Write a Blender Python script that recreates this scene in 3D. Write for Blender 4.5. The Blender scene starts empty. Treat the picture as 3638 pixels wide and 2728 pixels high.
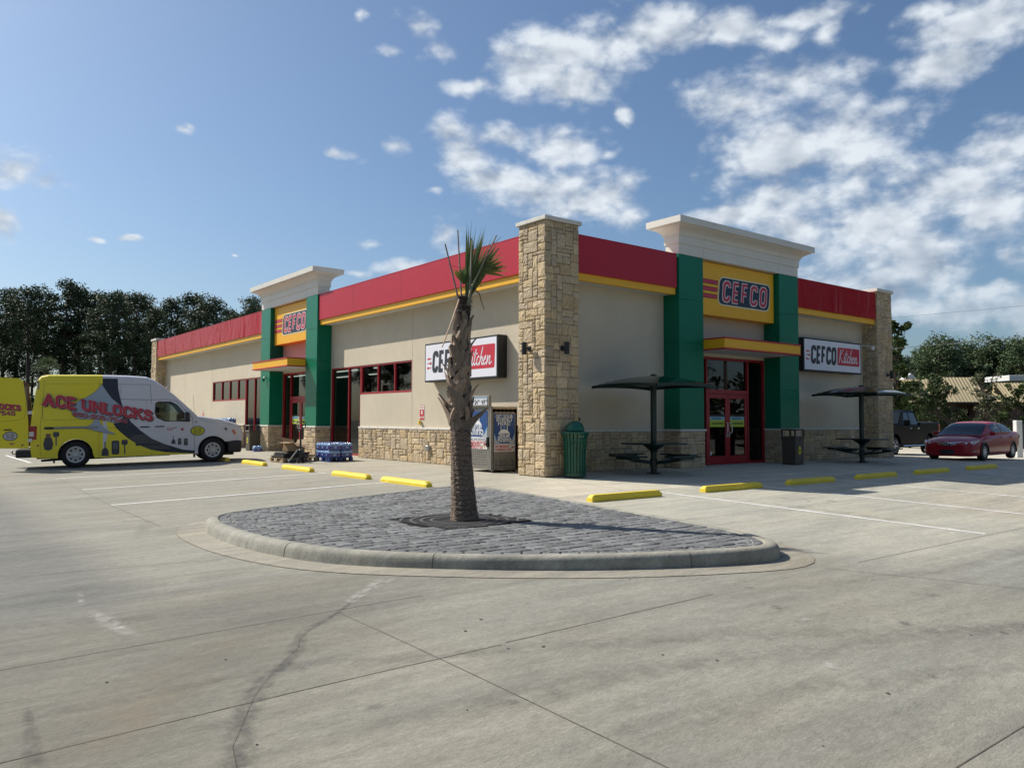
import bpy, bmesh, math, random
import numpy as np
from mathutils import Matrix, Vector
R = math.radians
SC = bpy.context.scene
COL = SC.collection
rnd = random.Random(7)

# ------------------------------------------------------------------ camera
cam_d = bpy.data.cameras.new('camera')
cam = bpy.data.objects.new('camera', cam_d)
COL.objects.link(cam)
cam_d.sensor_fit = 'HORIZONTAL'
cam_d.sensor_width = 36.0
cam_d.lens = 27.865
cam_d.clip_end = 3000
_r = ((0.7879916925974226, -0.030348814049444957, -0.6149374292423915),
      (-0.6156787133745516, -0.03402555996244721, -0.7872623344011186),
      (0.002968887823031372, 0.9989600646447456, -0.045496977372789654))
_m = Matrix(_r).to_4x4()
_m.translation = Vector((-11.59, -13.62, 1.28))
cam.matrix_world = _m
SC.camera = cam

# ------------------------------------------------------------------ light
SUN_EL = R(44)
SUN_DIR = Vector((-0.47, 0.883, 0)).normalized() * math.cos(SUN_EL) + Vector((0, 0, math.sin(SUN_EL)))
sun_d = bpy.data.lights.new('sun', 'SUN')
sun_d.energy = 5.0
sun_d.angle = R(0.53)
sun_d.color = (1.0, 0.93, 0.83)
sun = bpy.data.objects.new('sun', sun_d)
COL.objects.link(sun)
sun.rotation_euler = SUN_DIR.to_track_quat('Z', 'Y').to_euler()
sun.location = (0, 0, 40)

SC.view_settings.view_transform = 'Standard'
SC.view_settings.look = 'None'
SC.view_settings.exposure = 0.30
SC.view_settings.gamma = 1
SC.view_settings.use_curve_mapping = False

# (azimuth, elevation, half width, half height) of the clouds, radians
CLOUDS = [(0.817, 0.452, 0.076, 0.027), (0.735, 0.453, 0.102, 0.026), (0.895, 0.423, 0.054, 0.025), (0.823, 0.412, 0.053, 0.023), (0.644, 0.45, 0.065, 0.019), (0.574, 0.434, 0.032, 0.012), (0.972, 0.405, 0.036, 0.01), (1.037, 0.464, 0.026, 0.017), (1.019, 0.441, 0.029, 0.017), (1.066, 0.438, 0.017, 0.01), (0.995, 0.349, 0.029, 0.029), (1.059, 0.333, 0.023, 0.012), (0.971, 0.323, 0.035, 0.027), (0.912, 0.351, 0.035, 0.013), (0.853, 0.342, 0.047, 0.022), (0.8, 0.333, 0.021, 0.008), (0.93, 0.297, 0.053, 0.021), (0.865, 0.291, 0.059, 0.025), (0.8, 0.279, 0.046, 0.025), (0.759, 0.253, 0.028, 0.022), (0.829, 0.269, 0.058, 0.019), (0.994, 0.223, 0.032, 0.023), (1.046, 0.188, 0.035, 0.009), (1.012, 0.283, 0.015, 0.005), (0.766, 0.374, 0.018, 0.013), (0.623, 0.364, 0.054, 0.028), (0.558, 0.387, 0.071, 0.024), (0.477, 0.39, 0.029, 0.021), (0.41, 0.383, 0.045, 0.016), (0.57, 0.313, 0.072, 0.03), (0.503, 0.321, 0.063, 0.039), (0.545, 0.259, 0.071, 0.023), (0.47, 0.226, 0.057, 0.03), (0.399, 0.257, 0.052, 0.03), (0.354, 0.284, 0.037, 0.028), (0.423, 0.18, 0.049, 0.036), (0.54, 0.221, 0.045, 0.037), (0.582, 0.241, 0.032, 0.018), (0.373, 0.42, 0.056, 0.022), (0.428, 0.44, 0.028, 0.014), (0.547, 0.456, 0.046, 0.01), (0.516, 0.436, 0.02, 0.018), (0.396, 0.188, 0.031, 0.025), (0.371, 0.136, 0.026, 0.012), (0.641, 0.245, 0.043, 0.013), (0.344, 0.173, 0.021, 0.024), (1.471, 0.256, 0.021, 0.017), (1.445, 0.248, 0.02, 0.011), (1.484, 0.202, 0.017, 0.014), (1.301, 0.329, 0.014, 0.006), (1.125, 0.311, 0.026, 0.008), (1.295, 0.333, 0.01, 0.006), (1.366, 0.199, 0.012, 0.003), (1.098, 0.22, 0.023, 0.007), (1.096, 0.47, 0.009, 0.009), (1.251, 0.195, 0.006, 0.002), (1.399, 0.193, 0.007, 0.003), (1.109, 0.18, 0.017, 0.006), (0.33, 0.11, 0.04, 0.016), (0.41, 0.125, 0.045, 0.018), (0.47, 0.15, 0.05, 0.02), (0.36, 0.23, 0.04, 0.03), (0.55, 0.17, 0.05, 0.016)]

def world():
    w = bpy.data.worlds.new('World')
    SC.world = w
    w.use_nodes = True
    N = w.node_tree.nodes
    L = w.node_tree.links
    N.clear()
    def nd(t, **k):
        n = N.new(t)
        for a, b in k.items():
            setattr(n, a, b)
        return n
    def M(op, a, b=None, c=None, clamp=False):
        n = nd('ShaderNodeMath', operation=op, use_clamp=clamp)
        for i, v in enumerate((a, b, c)):
            if v is None: continue
            if isinstance(v, (int, float)): n.inputs[i].default_value = v
            else: L.new(v, n.inputs[i])
        return n.outputs[0]
    def V(op, a, b=None):
        n = nd('ShaderNodeVectorMath', operation=op)
        for i, v in enumerate((a, b)):
            if v is None: continue
            if isinstance(v, tuple): n.inputs[i].default_value = v
            else: L.new(v, n.inputs[i])
        return n.outputs['Value'] if op == 'LENGTH' else n.outputs[0]
    out = nd('ShaderNodeOutputWorld')
    bg = nd('ShaderNodeBackground')
    bg.inputs[1].default_value = 0.08
    sky = nd('ShaderNodeTexSky', sky_type='NISHITA', sun_disc=False)
    sky.sun_elevation = SUN_EL
    sky.sun_rotation = math.atan2(SUN_DIR.x, SUN_DIR.y)
    sky.air_density = 1.0
    sky.dust_density = 1.7
    sky.ozone_density = 2.0
    tc = nd('ShaderNodeTexCoord')
    D = tc.outputs['Generated']
    sx = nd('ShaderNodeSeparateXYZ'); L.new(D, sx.inputs[0])
    az = M('ARCTAN2', sx.outputs[1], sx.outputs[0])
    el = M('ARCSINE', sx.outputs[2])
    cb = nd('ShaderNodeCombineXYZ'); L.new(az, cb.inputs[0]); L.new(el, cb.inputs[1])
    def fbm(vec, s, det, rough=0.55):
        n = nd('ShaderNodeTexNoise'); n.inputs['Scale'].default_value = s; n.inputs['Detail'].default_value = det
        n.inputs['Roughness'].default_value = rough
        L.new(vec, n.inputs['Vector'])
        return n.outputs[0]
    st = V('MULTIPLY', D, (1, 1, 1.7))
    # domain warp: lumpy outlines
    n0 = nd('ShaderNodeTexNoise'); n0.inputs['Scale'].default_value = 7; n0.inputs['Detail'].default_value = 4
    L.new(D, n0.inputs['Vector'])
    warp = V('MULTIPLY', V('SUBTRACT', n0.outputs['Color'], (0.5, 0.5, 0.5)), (0.10, 0.05, 0))
    f2 = fbm(st, 7, 3)
    back = M('GREATER_THAN', M('ABSOLUTE', M('SUBTRACT', az, 0.9)), 0.75)
    other = M('MULTIPLY', M('SUBTRACT', f2, 0.56), 4.5)
    other = M('ADD', M('MULTIPLY', other, back), M('MULTIPLY', M('SUBTRACT', back, 1), 3))
    P = V('ADD', cb.outputs[0], warp)
    acc = None
    for (a, e, w_, h_) in CLOUDS:
        d = V('MULTIPLY', V('SUBTRACT', P, (a, e, 0)), (1 / (w_ * 1.45), 1 / (h_ * 1.5), 0))
        v = M('SUBTRACT', 1.0 if w_ > .034 or a > 1.35 else .70, V('LENGTH', d))
        acc = v if acc is None else M('SMOOTH_MAX', acc, v, 0.3)
    acc = M('MINIMUM', M('MAXIMUM', M('MAXIMUM', acc, -0.7), other), 0.9)
    def detail(shift, det):
        S3 = V('ADD', st, shift)
        n1 = fbm(S3, 11, det, 0.6)
        vo = nd('ShaderNodeTexVoronoi', feature='F1'); vo.inputs['Scale'].default_value = 26; vo.inputs['Detail'].default_value = 1
        vo.inputs['Roughness'].default_value = .6; vo.normalize = True
        L.new(V('ADD', S3, V('MULTIPLY', n0.outputs['Color'], (.12, .12, .12))), vo.inputs['Vector'])
        puff = M('MULTIPLY', M('SUBTRACT', 0.28, vo.outputs['Distance']), 1.0)
        return M('ADD', M('MULTIPLY', M('SUBTRACT', n1, 0.53), 2.3), puff)
    det0 = detail((0, 0, 0), 10)
    dens = M('ADD', acc, det0)
    det1 = detail((-0.008, 0.008, 0.028), 3)
    mr = nd('ShaderNodeMapRange', interpolation_type='SMOOTHSTEP')
    L.new(dens, mr.inputs[0]); mr.inputs[1].default_value = -0.12; mr.inputs[2].default_value = 0.78
    alpha = mr.outputs[0]
    lit = M('MULTIPLY', M('SUBTRACT', det0, det1), 1.05)
    thick = nd('ShaderNodeMapRange', interpolation_type='SMOOTHSTEP')
    L.new(dens, thick.inputs[0]); thick.inputs[1].default_value = 0.5; thick.inputs[2].default_value = 2.0
    rightness = nd('ShaderNodeMapRange')
    L.new(az, rightness.inputs[0]); rightness.inputs[1].default_value = 0.95; rightness.inputs[2].default_value = 0.45
    rightness.inputs[3].default_value = 0.35; rightness.inputs[4].default_value = 0.85
    sh = M('ADD', M('ADD', M('MULTIPLY', thick.outputs[0], rightness.outputs[0]), 0.24), M('MULTIPLY', lit, -1), clamp=True)
    mixc = nd('ShaderNodeMix', data_type='RGBA')
    L.new(sh, mixc.inputs[0])
    mixc.inputs[6].default_value = (8.2, 8.8, 9.4, 1)
    mixc.inputs[7].default_value = (2.5, 3.2, 4.3, 1)
    hz = nd('ShaderNodeMapRange')
    L.new(el, hz.inputs[0]); hz.inputs[1].default_value = 0.05; hz.inputs[2].default_value = 0.22
    hz.inputs[3].default_value = 0.5; hz.inputs[4].default_value = 0.95
    al = M('MULTIPLY', alpha, hz.outputs[0])
    tint = nd('ShaderNodeMix', data_type='RGBA', blend_type='MULTIPLY')
    tint.inputs[0].default_value = 1
    L.new(sky.outputs[0], tint.inputs[6]); tint.inputs[7].default_value = (0.88, 1.02, 1.13, 1)
    mx = nd('ShaderNodeMix', data_type='RGBA')
    L.new(al, mx.inputs[0]); L.new(tint.outputs[2], mx.inputs[6]); L.new(mixc.outputs[2], mx.inputs[7])
    L.new(mx.outputs[2], bg.inputs[0]); L.new(bg.outputs[0], out.inputs[0])
world()

# ------------------------------------------------------------------ materials
MATS = {}
def nmat(name):
    m = bpy.data.materials.new(name)
    m.use_nodes = True
    N = m.node_tree.nodes; L = m.node_tree.links
    b = N['Principled BSDF']
    return m, N, L, b
def mat(name, col, rough=0.6, metal=0.0, var=0.08, scale=6.0, bump=0.0, bscale=60.0, spec=0.5, attr=None, coat=0.0, emit=0.0, stretch=None, var2=0.0):
    if name in MATS: return MATS[name]
    m, N, L, b = nmat(name)
    b.inputs['Roughness'].default_value = rough
    b.inputs['Metallic'].default_value = metal
    b.inputs['Specular IOR Level'].default_value = spec
    b.inputs['Coat Weight'].default_value = coat
    b.inputs['Coat Roughness'].default_value = 0.04
    tc = N.new('ShaderNodeTexCoord')
    src = tc.outputs['Object']
    if stretch:
        mp = N.new('ShaderNodeMapping'); mp.inputs['Scale'].default_value = stretch
        L.new(src, mp.inputs[0]); src = mp.outputs[0]
    nz = N.new('ShaderNodeTexNoise'); nz.inputs['Scale'].default_value = scale; nz.inputs['Detail'].default_value = 6
    L.new(src, nz.inputs['Vector'])
    mr = N.new('ShaderNodeMapRange'); L.new(nz.outputs[0], mr.inputs[0])
    mr.inputs[1].default_value = 0.3; mr.inputs[2].default_value = 0.7
    mr.inputs[3].default_value = 1 - var; mr.inputs[4].default_value = 1 + var
    mx = N.new('ShaderNodeMix'); mx.data_type = 'RGBA'; mx.blend_type = 'MULTIPLY'; mx.inputs[0].default_value = 1
    if attr:
        at = N.new('ShaderNodeAttribute'); at.attribute_name = attr
        L.new(at.outputs['Color'], mx.inputs[6])
    else:
        mx.inputs[6].default_value = (*col, 1)
    cbn = N.new('ShaderNodeCombineColor')
    for i in range(3): L.new(mr.outputs[0], cbn.inputs[i])
    L.new(cbn.outputs[0], mx.inputs[7])
    colout = mx.outputs[2]
    if var2:
        n2 = N.new('ShaderNodeTexNoise'); n2.inputs['Scale'].default_value = scale * 0.15; n2.inputs['Detail'].default_value = 3
        L.new(src, n2.inputs['Vector'])
        m2 = N.new('ShaderNodeMapRange'); L.new(n2.outputs[0], m2.inputs[0]); m2.inputs[1].default_value = .35; m2.inputs[2].default_value = .65
        m2.inputs[3].default_value = 1 - var2; m2.inputs[4].default_value = 1 + var2
        x2 = N.new('ShaderNodeMix'); x2.data_type = 'RGBA'; x2.blend_type = 'MULTIPLY'; x2.inputs[0].default_value = 1
        c2 = N.new('ShaderNodeCombineColor')
        for i in range(3): L.new(m2.outputs[0], c2.inputs[i])
        L.new(colout, x2.inputs[6]); L.new(c2.outputs[0], x2.inputs[7]); colout = x2.outputs[2]
    L.new(colout, b.inputs['Base Color'])
    if bump:
        bn = N.new('ShaderNodeTexNoise'); bn.inputs['Scale'].default_value = bscale; bn.inputs['Detail'].default_value = 8
        bn.inputs['Roughness'].default_value = 0.65
        L.new(src, bn.inputs['Vector'])
        bp = N.new('ShaderNodeBump'); bp.inputs['Strength'].default_value = min(1, bump); bp.inputs['Distance'].default_value = 0.02 * max(1, bump)
        L.new(bn.outputs[0], bp.inputs['Height']); L.new(bp.outputs[0], b.inputs['Normal'])
    if emit:
        L.new(colout, b.inputs['Emission Color']); b.inputs['Emission Strength'].default_value = emit
    MATS[name] = m
    return m

def concrete(name, tint=(1, 1, 1), base=0.30, warm=0.5, grime=1.0, zones=False):
    m, N, L, b = nmat(name)
    tc = N.new('ShaderNodeTexCoord'); O = tc.outputs['Object']
    def noise(scale, det=5, st=(1, 1, 1), rough=0.55, rot=0.0):
        mp = N.new('ShaderNodeMapping'); mp.inputs['Scale'].default_value = st; mp.inputs['Rotation'].default_value = (0, 0, rot)
        L.new(O, mp.inputs[0])
        n = N.new('ShaderNodeTexNoise'); n.inputs['Scale'].default_value = scale; n.inputs['Detail'].default_value = det
        n.inputs['Roughness'].default_value = rough
        L.new(mp.outputs[0], n.inputs[0]); return n.outputs[0]
    def rng(s, a, c, lo, hi, smooth=False):
        r = N.new('ShaderNodeMapRange'); L.new(s, r.inputs[0])
        if smooth: r.interpolation_type = 'SMOOTHSTEP'
        for i, v in enumerate((a, c, lo, hi)): r.inputs[i + 1].default_value = v
        return r.outputs[0]
    def mix(f, a, c, bt='MIX'):
        x = N.new('ShaderNodeMix'); x.data_type = 'RGBA'; x.blend_type = bt
        if isinstance(f, float): x.inputs[0].default_value = f
        else: L.new(f, x.inputs[0])
        for i, v in ((6, a), (7, c)):
            if isinstance(v, tuple): x.inputs[i].default_value = (*v, 1)
            else: L.new(v, x.inputs[i])
        return x.outputs[2]
    t = tint
    A = (base * 1.0 * t[0], base * 0.985 * t[1], base * 0.89 * t[2])
    B = (base * 1.03 * t[0], base * 0.985 * t[1], base * 0.85 * t[2])
    C = (base * 0.82 * t[0], base * 0.825 * t[1], base * 0.765 * t[2])
    c = mix(rng(noise(0.28, 4), .42, .62, 0, .7, True), A, B)
    c = mix(rng(noise(0.5, 6, (1, 2.2, 1), .6), .45, .68, 0, .85, True), c, C)
    pinkish = (base * .98 * t[0], base * .90 * t[1], base * .78 * t[2])
    c = mix(rng(noise(0.16, 3, (1, 1, 1), .5, .8), .56, .66, 0, .55, True), c, pinkish)
    # broom / finishing streaks along x, tyre drag along both
    def mul(s, lo, hi, a, cc):
        nonlocal c
        v = rng(s, a, cc, lo, hi)
        q = N.new('ShaderNodeCombineColor')
        for i in range(3): L.new(v, q.inputs[i])
        c = mix(1.0, c, q.outputs[0], 'MULTIPLY')
    mul(noise(3.0, 5, (0.2, 2.2, 1), .6), 1 - .13 * grime, 1 + .10 * grime, .3, .7)
    mul(noise(1.3, 6, (0.35, 1.6, 1), .65, .25), 1 - .12 * grime, 1 + .09 * grime, .3, .7)
    mul(noise(7.0, 6, (0.7, 1.6, 1), .7, -.2), .87, 1.10, .3, .7)
    mul(noise(22.0, 6, (.8, 1.6, 1), .75), .86, 1.13, .35, .65)
    mul(noise(90.0, 3, (1, 1, 1), .7), .86, 1.12, .3, .7)
    if zones:
        # separate pours: pale pavement by the walls, parking bays, older driving lane
        sx = N.new('ShaderNodeSeparateXYZ'); L.new(O, sx.inputs[0])
        def mm(op, a, b_):
            q = N.new('ShaderNodeMath'); q.operation = op
            for i, v in enumerate((a, b_)):
                if isinstance(v, (int, float)): q.inputs[i].default_value = v
                else: L.new(v, q.inputs[i])
            return q.outputs[0]
        nx, ny = mm('MULTIPLY', sx.outputs[0], -1), mm('MULTIPLY', sx.outputs[1], -1)
        d = mm('MULTIPLY', mm('MAXIMUM', nx, ny), .05)
        cr = N.new('ShaderNodeValToRGB'); L.new(d, cr.inputs[0]); e_ = cr.color_ramp.elements
        e_[0].position = 0; e_[0].color = (.92, .88, .79, 1); e_[1].position = .1495; e_[1].color = (.92, .885, .80, 1)
        for p_, c_ in ((.1505, (.76, .75, .69)), (.475, (.66, .65, .60)), (.505, (.43, .435, .425)), (1.0, (.42, .425, .415))):
            q = e_.new(p_); q.color = (*c_, 1)
        lane = mm('MULTIPLY', rng(ny, 5.8, 7.2, 0, 1, True), rng(nx, 2.2, 4.5, 0, 1, True))
        lf = rng(mm('SUBTRACT', nx, ny), -.5, 1.5, 1.0, .70)
        c = mix(1.0, c, mix(lane, cr.outputs[0], (.46, .455, .425)), 'MULTIPLY'); q = N.new('ShaderNodeCombineColor')
        for i in range(3): L.new(lf, q.inputs[i])
        c = mix(1.0, c, q.outputs[0], 'MULTIPLY')
    sp = rng(noise(24.0, 2, (1, 1, 1), .5), .70, .76, 0, .35 * grime, True)
    c = mix(sp, c, (base * .45, base * .43, base * .4))
    L.new(c, b.inputs['Base Color'])
    b.inputs['Roughness'].default_value = 0.88
    b.inputs['Specular IOR Level'].default_value = 0.3
    bp = N.new('ShaderNodeBump'); bp.inputs['Strength'].default_value = 0.8; bp.inputs['Distance'].default_value = 0.008
    ad = N.new('ShaderNodeMath'); ad.operation = 'ADD'
    L.new(noise(45.0, 6, (.6, 1.6, 1), .7), ad.inputs[0]); L.new(noise(6.0, 4), ad.inputs[1])
    L.new(ad.outputs[0], bp.inputs['Height']); L.new(bp.outputs[0], b.inputs['Normal'])
    MATS[name] = m
    return m

def stain(name, col, amax=0.6, scale=6.0):
    """a stain or tyre mark on the concrete: soft at the sides (v of the UV), broken up by noise"""
    m, N, L, b = nmat(name)
    b.inputs['Base Color'].default_value = (*col, 1); b.inputs['Roughness'].default_value = 0.9
    uv = N.new('ShaderNodeAttribute'); uv.attribute_name = 'Col'
    sp = N.new('ShaderNodeSeparateColor'); L.new(uv.outputs['Color'], sp.inputs[0])
    tc = N.new('ShaderNodeTexCoord')
    nz = N.new('ShaderNodeTexNoise'); nz.inputs['Scale'].default_value = scale; nz.inputs['Detail'].default_value = 7; nz.inputs['Roughness'].default_value = .7
    L.new(tc.outputs['Object'], nz.inputs[0])
    r = N.new('ShaderNodeMapRange'); r.inputs[1].default_value = .38; r.inputs[2].default_value = .68; L.new(nz.outputs[0], r.inputs[0])
    mu = N.new('ShaderNodeMath'); mu.operation = 'MULTIPLY'; L.new(sp.outputs[0], mu.inputs[0]); L.new(r.outputs[0], mu.inputs[1])
    m2 = N.new('ShaderNodeMath'); m2.operation = 'MULTIPLY'; L.new(mu.outputs[0], m2.inputs[0]); m2.inputs[1].default_value = amax
    L.new(m2.outputs[0], b.inputs['Alpha'])
    MATS[name] = m
    return m

def glass(name, tint=(0.02, 0.03, 0.03), refl=1.0, trans=0.24, rough=0.015):
    m, N, L, b = nmat(name)
    out = [n for n in N if n.type == 'OUTPUT_MATERIAL'][0]
    N.remove(b)
    tr = N.new('ShaderNodeBsdfTransparent'); tr.inputs[0].default_value = (trans * .85, trans, trans * .95, 1)
    gl = N.new('ShaderNodeBsdfGlossy'); gl.inputs['Roughness'].default_value = rough; gl.inputs[0].default_value = (refl, refl, refl, 1)
    tc = N.new('ShaderNodeTexCoord')
    nz = N.new('ShaderNodeTexNoise'); nz.inputs['Scale'].default_value = 1.1
    L.new(tc.outputs['Object'], nz.inputs[0])
    bp = N.new('ShaderNodeBump'); bp.inputs['Strength'].default_value = .06; bp.inputs['Distance'].default_value = .05
    L.new(nz.outputs[0], bp.inputs['Height']); L.new(bp.outputs[0], gl.inputs['Normal']) if 0 else None
    lw = N.new('ShaderNodeLayerWeight'); lw.inputs[0].default_value = .5
    pw = N.new('ShaderNodeMath'); pw.operation = 'POWER'; L.new(lw.outputs['Facing'], pw.inputs[0]); pw.inputs[1].default_value = 4.5
    ma = N.new('ShaderNodeMath'); ma.operation = 'MULTIPLY_ADD'; L.new(pw.outputs[0], ma.inputs[0]); ma.inputs[1].default_value = .85; ma.inputs[2].default_value = .05
    mx = N.new('ShaderNodeMixShader')
    L.new(ma.outputs[0], mx.inputs[0]); L.new(tr.outputs[0], mx.inputs[1]); L.new(gl.outputs[0], mx.inputs[2])
    L.new(mx.outputs[0], out.inputs[0])
    MATS[name] = m
    return m

def leafmat(name, col, var=0.35, trans=0.25):
    m, N, L, b = nmat(name)
    at = N.new('ShaderNodeAttribute'); at.attribute_name = 'Col'
    mx = N.new('ShaderNodeMix'); mx.data_type = 'RGBA'; mx.blend_type = 'MULTIPLY'; mx.inputs[0].default_value = 1
    mx.inputs[6].default_value = (*col, 1); L.new(at.outputs['Color'], mx.inputs[7])
    L.new(mx.outputs[2], b.inputs['Base Color'])
    b.inputs['Roughness'].default_value = .55; b.inputs['Specular IOR Level'].default_value = .3
    out = [n for n in N if n.type == 'OUTPUT_MATERIAL'][0]
    tl = N.new('ShaderNodeBsdfTranslucent'); L.new(mx.outputs[2], tl.inputs[0])
    ms = N.new('ShaderNodeMixShader'); ms.inputs[0].default_value = trans
    L.new(b.outputs[0], ms.inputs[1]); L.new(tl.outputs[0], ms.inputs[2]); L.new(ms.outputs[0], out.inputs[0])
    MATS[name] = m
    return m

# ------------------------------------------------------------------ mesh builder
class MB:
    def __init__(s):
        s.v = []; s.f = []; s.c = []; s.mi = []; s.M = None; s.col = (1, 1, 1); s.m = 0; s.sm = []; s.smooth = False
    def add(s, vs, fs, col=None):
        o = len(s.v)
        if s.M is not None: vs = [tuple(s.M @ Vector(v)) for v in vs]
        s.v += [tuple(v) for v in vs]
        c = col or s.col
        for f in fs:
            s.f.append([i + o for i in f])
            s.c.append([c] * len(f) if not isinstance(c, list) else [c[i] for i in f])
            s.mi.append(s.m); s.sm.append(s.smooth)
        return s
    def box(s, x0, x1, y0, y1, z0, z1, col=None):
        v = [(x, y, z) for z in (z0, z1) for y in (y0, y1) for x in (x0, x1)]
        return s.add(v, [(0, 2, 3, 1), (4, 5, 7, 6), (0, 1, 5, 4), (2, 6, 7, 3), (0, 4, 6, 2), (1, 3, 7, 5)], col)
    def bbox(s, x0, x1, y0, y1, z0, z1, b=0.01, col=None):
        """box with chamfered edges"""
        b = min(b, abs(x1 - x0) * .45, abs(y1 - y0) * .45, abs(z1 - z0) * .45)
        v = []; idx = {}
        for ix, (X, sx) in enumerate(((x0, 1), (x1, -1))):
            for iy, (Y, sy) in enumerate(((y0, 1), (y1, -1))):
                for iz, (Z, sz) in enumerate(((z0, 1), (z1, -1))):
                    idx[ix, iy, iz, 0] = len(v); v.append((X, Y + sy * b, Z + sz * b))
                    idx[ix, iy, iz, 1] = len(v); v.append((X + sx * b, Y, Z + sz * b))
                    idx[ix, iy, iz, 2] = len(v); v.append((X + sx * b, Y + sy * b, Z))
        g = lambda a, bb, c, k: idx[a, bb, c, k]
        f = []
        for i in (0, 1):
            f.append([g(i, 0, 0, 0), g(i, 1, 0, 0), g(i, 1, 1, 0), g(i, 0, 1, 0)])
            f.append([g(0, i, 0, 1), g(1, i, 0, 1), g(1, i, 1, 1), g(0, i, 1, 1)])
            f.append([g(0, 0, i, 2), g(1, 0, i, 2), g(1, 1, i, 2), g(0, 1, i, 2)])
            for j in (0, 1):
                f.append([g(i, j, 0, 0), g(i, j, 1, 0), g(i, j, 1, 1), g(i, j, 0, 1)])
                f.append([g(i, 0, j, 0), g(i, 1, j, 0), g(i, 1, j, 2), g(i, 0, j, 2)])
                f.append([g(0, i, j, 1), g(1, i, j, 1), g(1, i, j, 2), g(0, i, j, 2)])
                for k in (0, 1): f.append([g(i, j, k, 0), g(i, j, k, 1), g(i, j, k, 2)])
        return s.add(v, f, col)
    def prism(s, poly, a, b, axis='z', col=None):
        """extrude a 2-D polygon from a to b along an axis"""
        mp = {'z': lambda p, t: (p[0], p[1], t), 'y': lambda p, t: (p[0], t, p[1]), 'x': lambda p, t: (t, p[0], p[1])}[axis]
        n = len(poly)
        v = [mp(p, a) for p in poly] + [mp(p, b) for p in poly]
        f = [list(range(n))[::-1], list(range(n, 2 * n))] + [[i, (i + 1) % n, n + (i + 1) % n, n + i] for i in range(n)]
        return s.add(v, f, col)
    def tube(s, pts, r, n=8, col=None, cap=True):
        P = [Vector(p) for p in pts]
        rr = r if isinstance(r, (list, tuple)) else [r] * len(P)
        vs = []; fs = []
        up = Vector((0, 0, 1))
        t0 = (P[1] - P[0]).normalized()
        if abs(t0.dot(up)) > .95: up = Vector((1, 0, 0))
        a = t0.cross(up).normalized()
        for i, p in enumerate(P):
            t = (P[min(i + 1, len(P) - 1)] - P[max(i - 1, 0)]).normalized()
            a = (a - t * a.dot(t)).normalized(); b = t.cross(a)
            for k in range(n):
                an = 2 * math.pi * k / n
                vs.append(tuple(p + (a * math.cos(an) + b * math.sin(an)) * rr[i]))
        for i in range(len(P) - 1):
            for k in range(n):
                fs.append([i * n + k, i * n + (k + 1) % n, (i + 1) * n + (k + 1) % n, (i + 1) * n + k])
        if cap: fs += [list(range(n))[::-1], list(range((len(P) - 1) * n, len(P) * n))]
        return s.add(vs, fs, col)
    def lathe(s, prof, n=20, c=(0, 0, 0), col=None, a0=0, a1=2 * math.pi, axis='z', cap=True):
        """revolve (radius, height) points"""
        full = abs(a1 - a0 - 2 * math.pi) < 1e-6
        m = n if full else n + 1
        vs = []
        for r, z in prof:
            for k in range(m):
                an = a0 + (a1 - a0) * k / n
                q = (r * math.cos(an), r * math.sin(an), z)
                if axis == 'y': q = (q[0], q[2], q[1])
                if axis == 'x': q = (q[2], q[0], q[1])
                vs.append((c[0] + q[0], c[1] + q[1], c[2] + q[2]))
        fs = []
        for i in range(len(prof) - 1):
            for k in range(n):
                k2 = (k + 1) % m
                fs.append([i * m + k, i * m + k2, (i + 1) * m + k2, (i + 1) * m + k])
        if cap and full and prof[0][0] > 1e-5: fs.append(list(range(m))[::-1])
        if cap and full and prof[-1][0] > 1e-5: fs.append(list(range((len(prof) - 1) * m, len(prof) * m)))
        return s.add(vs, fs, col)
    def build(s, name, material, parent=None, smooth=False, recalc=True, loc=None):
        me = bpy.data.meshes.new(name)
        me.from_pydata(s.v, [], s.f)
        ms = material if isinstance(material, (list, tuple)) else [material]
        for m in ms: me.materials.append(m)
        if len(ms) > 1: me.polygons.foreach_set('material_index', s.mi)
        cl = me.color_attributes.new('Col', 'FLOAT_COLOR', 'CORNER')
        flat = []
        for c in s.c:
            for q in c: flat += [q[0], q[1], q[2], 1.0]
        cl.data.foreach_set('color', flat)
        if smooth or any(s.sm):
            me.polygons.foreach_set('use_smooth', [True] * len(s.f) if smooth else s.sm)
        if recalc and len(s.f) < 60000:
            bm = bmesh.new(); bm.from_mesh(me)
            bmesh.ops.recalc_face_normals(bm, faces=bm.faces)
            bm.to_mesh(me); bm.free()
        me.update()
        o = bpy.data.objects.new(name, me)
        COL.objects.link(o)
        if parent is not None: o.parent = parent
        if loc is not None: o.location = loc
        if smooth == 'auto':
            pass
        return o

def T(x=0, y=0, z=0, rz=0, ry=0, rx=0):
    return Matrix.Translation((x, y, z)) @ Matrix.Rotation(rz, 4, 'Z') @ Matrix.Rotation(ry, 4, 'Y') @ Matrix.Rotation(rx, 4, 'X')
def basis(O, U, V):
    """matrix whose local x = U, y = V, z = U x V, origin O"""
    U = Vector(U).normalized(); V = Vector(V).normalized(); W = U.cross(V)
    m = Matrix((U, V, W)).transposed().to_4x4(); m.translation = Vector(O)
    return m
def tag(o, label=None, cat=None, group=None, kind=None):
    if label: o['label'] = label
    if cat: o['category'] = cat
    if group: o['group'] = group
    if kind: o['kind'] = kind
    return o
def E(name, loc=(0, 0, 0), label=None, cat=None, group=None, rz=0, ry=0):
    o = bpy.data.objects.new(name, None); COL.objects.link(o)
    o.empty_display_size = .2
    o.location = loc; o.rotation_euler = (0, ry, rz)
    return tag(o, label, cat, group)
def copy_tree(o, parent=None):
    c = o.copy(); COL.objects.link(c)
    if parent is not None: c.parent = parent
    for ch in list(CH.get(o.name, [])):
        copy_tree(ch, c)
    return c
CH = {}
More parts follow.
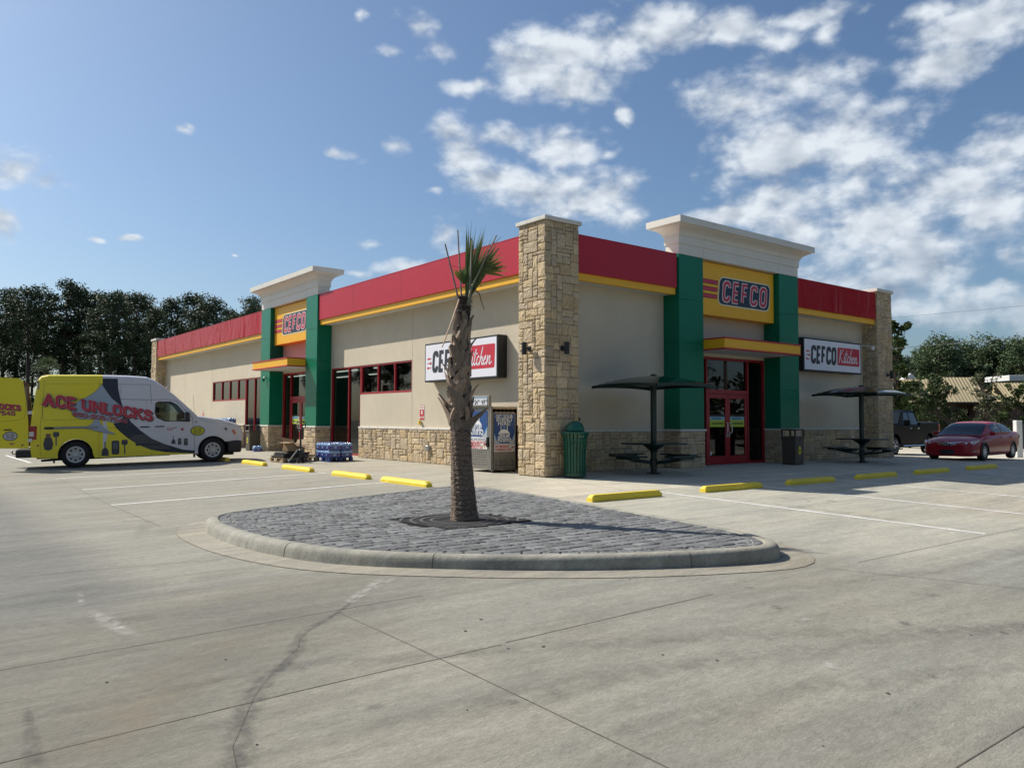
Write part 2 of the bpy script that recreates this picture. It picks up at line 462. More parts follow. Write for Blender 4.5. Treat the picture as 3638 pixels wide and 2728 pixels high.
def kids(o):
    """remember the children of a prototype so that copies are cheap"""
    def rec(p):
        CH[p.name] = [q for q in bpy.data.objects if q.parent == p]
        for q in CH[p.name]: rec(q)
    rec(o); return o

# ---- lettering
def font_geo(body, size=1.0, bold=0.0, xs=1.0, align='CENTER', shear=0.0, space=1.0):
    cu = bpy.data.curves.new('lettering', 'FONT')
    cu.body = body; cu.size = size; cu.offset = bold; cu.align_x = align; cu.shear = shear; cu.space_character = space
    cu.resolution_u = 3
    o = bpy.data.objects.new('lettering', cu)
    me = bpy.data.meshes.new_from_object(o)
    vs = [(v.co.x * xs, v.co.y, 0) for v in me.vertices]; fs = [list(p.vertices) for p in me.polygons]
    bpy.data.objects.remove(o); bpy.data.curves.remove(cu); bpy.data.meshes.remove(me)
    return vs, fs
def text(mb, body, M, size, bold=0.0, xs=1.0, align='CENTER', col=(0, 0, 0), shear=0, z=0.0, space=1.0):
    vs, fs = font_geo(body, size, bold, xs, align, shear, space)
    old = mb.M; mb.M = M if old is None else old @ M
    mb.add([(a, b, z) for a, b, _ in vs], fs, col); mb.M = old
def arc(cx, cy, rx, ry, a0, a1, n=7):
    return [(cx + rx * math.cos(R(a0 + (a1 - a0) * i / n)), cy + ry * math.sin(R(a0 + (a1 - a0) * i / n))) for i in range(n + 1)]
W_ = .5
GL = {  # stroke letters, height 1; width in the second entry
    'C': ([arc(.25, .75, .25, .25, 0, 180) + arc(.25, .25, .25, .25, 180, 360)], .5),
    'O': ([arc(.25, .75, .25, .25, 0, 180) + arc(.25, .25, .25, .25, 180, 360) + [(.5, .75)]], .5),
    'E': ([[(.42, 1), (0, 1), (0, 0), (.42, 0)], [(0, .5), (.36, .5)]], .42),
    'F': ([[(.42, 1), (0, 1), (0, 0)], [(0, .5), (.36, .5)]], .42),
    'A': ([[(0, 0), (.3, 1), (.6, 0)], [(.12, .34), (.48, .34)]], .6),
    'U': ([[(0, 1), (0, .25)] + arc(.25, .25, .25, .25, 180, 360) + [(.5, 1)]], .5),
    'N': ([[(0, 0), (0, 1), (.52, 0), (.52, 1)]], .52),
    'L': ([[(0, 1), (0, 0), (.42, 0)]], .42),
    'K': ([[(0, 0), (0, 1)], [(.5, 1), (.02, .45)], [(.16, .6), (.52, 0)]], .52),
    'S': ([arc(.25, .76, .23, .22, 20, 270, 8) + arc(.25, .26, .25, .26, 90, -160, 8)], .5),
    ' ': ([], .3),
}
GL['0'] = ([arc(.2, .75, .2, .25, 0, 180) + arc(.2, .25, .2, .25, 180, 360) + [(.4, .75)]], .4)
GL['5'] = ([[(.38, 1), (.04, 1), (.02, .58)] + arc(.17, .3, .23, .3, 110, -140, 8)], .4)
GL['8'] = ([arc(.2, .74, .17, .22, 0, 360, 12), arc(.2, .27, .2, .26, 0, 360, 12)], .4)
GL['7'] = ([[(0, 1), (.4, 1), (.12, 0)]], .4)
GL['4'] = ([[(.3, 0), (.3, 1), (0, .32), (.42, .32)]], .42)
GL['-'] = ([[(.04, .45), (.22, .45)]], .26)
GL['9'] = ([arc(.2, .7, .18, .26, 0, 360, 12), [(.38, .7), (.3, .0)]], .4)
class Ink:
    """draws strokes as flat pieces, each a hair prouder than the one before"""
    def __init__(s, mb): s.mb = mb; s.z = 0.0
    def seg(s, p, q, w, M, z, col):
        d = Vector((q[0] - p[0], q[1] - p[1])); 
        if d.length < 1e-6: return
        n = Vector((-d.y, d.x)).normalized() * w
        s.mb.add([tuple(M @ Vector((p[0] + n.x, p[1] + n.y, z))), tuple(M @ Vector((p[0] - n.x, p[1] - n.y, z))),
                  tuple(M @ Vector((q[0] - n.x, q[1] - n.y, z))), tuple(M @ Vector((q[0] + n.x, q[1] + n.y, z)))], [[0, 1, 2, 3]], col)
    def line(s, pts, w, M, z, col, rnd_=True, ext=0.0, step=2e-5):
        k = 0
        for i in range(len(pts) - 1):
            p, q = pts[i], pts[i + 1]
            if ext and i == 0:
                d = Vector((p[0] - q[0], p[1] - q[1])).normalized() * ext; p = (p[0] + d.x, p[1] + d.y)
            if ext and i == len(pts) - 2:
                d = Vector((q[0] - pts[i][0], q[1] - pts[i][1])).normalized() * ext; q = (q[0] + d.x, q[1] + d.y)
            s.seg(p, q, w, M, z + k * step, col); k += 1
        js = pts if rnd_ == True else (pts[1:-1])
        for j in js:
            n = 8 if rnd_ != 'sq' else 4
            ph = 0 if n == 8 else math.pi / 4
            rr = w if n == 8 else w * 1.41
            s.mb.add([tuple(M @ Vector((j[0] + rr * math.cos(ph + 2 * math.pi * i / n), j[1] + rr * math.sin(ph + 2 * math.pi * i / n), z + k * step))) for i in range(n)], [list(range(n))], col)
            k += 1
        return k
def word(mb, txt, O, U, V, h, w, col, z=0.0, sx=1.0, gap=.3, joint=True, shear=0.0, serif=0.0, advance=None):
    """stroke-letter word; O = lower left, h = letter height, w = half stroke width"""
    M = basis(O, U, V); ink = Ink(mb); x = 0
    for i, ch in enumerate(txt):
        st, cw = GL[ch]
        for s_ in st:
            P = [((x + px * sx) * h + shear * py * h, py * h) for px, py in s_]
            ink.line(P, w, M, z + (i % 2) * 4e-4, col, joint, ext=0.0)
        if serif and ch in 'AENLKU':
            feet = {'A': [(0, 0), (.6, 0)], 'E': [(0, 0), (0, 1)], 'N': [(0, 0), (0, 1), (.52, 1)], 'L': [(0, 0), (0, 1)], 'K': [(0, 0), (0, 1), (.5, 1), (.52, 0)], 'U': [(0, 1), (.5, 1)]}[ch]
            for fx, fy in feet:
                cx = (x + fx * sx) * h + shear * fy * h; cy = fy * h
                ink.line([(cx - serif * h, cy), (cx + serif * h, cy)], w * .55, M, z + 3e-4, col, True)
        x += cw * sx + gap
    return x * h
# ------------------------------------------------------------------ palette
M_LOT = concrete('lot_concrete', base=0.56, zones=True)
M_CURB = concrete('curb_concrete', tint=(1.0, .985, .92), base=0.32, grime=1.6)
M_GUT = concrete('gutter_concrete', tint=(1.05, 1.0, .90), base=0.29, grime=1.2)
M_JOINT = mat('joint_dark', (.11, .095, .08), .95, bump=0, var=.3)
M_JOINT2 = mat('joint_brown', (.20, .165, .12), .95, var=.5, scale=20)
M_PAINT = mat('white_marking', (.72, .72, .70), .7, var=.12, scale=14, var2=.1)
M_YEL = mat('stop_yellow', (.80, .60, .035), .55, var=.07, scale=9, bump=.25, bscale=90, var2=.08)
def scuff(m, col, scale, lo, hi, amt):
    N = m.node_tree.nodes; L = m.node_tree.links; b = N['Principled BSDF']; src = b.inputs['Base Color'].links[0].from_socket
    tc = N.new('ShaderNodeTexCoord'); n = N.new('ShaderNodeTexNoise'); n.inputs['Scale'].default_value = scale; n.inputs['Detail'].default_value = 8; n.inputs['Roughness'].default_value = .7
    L.new(tc.outputs['Object'], n.inputs[0]); r = N.new('ShaderNodeMapRange'); L.new(n.outputs[0], r.inputs[0]); r.inputs[1].default_value = lo; r.inputs[2].default_value = hi; r.inputs[4].default_value = amt
    x = N.new('ShaderNodeMix'); x.data_type = 'RGBA'; L.new(r.outputs[0], x.inputs[0]); L.new(src, x.inputs[6]); x.inputs[7].default_value = (*col, 1); L.new(x.outputs[2], b.inputs['Base Color'])
scuff(M_YEL, (.20, .17, .10), 9, .60, .68, .75)
scuff(M_PAINT, (.40, .39, .36), 14, .50, .60, .8)
M_STUCCO = mat('stucco', (.575, .505, .385), .9, var=.03, scale=3, bump=.5, bscale=130, var2=.035)
M_GRN = mat('green_panel', (.0005, .15, .082), .30, var=.03, scale=2, spec=.28)
M_RED = mat('red_panel', (.42, .016, .034), .42, spec=.3, var=.03, scale=1.5, bump=.03, bscale=1.5)
M_BAND = mat('yellow_band', (.80, .42, .012), .45, var=.03)
M_PANEL = mat('yellow_sign_panel', (.80, .42, .006), .45, var=.03)
M_FRAME = mat('red_frame', (.30, .008, .016), .35, var=.04)
M_WHITE = mat('cornice_white', (.66, .63, .56), .45, var=.03, scale=2)
M_CAP = mat('cast_stone_cap', (.62, .60, .54), .8, var=.08, bump=.3)
M_SOFF = mat('soffit', (.62, .61, .58), .7, var=.03)
M_MORTAR = mat('mortar', (.30, .255, .195), .95, var=.2, scale=20, bump=.5)
M_STONE = mat('field_stone', (1, 1, 1), .9, var=.20, scale=16, bump=1.6, bscale=34, attr='Col', var2=.08)
M_GLASS = glass('window_glass')
M_BLACK = mat('black_metal', (.012, .013, .015), .4, var=.1)
M_DKGRN = mat('dark_green_metal', (.002, .018, .015), .35, var=.1, spec=.5)
M_CANGRN = mat('bin_green', (.004, .085, .05), .33, var=.1)
M_RUB = mat('rubber', (.014, .014, .015), .85, var=.2, bump=.2)
M_STEEL = mat('galvanised', (.42, .42, .42), .4, metal=.7, var=.1)
M_SIGNW = mat('sign_face_white', (.74, .74, .80), .5, var=.01, emit=.0)
M_SIGNK = mat('sign_black', (.01, .012, .016), .45, var=.03)
M_LET = mat('lettering', (1, 1, 1), .5, var=.02, attr='Col')
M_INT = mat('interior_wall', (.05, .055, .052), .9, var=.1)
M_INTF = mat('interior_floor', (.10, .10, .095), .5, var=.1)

# red film still on the newer fascia panels: glossy and wavy
def film():
    m, N, L, b = nmat('red_film')
    b.inputs['Base Color'].default_value = (.36, .006, .013, 1); b.inputs['Roughness'].default_value = .20; b.inputs['Specular IOR Level'].default_value = .08
    tc = N.new('ShaderNodeTexCoord')
    mp = N.new('ShaderNodeMapping'); mp.inputs['Scale'].default_value = (1.0, 1.0, .55); L.new(tc.outputs['Object'], mp.inputs[0])
    n = N.new('ShaderNodeTexNoise'); n.inputs['Scale'].default_value = .8; n.inputs['Detail'].default_value = 2; n.inputs['Distortion'].default_value = 1.5
    L.new(mp.outputs[0], n.inputs[0])
    bp = N.new('ShaderNodeBump'); bp.inputs['Strength'].default_value = .35; bp.inputs['Distance'].default_value = .18
    L.new(n.outputs[0], bp.inputs['Height']); L.new(bp.outputs[0], b.inputs['Normal'])
    MATS['red_film'] = m
    return m
M_FILM = film()

# ------------------------------------------------------------------ ground
def gh(x, y, s=.025):
    a, b = -x, -y
    m = .5 * (a + b + math.sqrt((a - b) ** 2 + 1.0))
    c = x - 16.5
    if c > -6: m = .5 * (m + c + math.sqrt((m - c) ** 2 + 1.0))
    m = .5 * (m + math.sqrt(m * m + .05)) - .1
    return -s * min(max(m, 0), 16)
def axis_vals(lo, hi, fine_lo, fine_hi, step, coarse):
    v = [lo]
    while v[-1] < hi - 1e-6:
        st = step if fine_lo <= v[-1] < fine_hi else coarse
        v.append(min(hi, v[-1] + st))
    return v
def sheet(xs, ys, dz=0.0):
    mb = MB(); n = len(xs)
    vs = [(x, y, gh(x, y) + dz) for y in ys for x in xs]
    fs = [[j * n + i, j * n + i + 1, (j + 1) * n + i + 1, (j + 1) * n + i] for j in range(len(ys) - 1) for i in range(n - 1)]
    mb.smooth = True
    return mb.add(vs, fs)
tag(sheet(axis_vals(-46, 46, -18, 24, .5, 2), axis_vals(-46, 50, -18, 18, .5, 2)).build('parking_lot', M_LOT, recalc=False), kind='structure')
M_GRASS = mat('verge_grass', (.06, .062, .032), .95, var=.35, scale=1.2, bump=1, bscale=8, var2=.3)
gm = MB(); gm.add([(-1500, -1500, -.46), (1500, -1500, -.46), (1500, 1500, -.46), (-1500, 1500, -.46)], [[0, 1, 2, 3]])
tag(gm.build('ground', M_GRASS, recalc=False), kind='structure')
def strip(name, lines, w, m, dz, seglen=.8):
    mb = MB()
    for ln in lines:
        (x0, y0), (x1, y1) = ln[0], ln[1]; ww = ln[2] if len(ln) > 2 else w
        d = Vector((x1 - x0, y1 - y0)); k = max(1, int(d.length / seglen)); nn = Vector((-d.y, d.x)).normalized() * ww * .5
        vs = []
        for i in range(k + 1):
            p = (x0 + d.x * i / k, y0 + d.y * i / k)
            for sg in (-1, 1):
                q = (p[0] + nn.x * sg, p[1] + nn.y * sg); vs.append((q[0], q[1], gh(*q) + dz))
        mb.add(vs, [[2 * i, 2 * i + 1, 2 * i + 3, 2 * i + 2] for i in range(k)])
    o = mb.build(name, m, recalc=False); tag(o, kind='structure'); return o
strip('road_markings', [((0.0, -3.15), (0.0, -9.1)), ((2.87, -3.4), (2.87, -9.0)), ((5.8, -3.55), (5.8, -9.0)), ((8.72, -3.6), (8.72, -9.0)), ((11.6, -3.6), (11.6, -9)), ((14.5, -3.6), (14.5, -9)),
      ((-2.9, 1.66), (-8.56, 1.52)), ((-2.9, 5.12), (-8.4, 5.09)), ((-2.9, 8.3), (-8.35, 8.95)), ((-2.9, 11.5), (-8.3, 12.2)), ((-7.9, 17.25), (-3.0, 17.25)), ((-7.9, 17.2), (-7.95, 24)), ((-2.9, 20.5), (-7.9, 20.5))], .10, M_PAINT, .004)
strip('concrete_joints', [((-.45, -3.0), (16, -3.0)), ((-2.45, -6.05), (14, -6.0)), ((-30, -9.32), (-8.3, -9.3)), ((-8.25, -9.28), (-5.9, -9.2)), ((-3.4, -9.16), (14, -9.14)),
      ((-30, -7.5), (-10.1, -7.76)), ((-10.1, -7.76), (-8.0, -7.8)), ((-30, -4.3), (-10.7, -4.45)), ((-10.7, -4.45), (-8.75, -4.95)), ((-8.8, -7.9), (-8.78, -16)), ((-8.0, 14.4), (-8.45, 5.07)), ((-8.45, 5.07), (-8.57, 1.58)), ((-8.57, 1.58), (-8.6, -1.9)),
      ((-4.0, -9.13), (-3.28, -10.7)), ((-3.28, -10.7), (-1.6, -14)), ((-7.72, -11.96), (4, -11.9)), ((-1.65, 4), (-1.65, 34)), ((-1.65, 6), (.9, 6)), ((-1.65, 12), (.9, 12)), ((2.6, -3), (2.6, .4)), ((8, -3), (8, .8)), ((13.5, -3), (13.5, .4)), ((-3.0, -.9), (-.45, -3.0)), ((-.45, -3.0), (.1, -.1))], .0075, M_JOINT, .0025)

def stain_strip(name, pts, w, m, dz, lab=None):
    """pts: (x, y, half width) along the mark"""
    mb = MB(); P = []
    for i in range(len(pts) - 1):
        for k in range(5):
            t = k / 5; P.append([pts[i][j] * (1 - t) + pts[i + 1][j] * t for j in range(3)])
    P.append(list(pts[-1])); n = len(P)
    vs = []; cols = []
    for i, (x, y, hw) in enumerate(P):
        a = P[max(0, i - 1)]; b = P[min(n - 1, i + 1)]
        d = Vector((b[0] - a[0], b[1] - a[1])).normalized(); q = Vector((-d.y, d.x))
        jit = rnd.uniform(-.15, .15) * hw
        e = min(1, i / 3, (n - 1 - i) / 3)
        for s_, c in ((-1, 0), (-.45, .8), (0, 1), (.45, .8), (1, 0)):
            px, py = x + q.x * (hw * s_ + jit), y + q.y * (hw * s_ + jit)
            vs.append((px, py, gh(px, py) + dz)); cols.append((c * e, 0, 0))
    for i in range(n - 1):
        for k in range(4):
            ids = [i * 5 + k, i * 5 + k + 1, (i + 1) * 5 + k + 1, (i + 1) * 5 + k]
            o = len(mb.v); mb.add([vs[j] for j in ids], [[0, 1, 2, 3]], [cols[j] for j in ids])
    return tag(mb.build(name, m, recalc=False), kind='structure')
M_ST1 = stain('dark_stain', (.09, .09, .085), .62, 13)
M_ST2 = stain('tyre_stain', (.13, .125, .115), .26, 6)
M_ST3 = stain('white_stain', (.55, .54, .50), .65, 9)
M_ST4 = stain('tan_stain', (.33, .26, .17), .28, 2.2)
stain_strip('crack_stain', [(-8.42, -7.45, .03), (-8.8, -7.86, .035), (-9.24, -8.2, .045), (-9.41, -8.51, .075), (-9.6, -8.78, .055), (-9.80, -8.97, .07), (-9.98, -9.25, .09), (-10.17, -9.60, .085), (-10.30, -9.95, .10), (-10.42, -10.4, .08)], .1, M_ST1, .0045)
cl_ = [(-7.9, -7.03), (-8.12, -7.2), (-8.3, -7.36), (-8.45, -7.5), (-8.62, -7.68), (-8.8, -7.86), (-9.0, -8.02), (-9.22, -8.19), (-9.33, -8.34), (-9.41, -8.51), (-9.58, -8.72), (-9.78, -8.97), (-9.86, -9.1), (-9.98, -9.26), (-10.1, -9.44), (-10.17, -9.62), (-10.26, -9.8), (-10.32, -10.0), (-10.4, -10.3)]
cl_ = [(x + rnd.uniform(-.02, .02), y + rnd.uniform(-.02, .02)) for x, y in cl_]
strip('crack', [(a, b) for a, b in zip(cl_[:-1], cl_[1:])], .0032, M_JOINT, .0065)
for k_ in range(14):
    ox, oy = rnd.uniform(-10.5, -4), rnd.uniform(-11.5, -8.9); a_ = rnd.uniform(0, 3.1); l_ = rnd.uniform(.03, .09); w_ = l_ * rnd.uniform(.5, .9)
    stain_strip('oil_spot', [(ox - l_ * math.cos(a_), oy - l_ * math.sin(a_), w_ * .6), (ox, oy, w_), (ox + l_ * math.cos(a_), oy + l_ * math.sin(a_), w_ * .6)], .1, rnd.choice([M_ST1, M_ST1, M_ST3]), .005)
for k_, (ox, oy, n_) in enumerate(((1.5, -5.6, 4), (4.3, -5.7, 3), (7.2, -5.9, 3), (-4.6, 3.2, 3), (-4.9, 6.8, 3))):
    for j_ in range(n_):
        x_, y_ = ox + rnd.uniform(-.3, .3), oy + rnd.uniform(-.5, .5); r_ = rnd.uniform(.05, .14)
        stain_strip('oil_spot', [(x_ - r_, y_, r_ * .7), (x_, y_ + .01, r_), (x_ + r_, y_, r_ * .7)], .1, M_ST1, .0045)
stain_strip('crack_bleach', [(-7.85, -6.98, .11), (-8.1, -7.2, .10), (-8.45, -7.48, .07), (-8.7, -7.75, .04)], .1, M_ST3, .0055)
stain_strip('chalk_mark', [(-10.22, -5.6, .03), (-10.28, -6.0, .035), (-10.3, -6.25, .03)], .1, M_ST3, .005)
stain_strip('chalk_smear', [(-10.3, -6.4, .05), (-10.25, -7.0, .09), (-10.2, -7.6, .06)], .1, M_ST3, .0052)
stain_strip('drip_stain', [(-10.97, -8.55, .02), (-11.0, -8.9, .04), (-11.02, -9.2, .05), (-11.05, -9.6, .07)], .1, M_ST1, .005)
stain_strip('tan_patch', [(-9.3, -7.9, .12), (-9.9, -8.3, .28), (-10.5, -8.9, .35), (-11.0, -9.6, .3)], .1, M_ST4, .0035)
for k, pts in enumerate([[(-12.5, -8.6, .05), (-9.5, -8.9, .12), (-6.5, -10.2, .16), (-2.5, -12.6, .12)], [(-11, -9.9, .08), (-8, -10.2, .2), (-4, -11.4, .16), (1, -12.4, .1)], [(-5.8, -9.3, .1), (-3, -9.9, .14), (1, -9.9, .16), (6, -9.4, .1)], [(-9.4, -10.7, .1), (-7.5, -10.9, .16), (-5, -11.9, .12)], [(-12, -6.4, .1), (-10.5, -6.7, .14), (-8.9, -7.7, .08)], [(-14, -5.5, .1), (-11, -5.4, .16), (-9.2, -5.9, .1)], [(-9, -.5, .1), (-8.6, -1.2, .12), (-9.2, -3, .1)], [(.3, -4.6, .08), (.35, -6.5, .14), (.2, -8.8, .1)], [(3.4, -5, .1), (3.45, -8.6, .13)], [(-6.2, 2.6, .1), (-3.6, 2.7, .14)], [(-7.2, 6.3, .1), (-4.2, 6.4, .14)]]):
    stain_strip('tyre_mark', pts, .1, M_ST2, .003 + .0003 * k)
# small debris and spots in the foreground
mb = MB()
for k in range(22):
    x = rnd.uniform(-10.6, -5); y = rnd.uniform(-11.6, -8.2); r_ = rnd.uniform(.004, .016)
    mb.prism([(x + r_ * math.cos(a) * rnd.uniform(.6, 1.4), y + r_ * math.sin(a) * rnd.uniform(.6, 1.4)) for a in (0, 1.2, 2.5, 3.7, 5)], gh(x, y), gh(x, y) + .005, col=None)
tag(mb.build('gravel_specks', M_JOINT), 'scattered tiny dark grit on the grey concrete in the foreground', 'grit', kind='stuff')

# ------------------------------------------------------------------ island
ZI = -.06
ISL = [(-7.89, -2.25), (-8.07, -2.63), (-8.18, -3.2), (-8.20, -3.9), (-8.18, -4.5), (-8.09, -5.12), (-7.93, -5.75), (-7.68, -6.24), (-7.33, -6.68), (-6.88, -7.14), (-6.41, -7.50), (-5.89, -7.82), (-5.45, -8.04), (-4.97, -8.24), (-4.5, -8.40), (-4.2, -8.46), (-4.0, -8.42), (-3.80, -8.24), (-3.64, -7.95), (-3.50, -7.5), (-3.36, -7.0), (-3.13, -5.88), (-2.95, -4.88), (-2.58, -3.22), (-2.30, -1.43), (-2.16, -.30), (-2.35, -.12), (-3.2, -.34), (-4.5, -.82), (-5.82, -1.32), (-6.88, -1.73), (-7.55, -1.98)]
def smooth_loop(P, it=1):
    for _ in range(it):
        Q = []
        for i, p in enumerate(P):
            q = P[(i + 1) % len(P)]
            Q += [(p[0] * .75 + q[0] * .25, p[1] * .75 + q[1] * .25), (p[0] * .25 + q[0] * .75, p[1] * .25 + q[1] * .75)]
        P = Q
    return P
ISL2 = smooth_loop(ISL, 1)
def offset_loop(P, d):
    n = len(P); Q = []
    for i, p in enumerate(P):
        a = P[i - 1]; b = P[(i + 1) % n]
        t = Vector((b[0] - a[0], b[1] - a[1])).normalized(); nn = Vector((-t.y, t.x))
        Q.append((p[0] - nn.x * d, p[1] - nn.y * d))
    return Q
def area2(P): return sum(P[i][0] * P[(i + 1) % len(P)][1] - P[(i + 1) % len(P)][0] * P[i][1] for i in range(len(P)))
if area2(ISL2) < 0: ISL2 = ISL2[::-1]
# with the loop anticlockwise, offset_loop(P, d>0) moves outwards
prof = [(0.0, -.03), (0.0, -.002), (.02, .004), (.095, .003), (.125, -.006), (.145, -.022), (.158, -.045), (.166, -.08)]
rings = [[(q[0], q[1], ZI + dz) for q in offset_loop(ISL2, d)] for d, dz in prof]
rings.append([(q[0], q[1], gh(*q) - .01) for q in offset_loop(ISL2, .178)])
mb = MB(); n = len(ISL2); mb.smooth = True
mb.add([p for r_ in rings for p in r_], [[j * n + i, j * n + (i + 1) % n, (j + 1) * n + (i + 1) % n, (j + 1) * n + i] for j in range(len(rings) - 1) for i in range(n)])
curb = tag(mb.build('island_kerb', M_CURB), kind='structure')
# expansion joints cut across the kerb
mb = MB()
for idx in (10, 16, 25, 34, 45):
    P = [Vector(r_[idx]) for r_ in rings]; t = (Vector(rings[0][(idx + 1) % n]) - Vector(rings[0][idx - 1])).normalized() * .004
    vs = []
    for j, p in enumerate(P):
        nn = Vector((0, 0, .0025)) + (Vector(rings[-1][idx]) - Vector(rings[0][idx])).normalized() * .0025
        vs += [tuple(p + nn - t), tuple(p + nn + t)]
    mb.add(vs, [[2 * j, 2 * j + 1, 2 * j + 3, 2 * j + 2] for j in range(len(P) - 1)])
tag(mb.build('kerb_joints', M_JOINT), kind='structure')
# gutter pan
mb = MB(); g0 = offset_loop(ISL2, .172); g1 = offset_loop(ISL2, .52); mb.smooth = True
g2 = [(q[0], q[1]) for q in g1]
for i in range(n):
    a, b = ISL2[i], ISL2[(i + 1) % n]
    if (a[1] < -2.0 and a[0] < -6) or a[1] < -7.4:
        vs = []
        for q in (g0[i], g0[(i + 1) % n], g1[(i + 1) % n], g1[i]): vs.append((q[0], q[1], gh(*q) + .0045))
        mb.add(vs, [[0, 1, 2, 3]])
tag(mb.build('gutter_pan', M_GUT, recalc=False), kind='structure')
mb = MB()
for i in range(n):
    a = ISL2[i]
    if (a[1] < -2.0 and a[0] < -6) or a[1] < -7.4:
        q0, q1 = g1[i], g1[(i + 1) % n]; h0 = offset_loop(ISL2, .528); r0, r1 = h0[i], h0[(i + 1) % n]
        mb.add([(q0[0], q0[1], gh(*q0) + .0055), (q1[0], q1[1], gh(*q1) + .0055), (r1[0], r1[1], gh(*r1) + .0055), (r0[0], r0[1], gh(*r0) + .0055)], [[0, 1, 2, 3]])
tag(mb.build('gutter_joint', M_JOINT2, recalc=False), kind='structure')
# pavers
M_PBED = mat('paver_bed', (.03, .03, .03), .95, var=.4, scale=30)
M_PAVER = mat('paver', (1, 1, 1), .85, var=.16, scale=18, bump=.8, bscale=60, attr='Col')
mb = MB(); mb.add([(p[0], p[1], ZI - .026) for p in ISL2], [list(range(n))])
tag(mb.build('paver_bed', M_PBED), kind='structure')
def clip_convex(poly, conv):
    out = poly
    m = len(conv)
    for i in range(m):
        a, b = conv[i], conv[(i + 1) % m]
        inp = out; out = []
        if not inp: return []
        side = lambda p: (b[0] - a[0]) * (p[1] - a[1]) - (b[1] - a[1]) * (p[0] - a[0])
        for k in range(len(inp)):
            p, q = inp[k], inp[(k + 1) % len(inp)]
            sp, sq = side(p), side(q)
            if sp >= 0: out.append(p)
            if (sp >= 0) != (sq >= 0):
                t = sp / (sp - sq); out.append((p[0] + (q[0] - p[0]) * t, p[1] + (q[1] - p[1]) * t))
    return out
def hull(P):
    P = sorted(set(P))
    def half(pts):
        h = []
        for p in pts:
            while len(h) > 1 and (h[-1][0] - h[-2][0]) * (p[1] - h[-2][1]) - (h[-1][1] - h[-2][1]) * (p[0] - h[-2][0]) <= 0: h.pop()
            h.append(p)
        return h
    a = half(P); b = half(P[::-1]); return a[:-1] + b[:-1]
FIELD = hull(offset_loop(ISL2, -.125))
mb = MB()
def paver(poly, gap=.008, bev=.011, zt=None):
    if len(poly) < 3: return
    cx = sum(p[0] for p in poly) / len(poly); cy = sum(p[1] for p in poly) / len(poly)
    if abs(area2(poly)) < .004: return
    zt = ZI + rnd.uniform(-.004, .004) if zt is None else zt
    g = rnd.uniform(.115, .20) * rnd.choice([1, 1, 1, 1.12, .85]); col = (g * .97, g, g * 1.0)
    tx, ty = rnd.uniform(-.007, .007), rnd.uniform(-.007, .007)
    def ins(d):
        o = []
        for p in poly:
            v = Vector((p[0] - cx, p[1] - cy)); l = max(v.length, 1e-4); o.append((cx + v.x * (1 - d * 1.3 / l), cy + v.y * (1 - d * 1.3 / l)))
        return o
    a = ins(gap); b = ins(gap + bev); k = len(poly)
    zz = lambda p: zt + (p[0] - cx) * tx + (p[1] - cy) * ty
    vs = [(p[0], p[1], ZI - .03) for p in a] + [(p[0], p[1], zz(p) - .008) for p in a] + [(p[0], p[1], zz(p)) for p in b]
    fs = [[i, (i + 1) % k, k + (i + 1) % k, k + i] for i in range(k)] + [[k + i, k + (i + 1) % k, 2 * k + (i + 1) % k, 2 * k + i] for i in range(k)] + [list(range(2 * k, 3 * k))]
    mb.add(vs, fs, col)
def cutc(x0, x1, y0, y1, c=.012):
    j = lambda: rnd.uniform(-.003, .003)
    return [(x0 + c + j(), y0 + j()), (x1 - c + j(), y0 + j()), (x1 + j(), y0 + c + j()), (x1 + j(), y1 - c + j()), (x1 - c + j(), y1 + j()), (x0 + c + j(), y1 + j()), (x0 + j(), y1 - c + j()), (x0 + j(), y0 + c + j())]
GC = (-5.53, -4.72); GS = .68
y = -8.6
while y < 0:
    x = -8.4 + rnd.uniform(0, .2)
    while x < -2:
        w = rnd.choice([.13, .19, .19, .25, .25])
        p = cutc(x, x + w, y, y + .172)
        cx, cy = x + w / 2, y + .086
        if not (abs(cx - GC[0]) < GS + .04 and abs(cy - GC[1]) < GS + .02):
            q = clip_convex(p, FIELD)
            paver(q)
        x += w
    y += .175
# border course along the kerb
per = offset_loop(ISL2, -.004); inn = offset_loop(ISL2, -.118)
def walk(P, step):
    out = []; carry = 0; m = len(P)
    for i in range(m):
        a, b = P[i], P[(i + 1) % m]; L_ = math.hypot(b[0] - a[0], b[1] - a[1]); t = carry
        while t < L_: out.append((i, t / L_)); t += step
        carry = t - L_
    return out
wk = walk(per, .20)
for k in range(len(wk)):
    (i, t), (j, u) = wk[k], wk[(k + 1) % len(wk)]
    f = lambda P, i, t: (P[i][0] + (P[(i + 1) % n][0] - P[i][0]) * t, P[i][1] + (P[(i + 1) % n][1] - P[i][1]) * t)
    paver([f(per, i, t), f(per, j, u), f(inn, j, u), f(inn, i, t)])
tag(mb.build('pavement_pavers', M_PAVER), kind='structure')
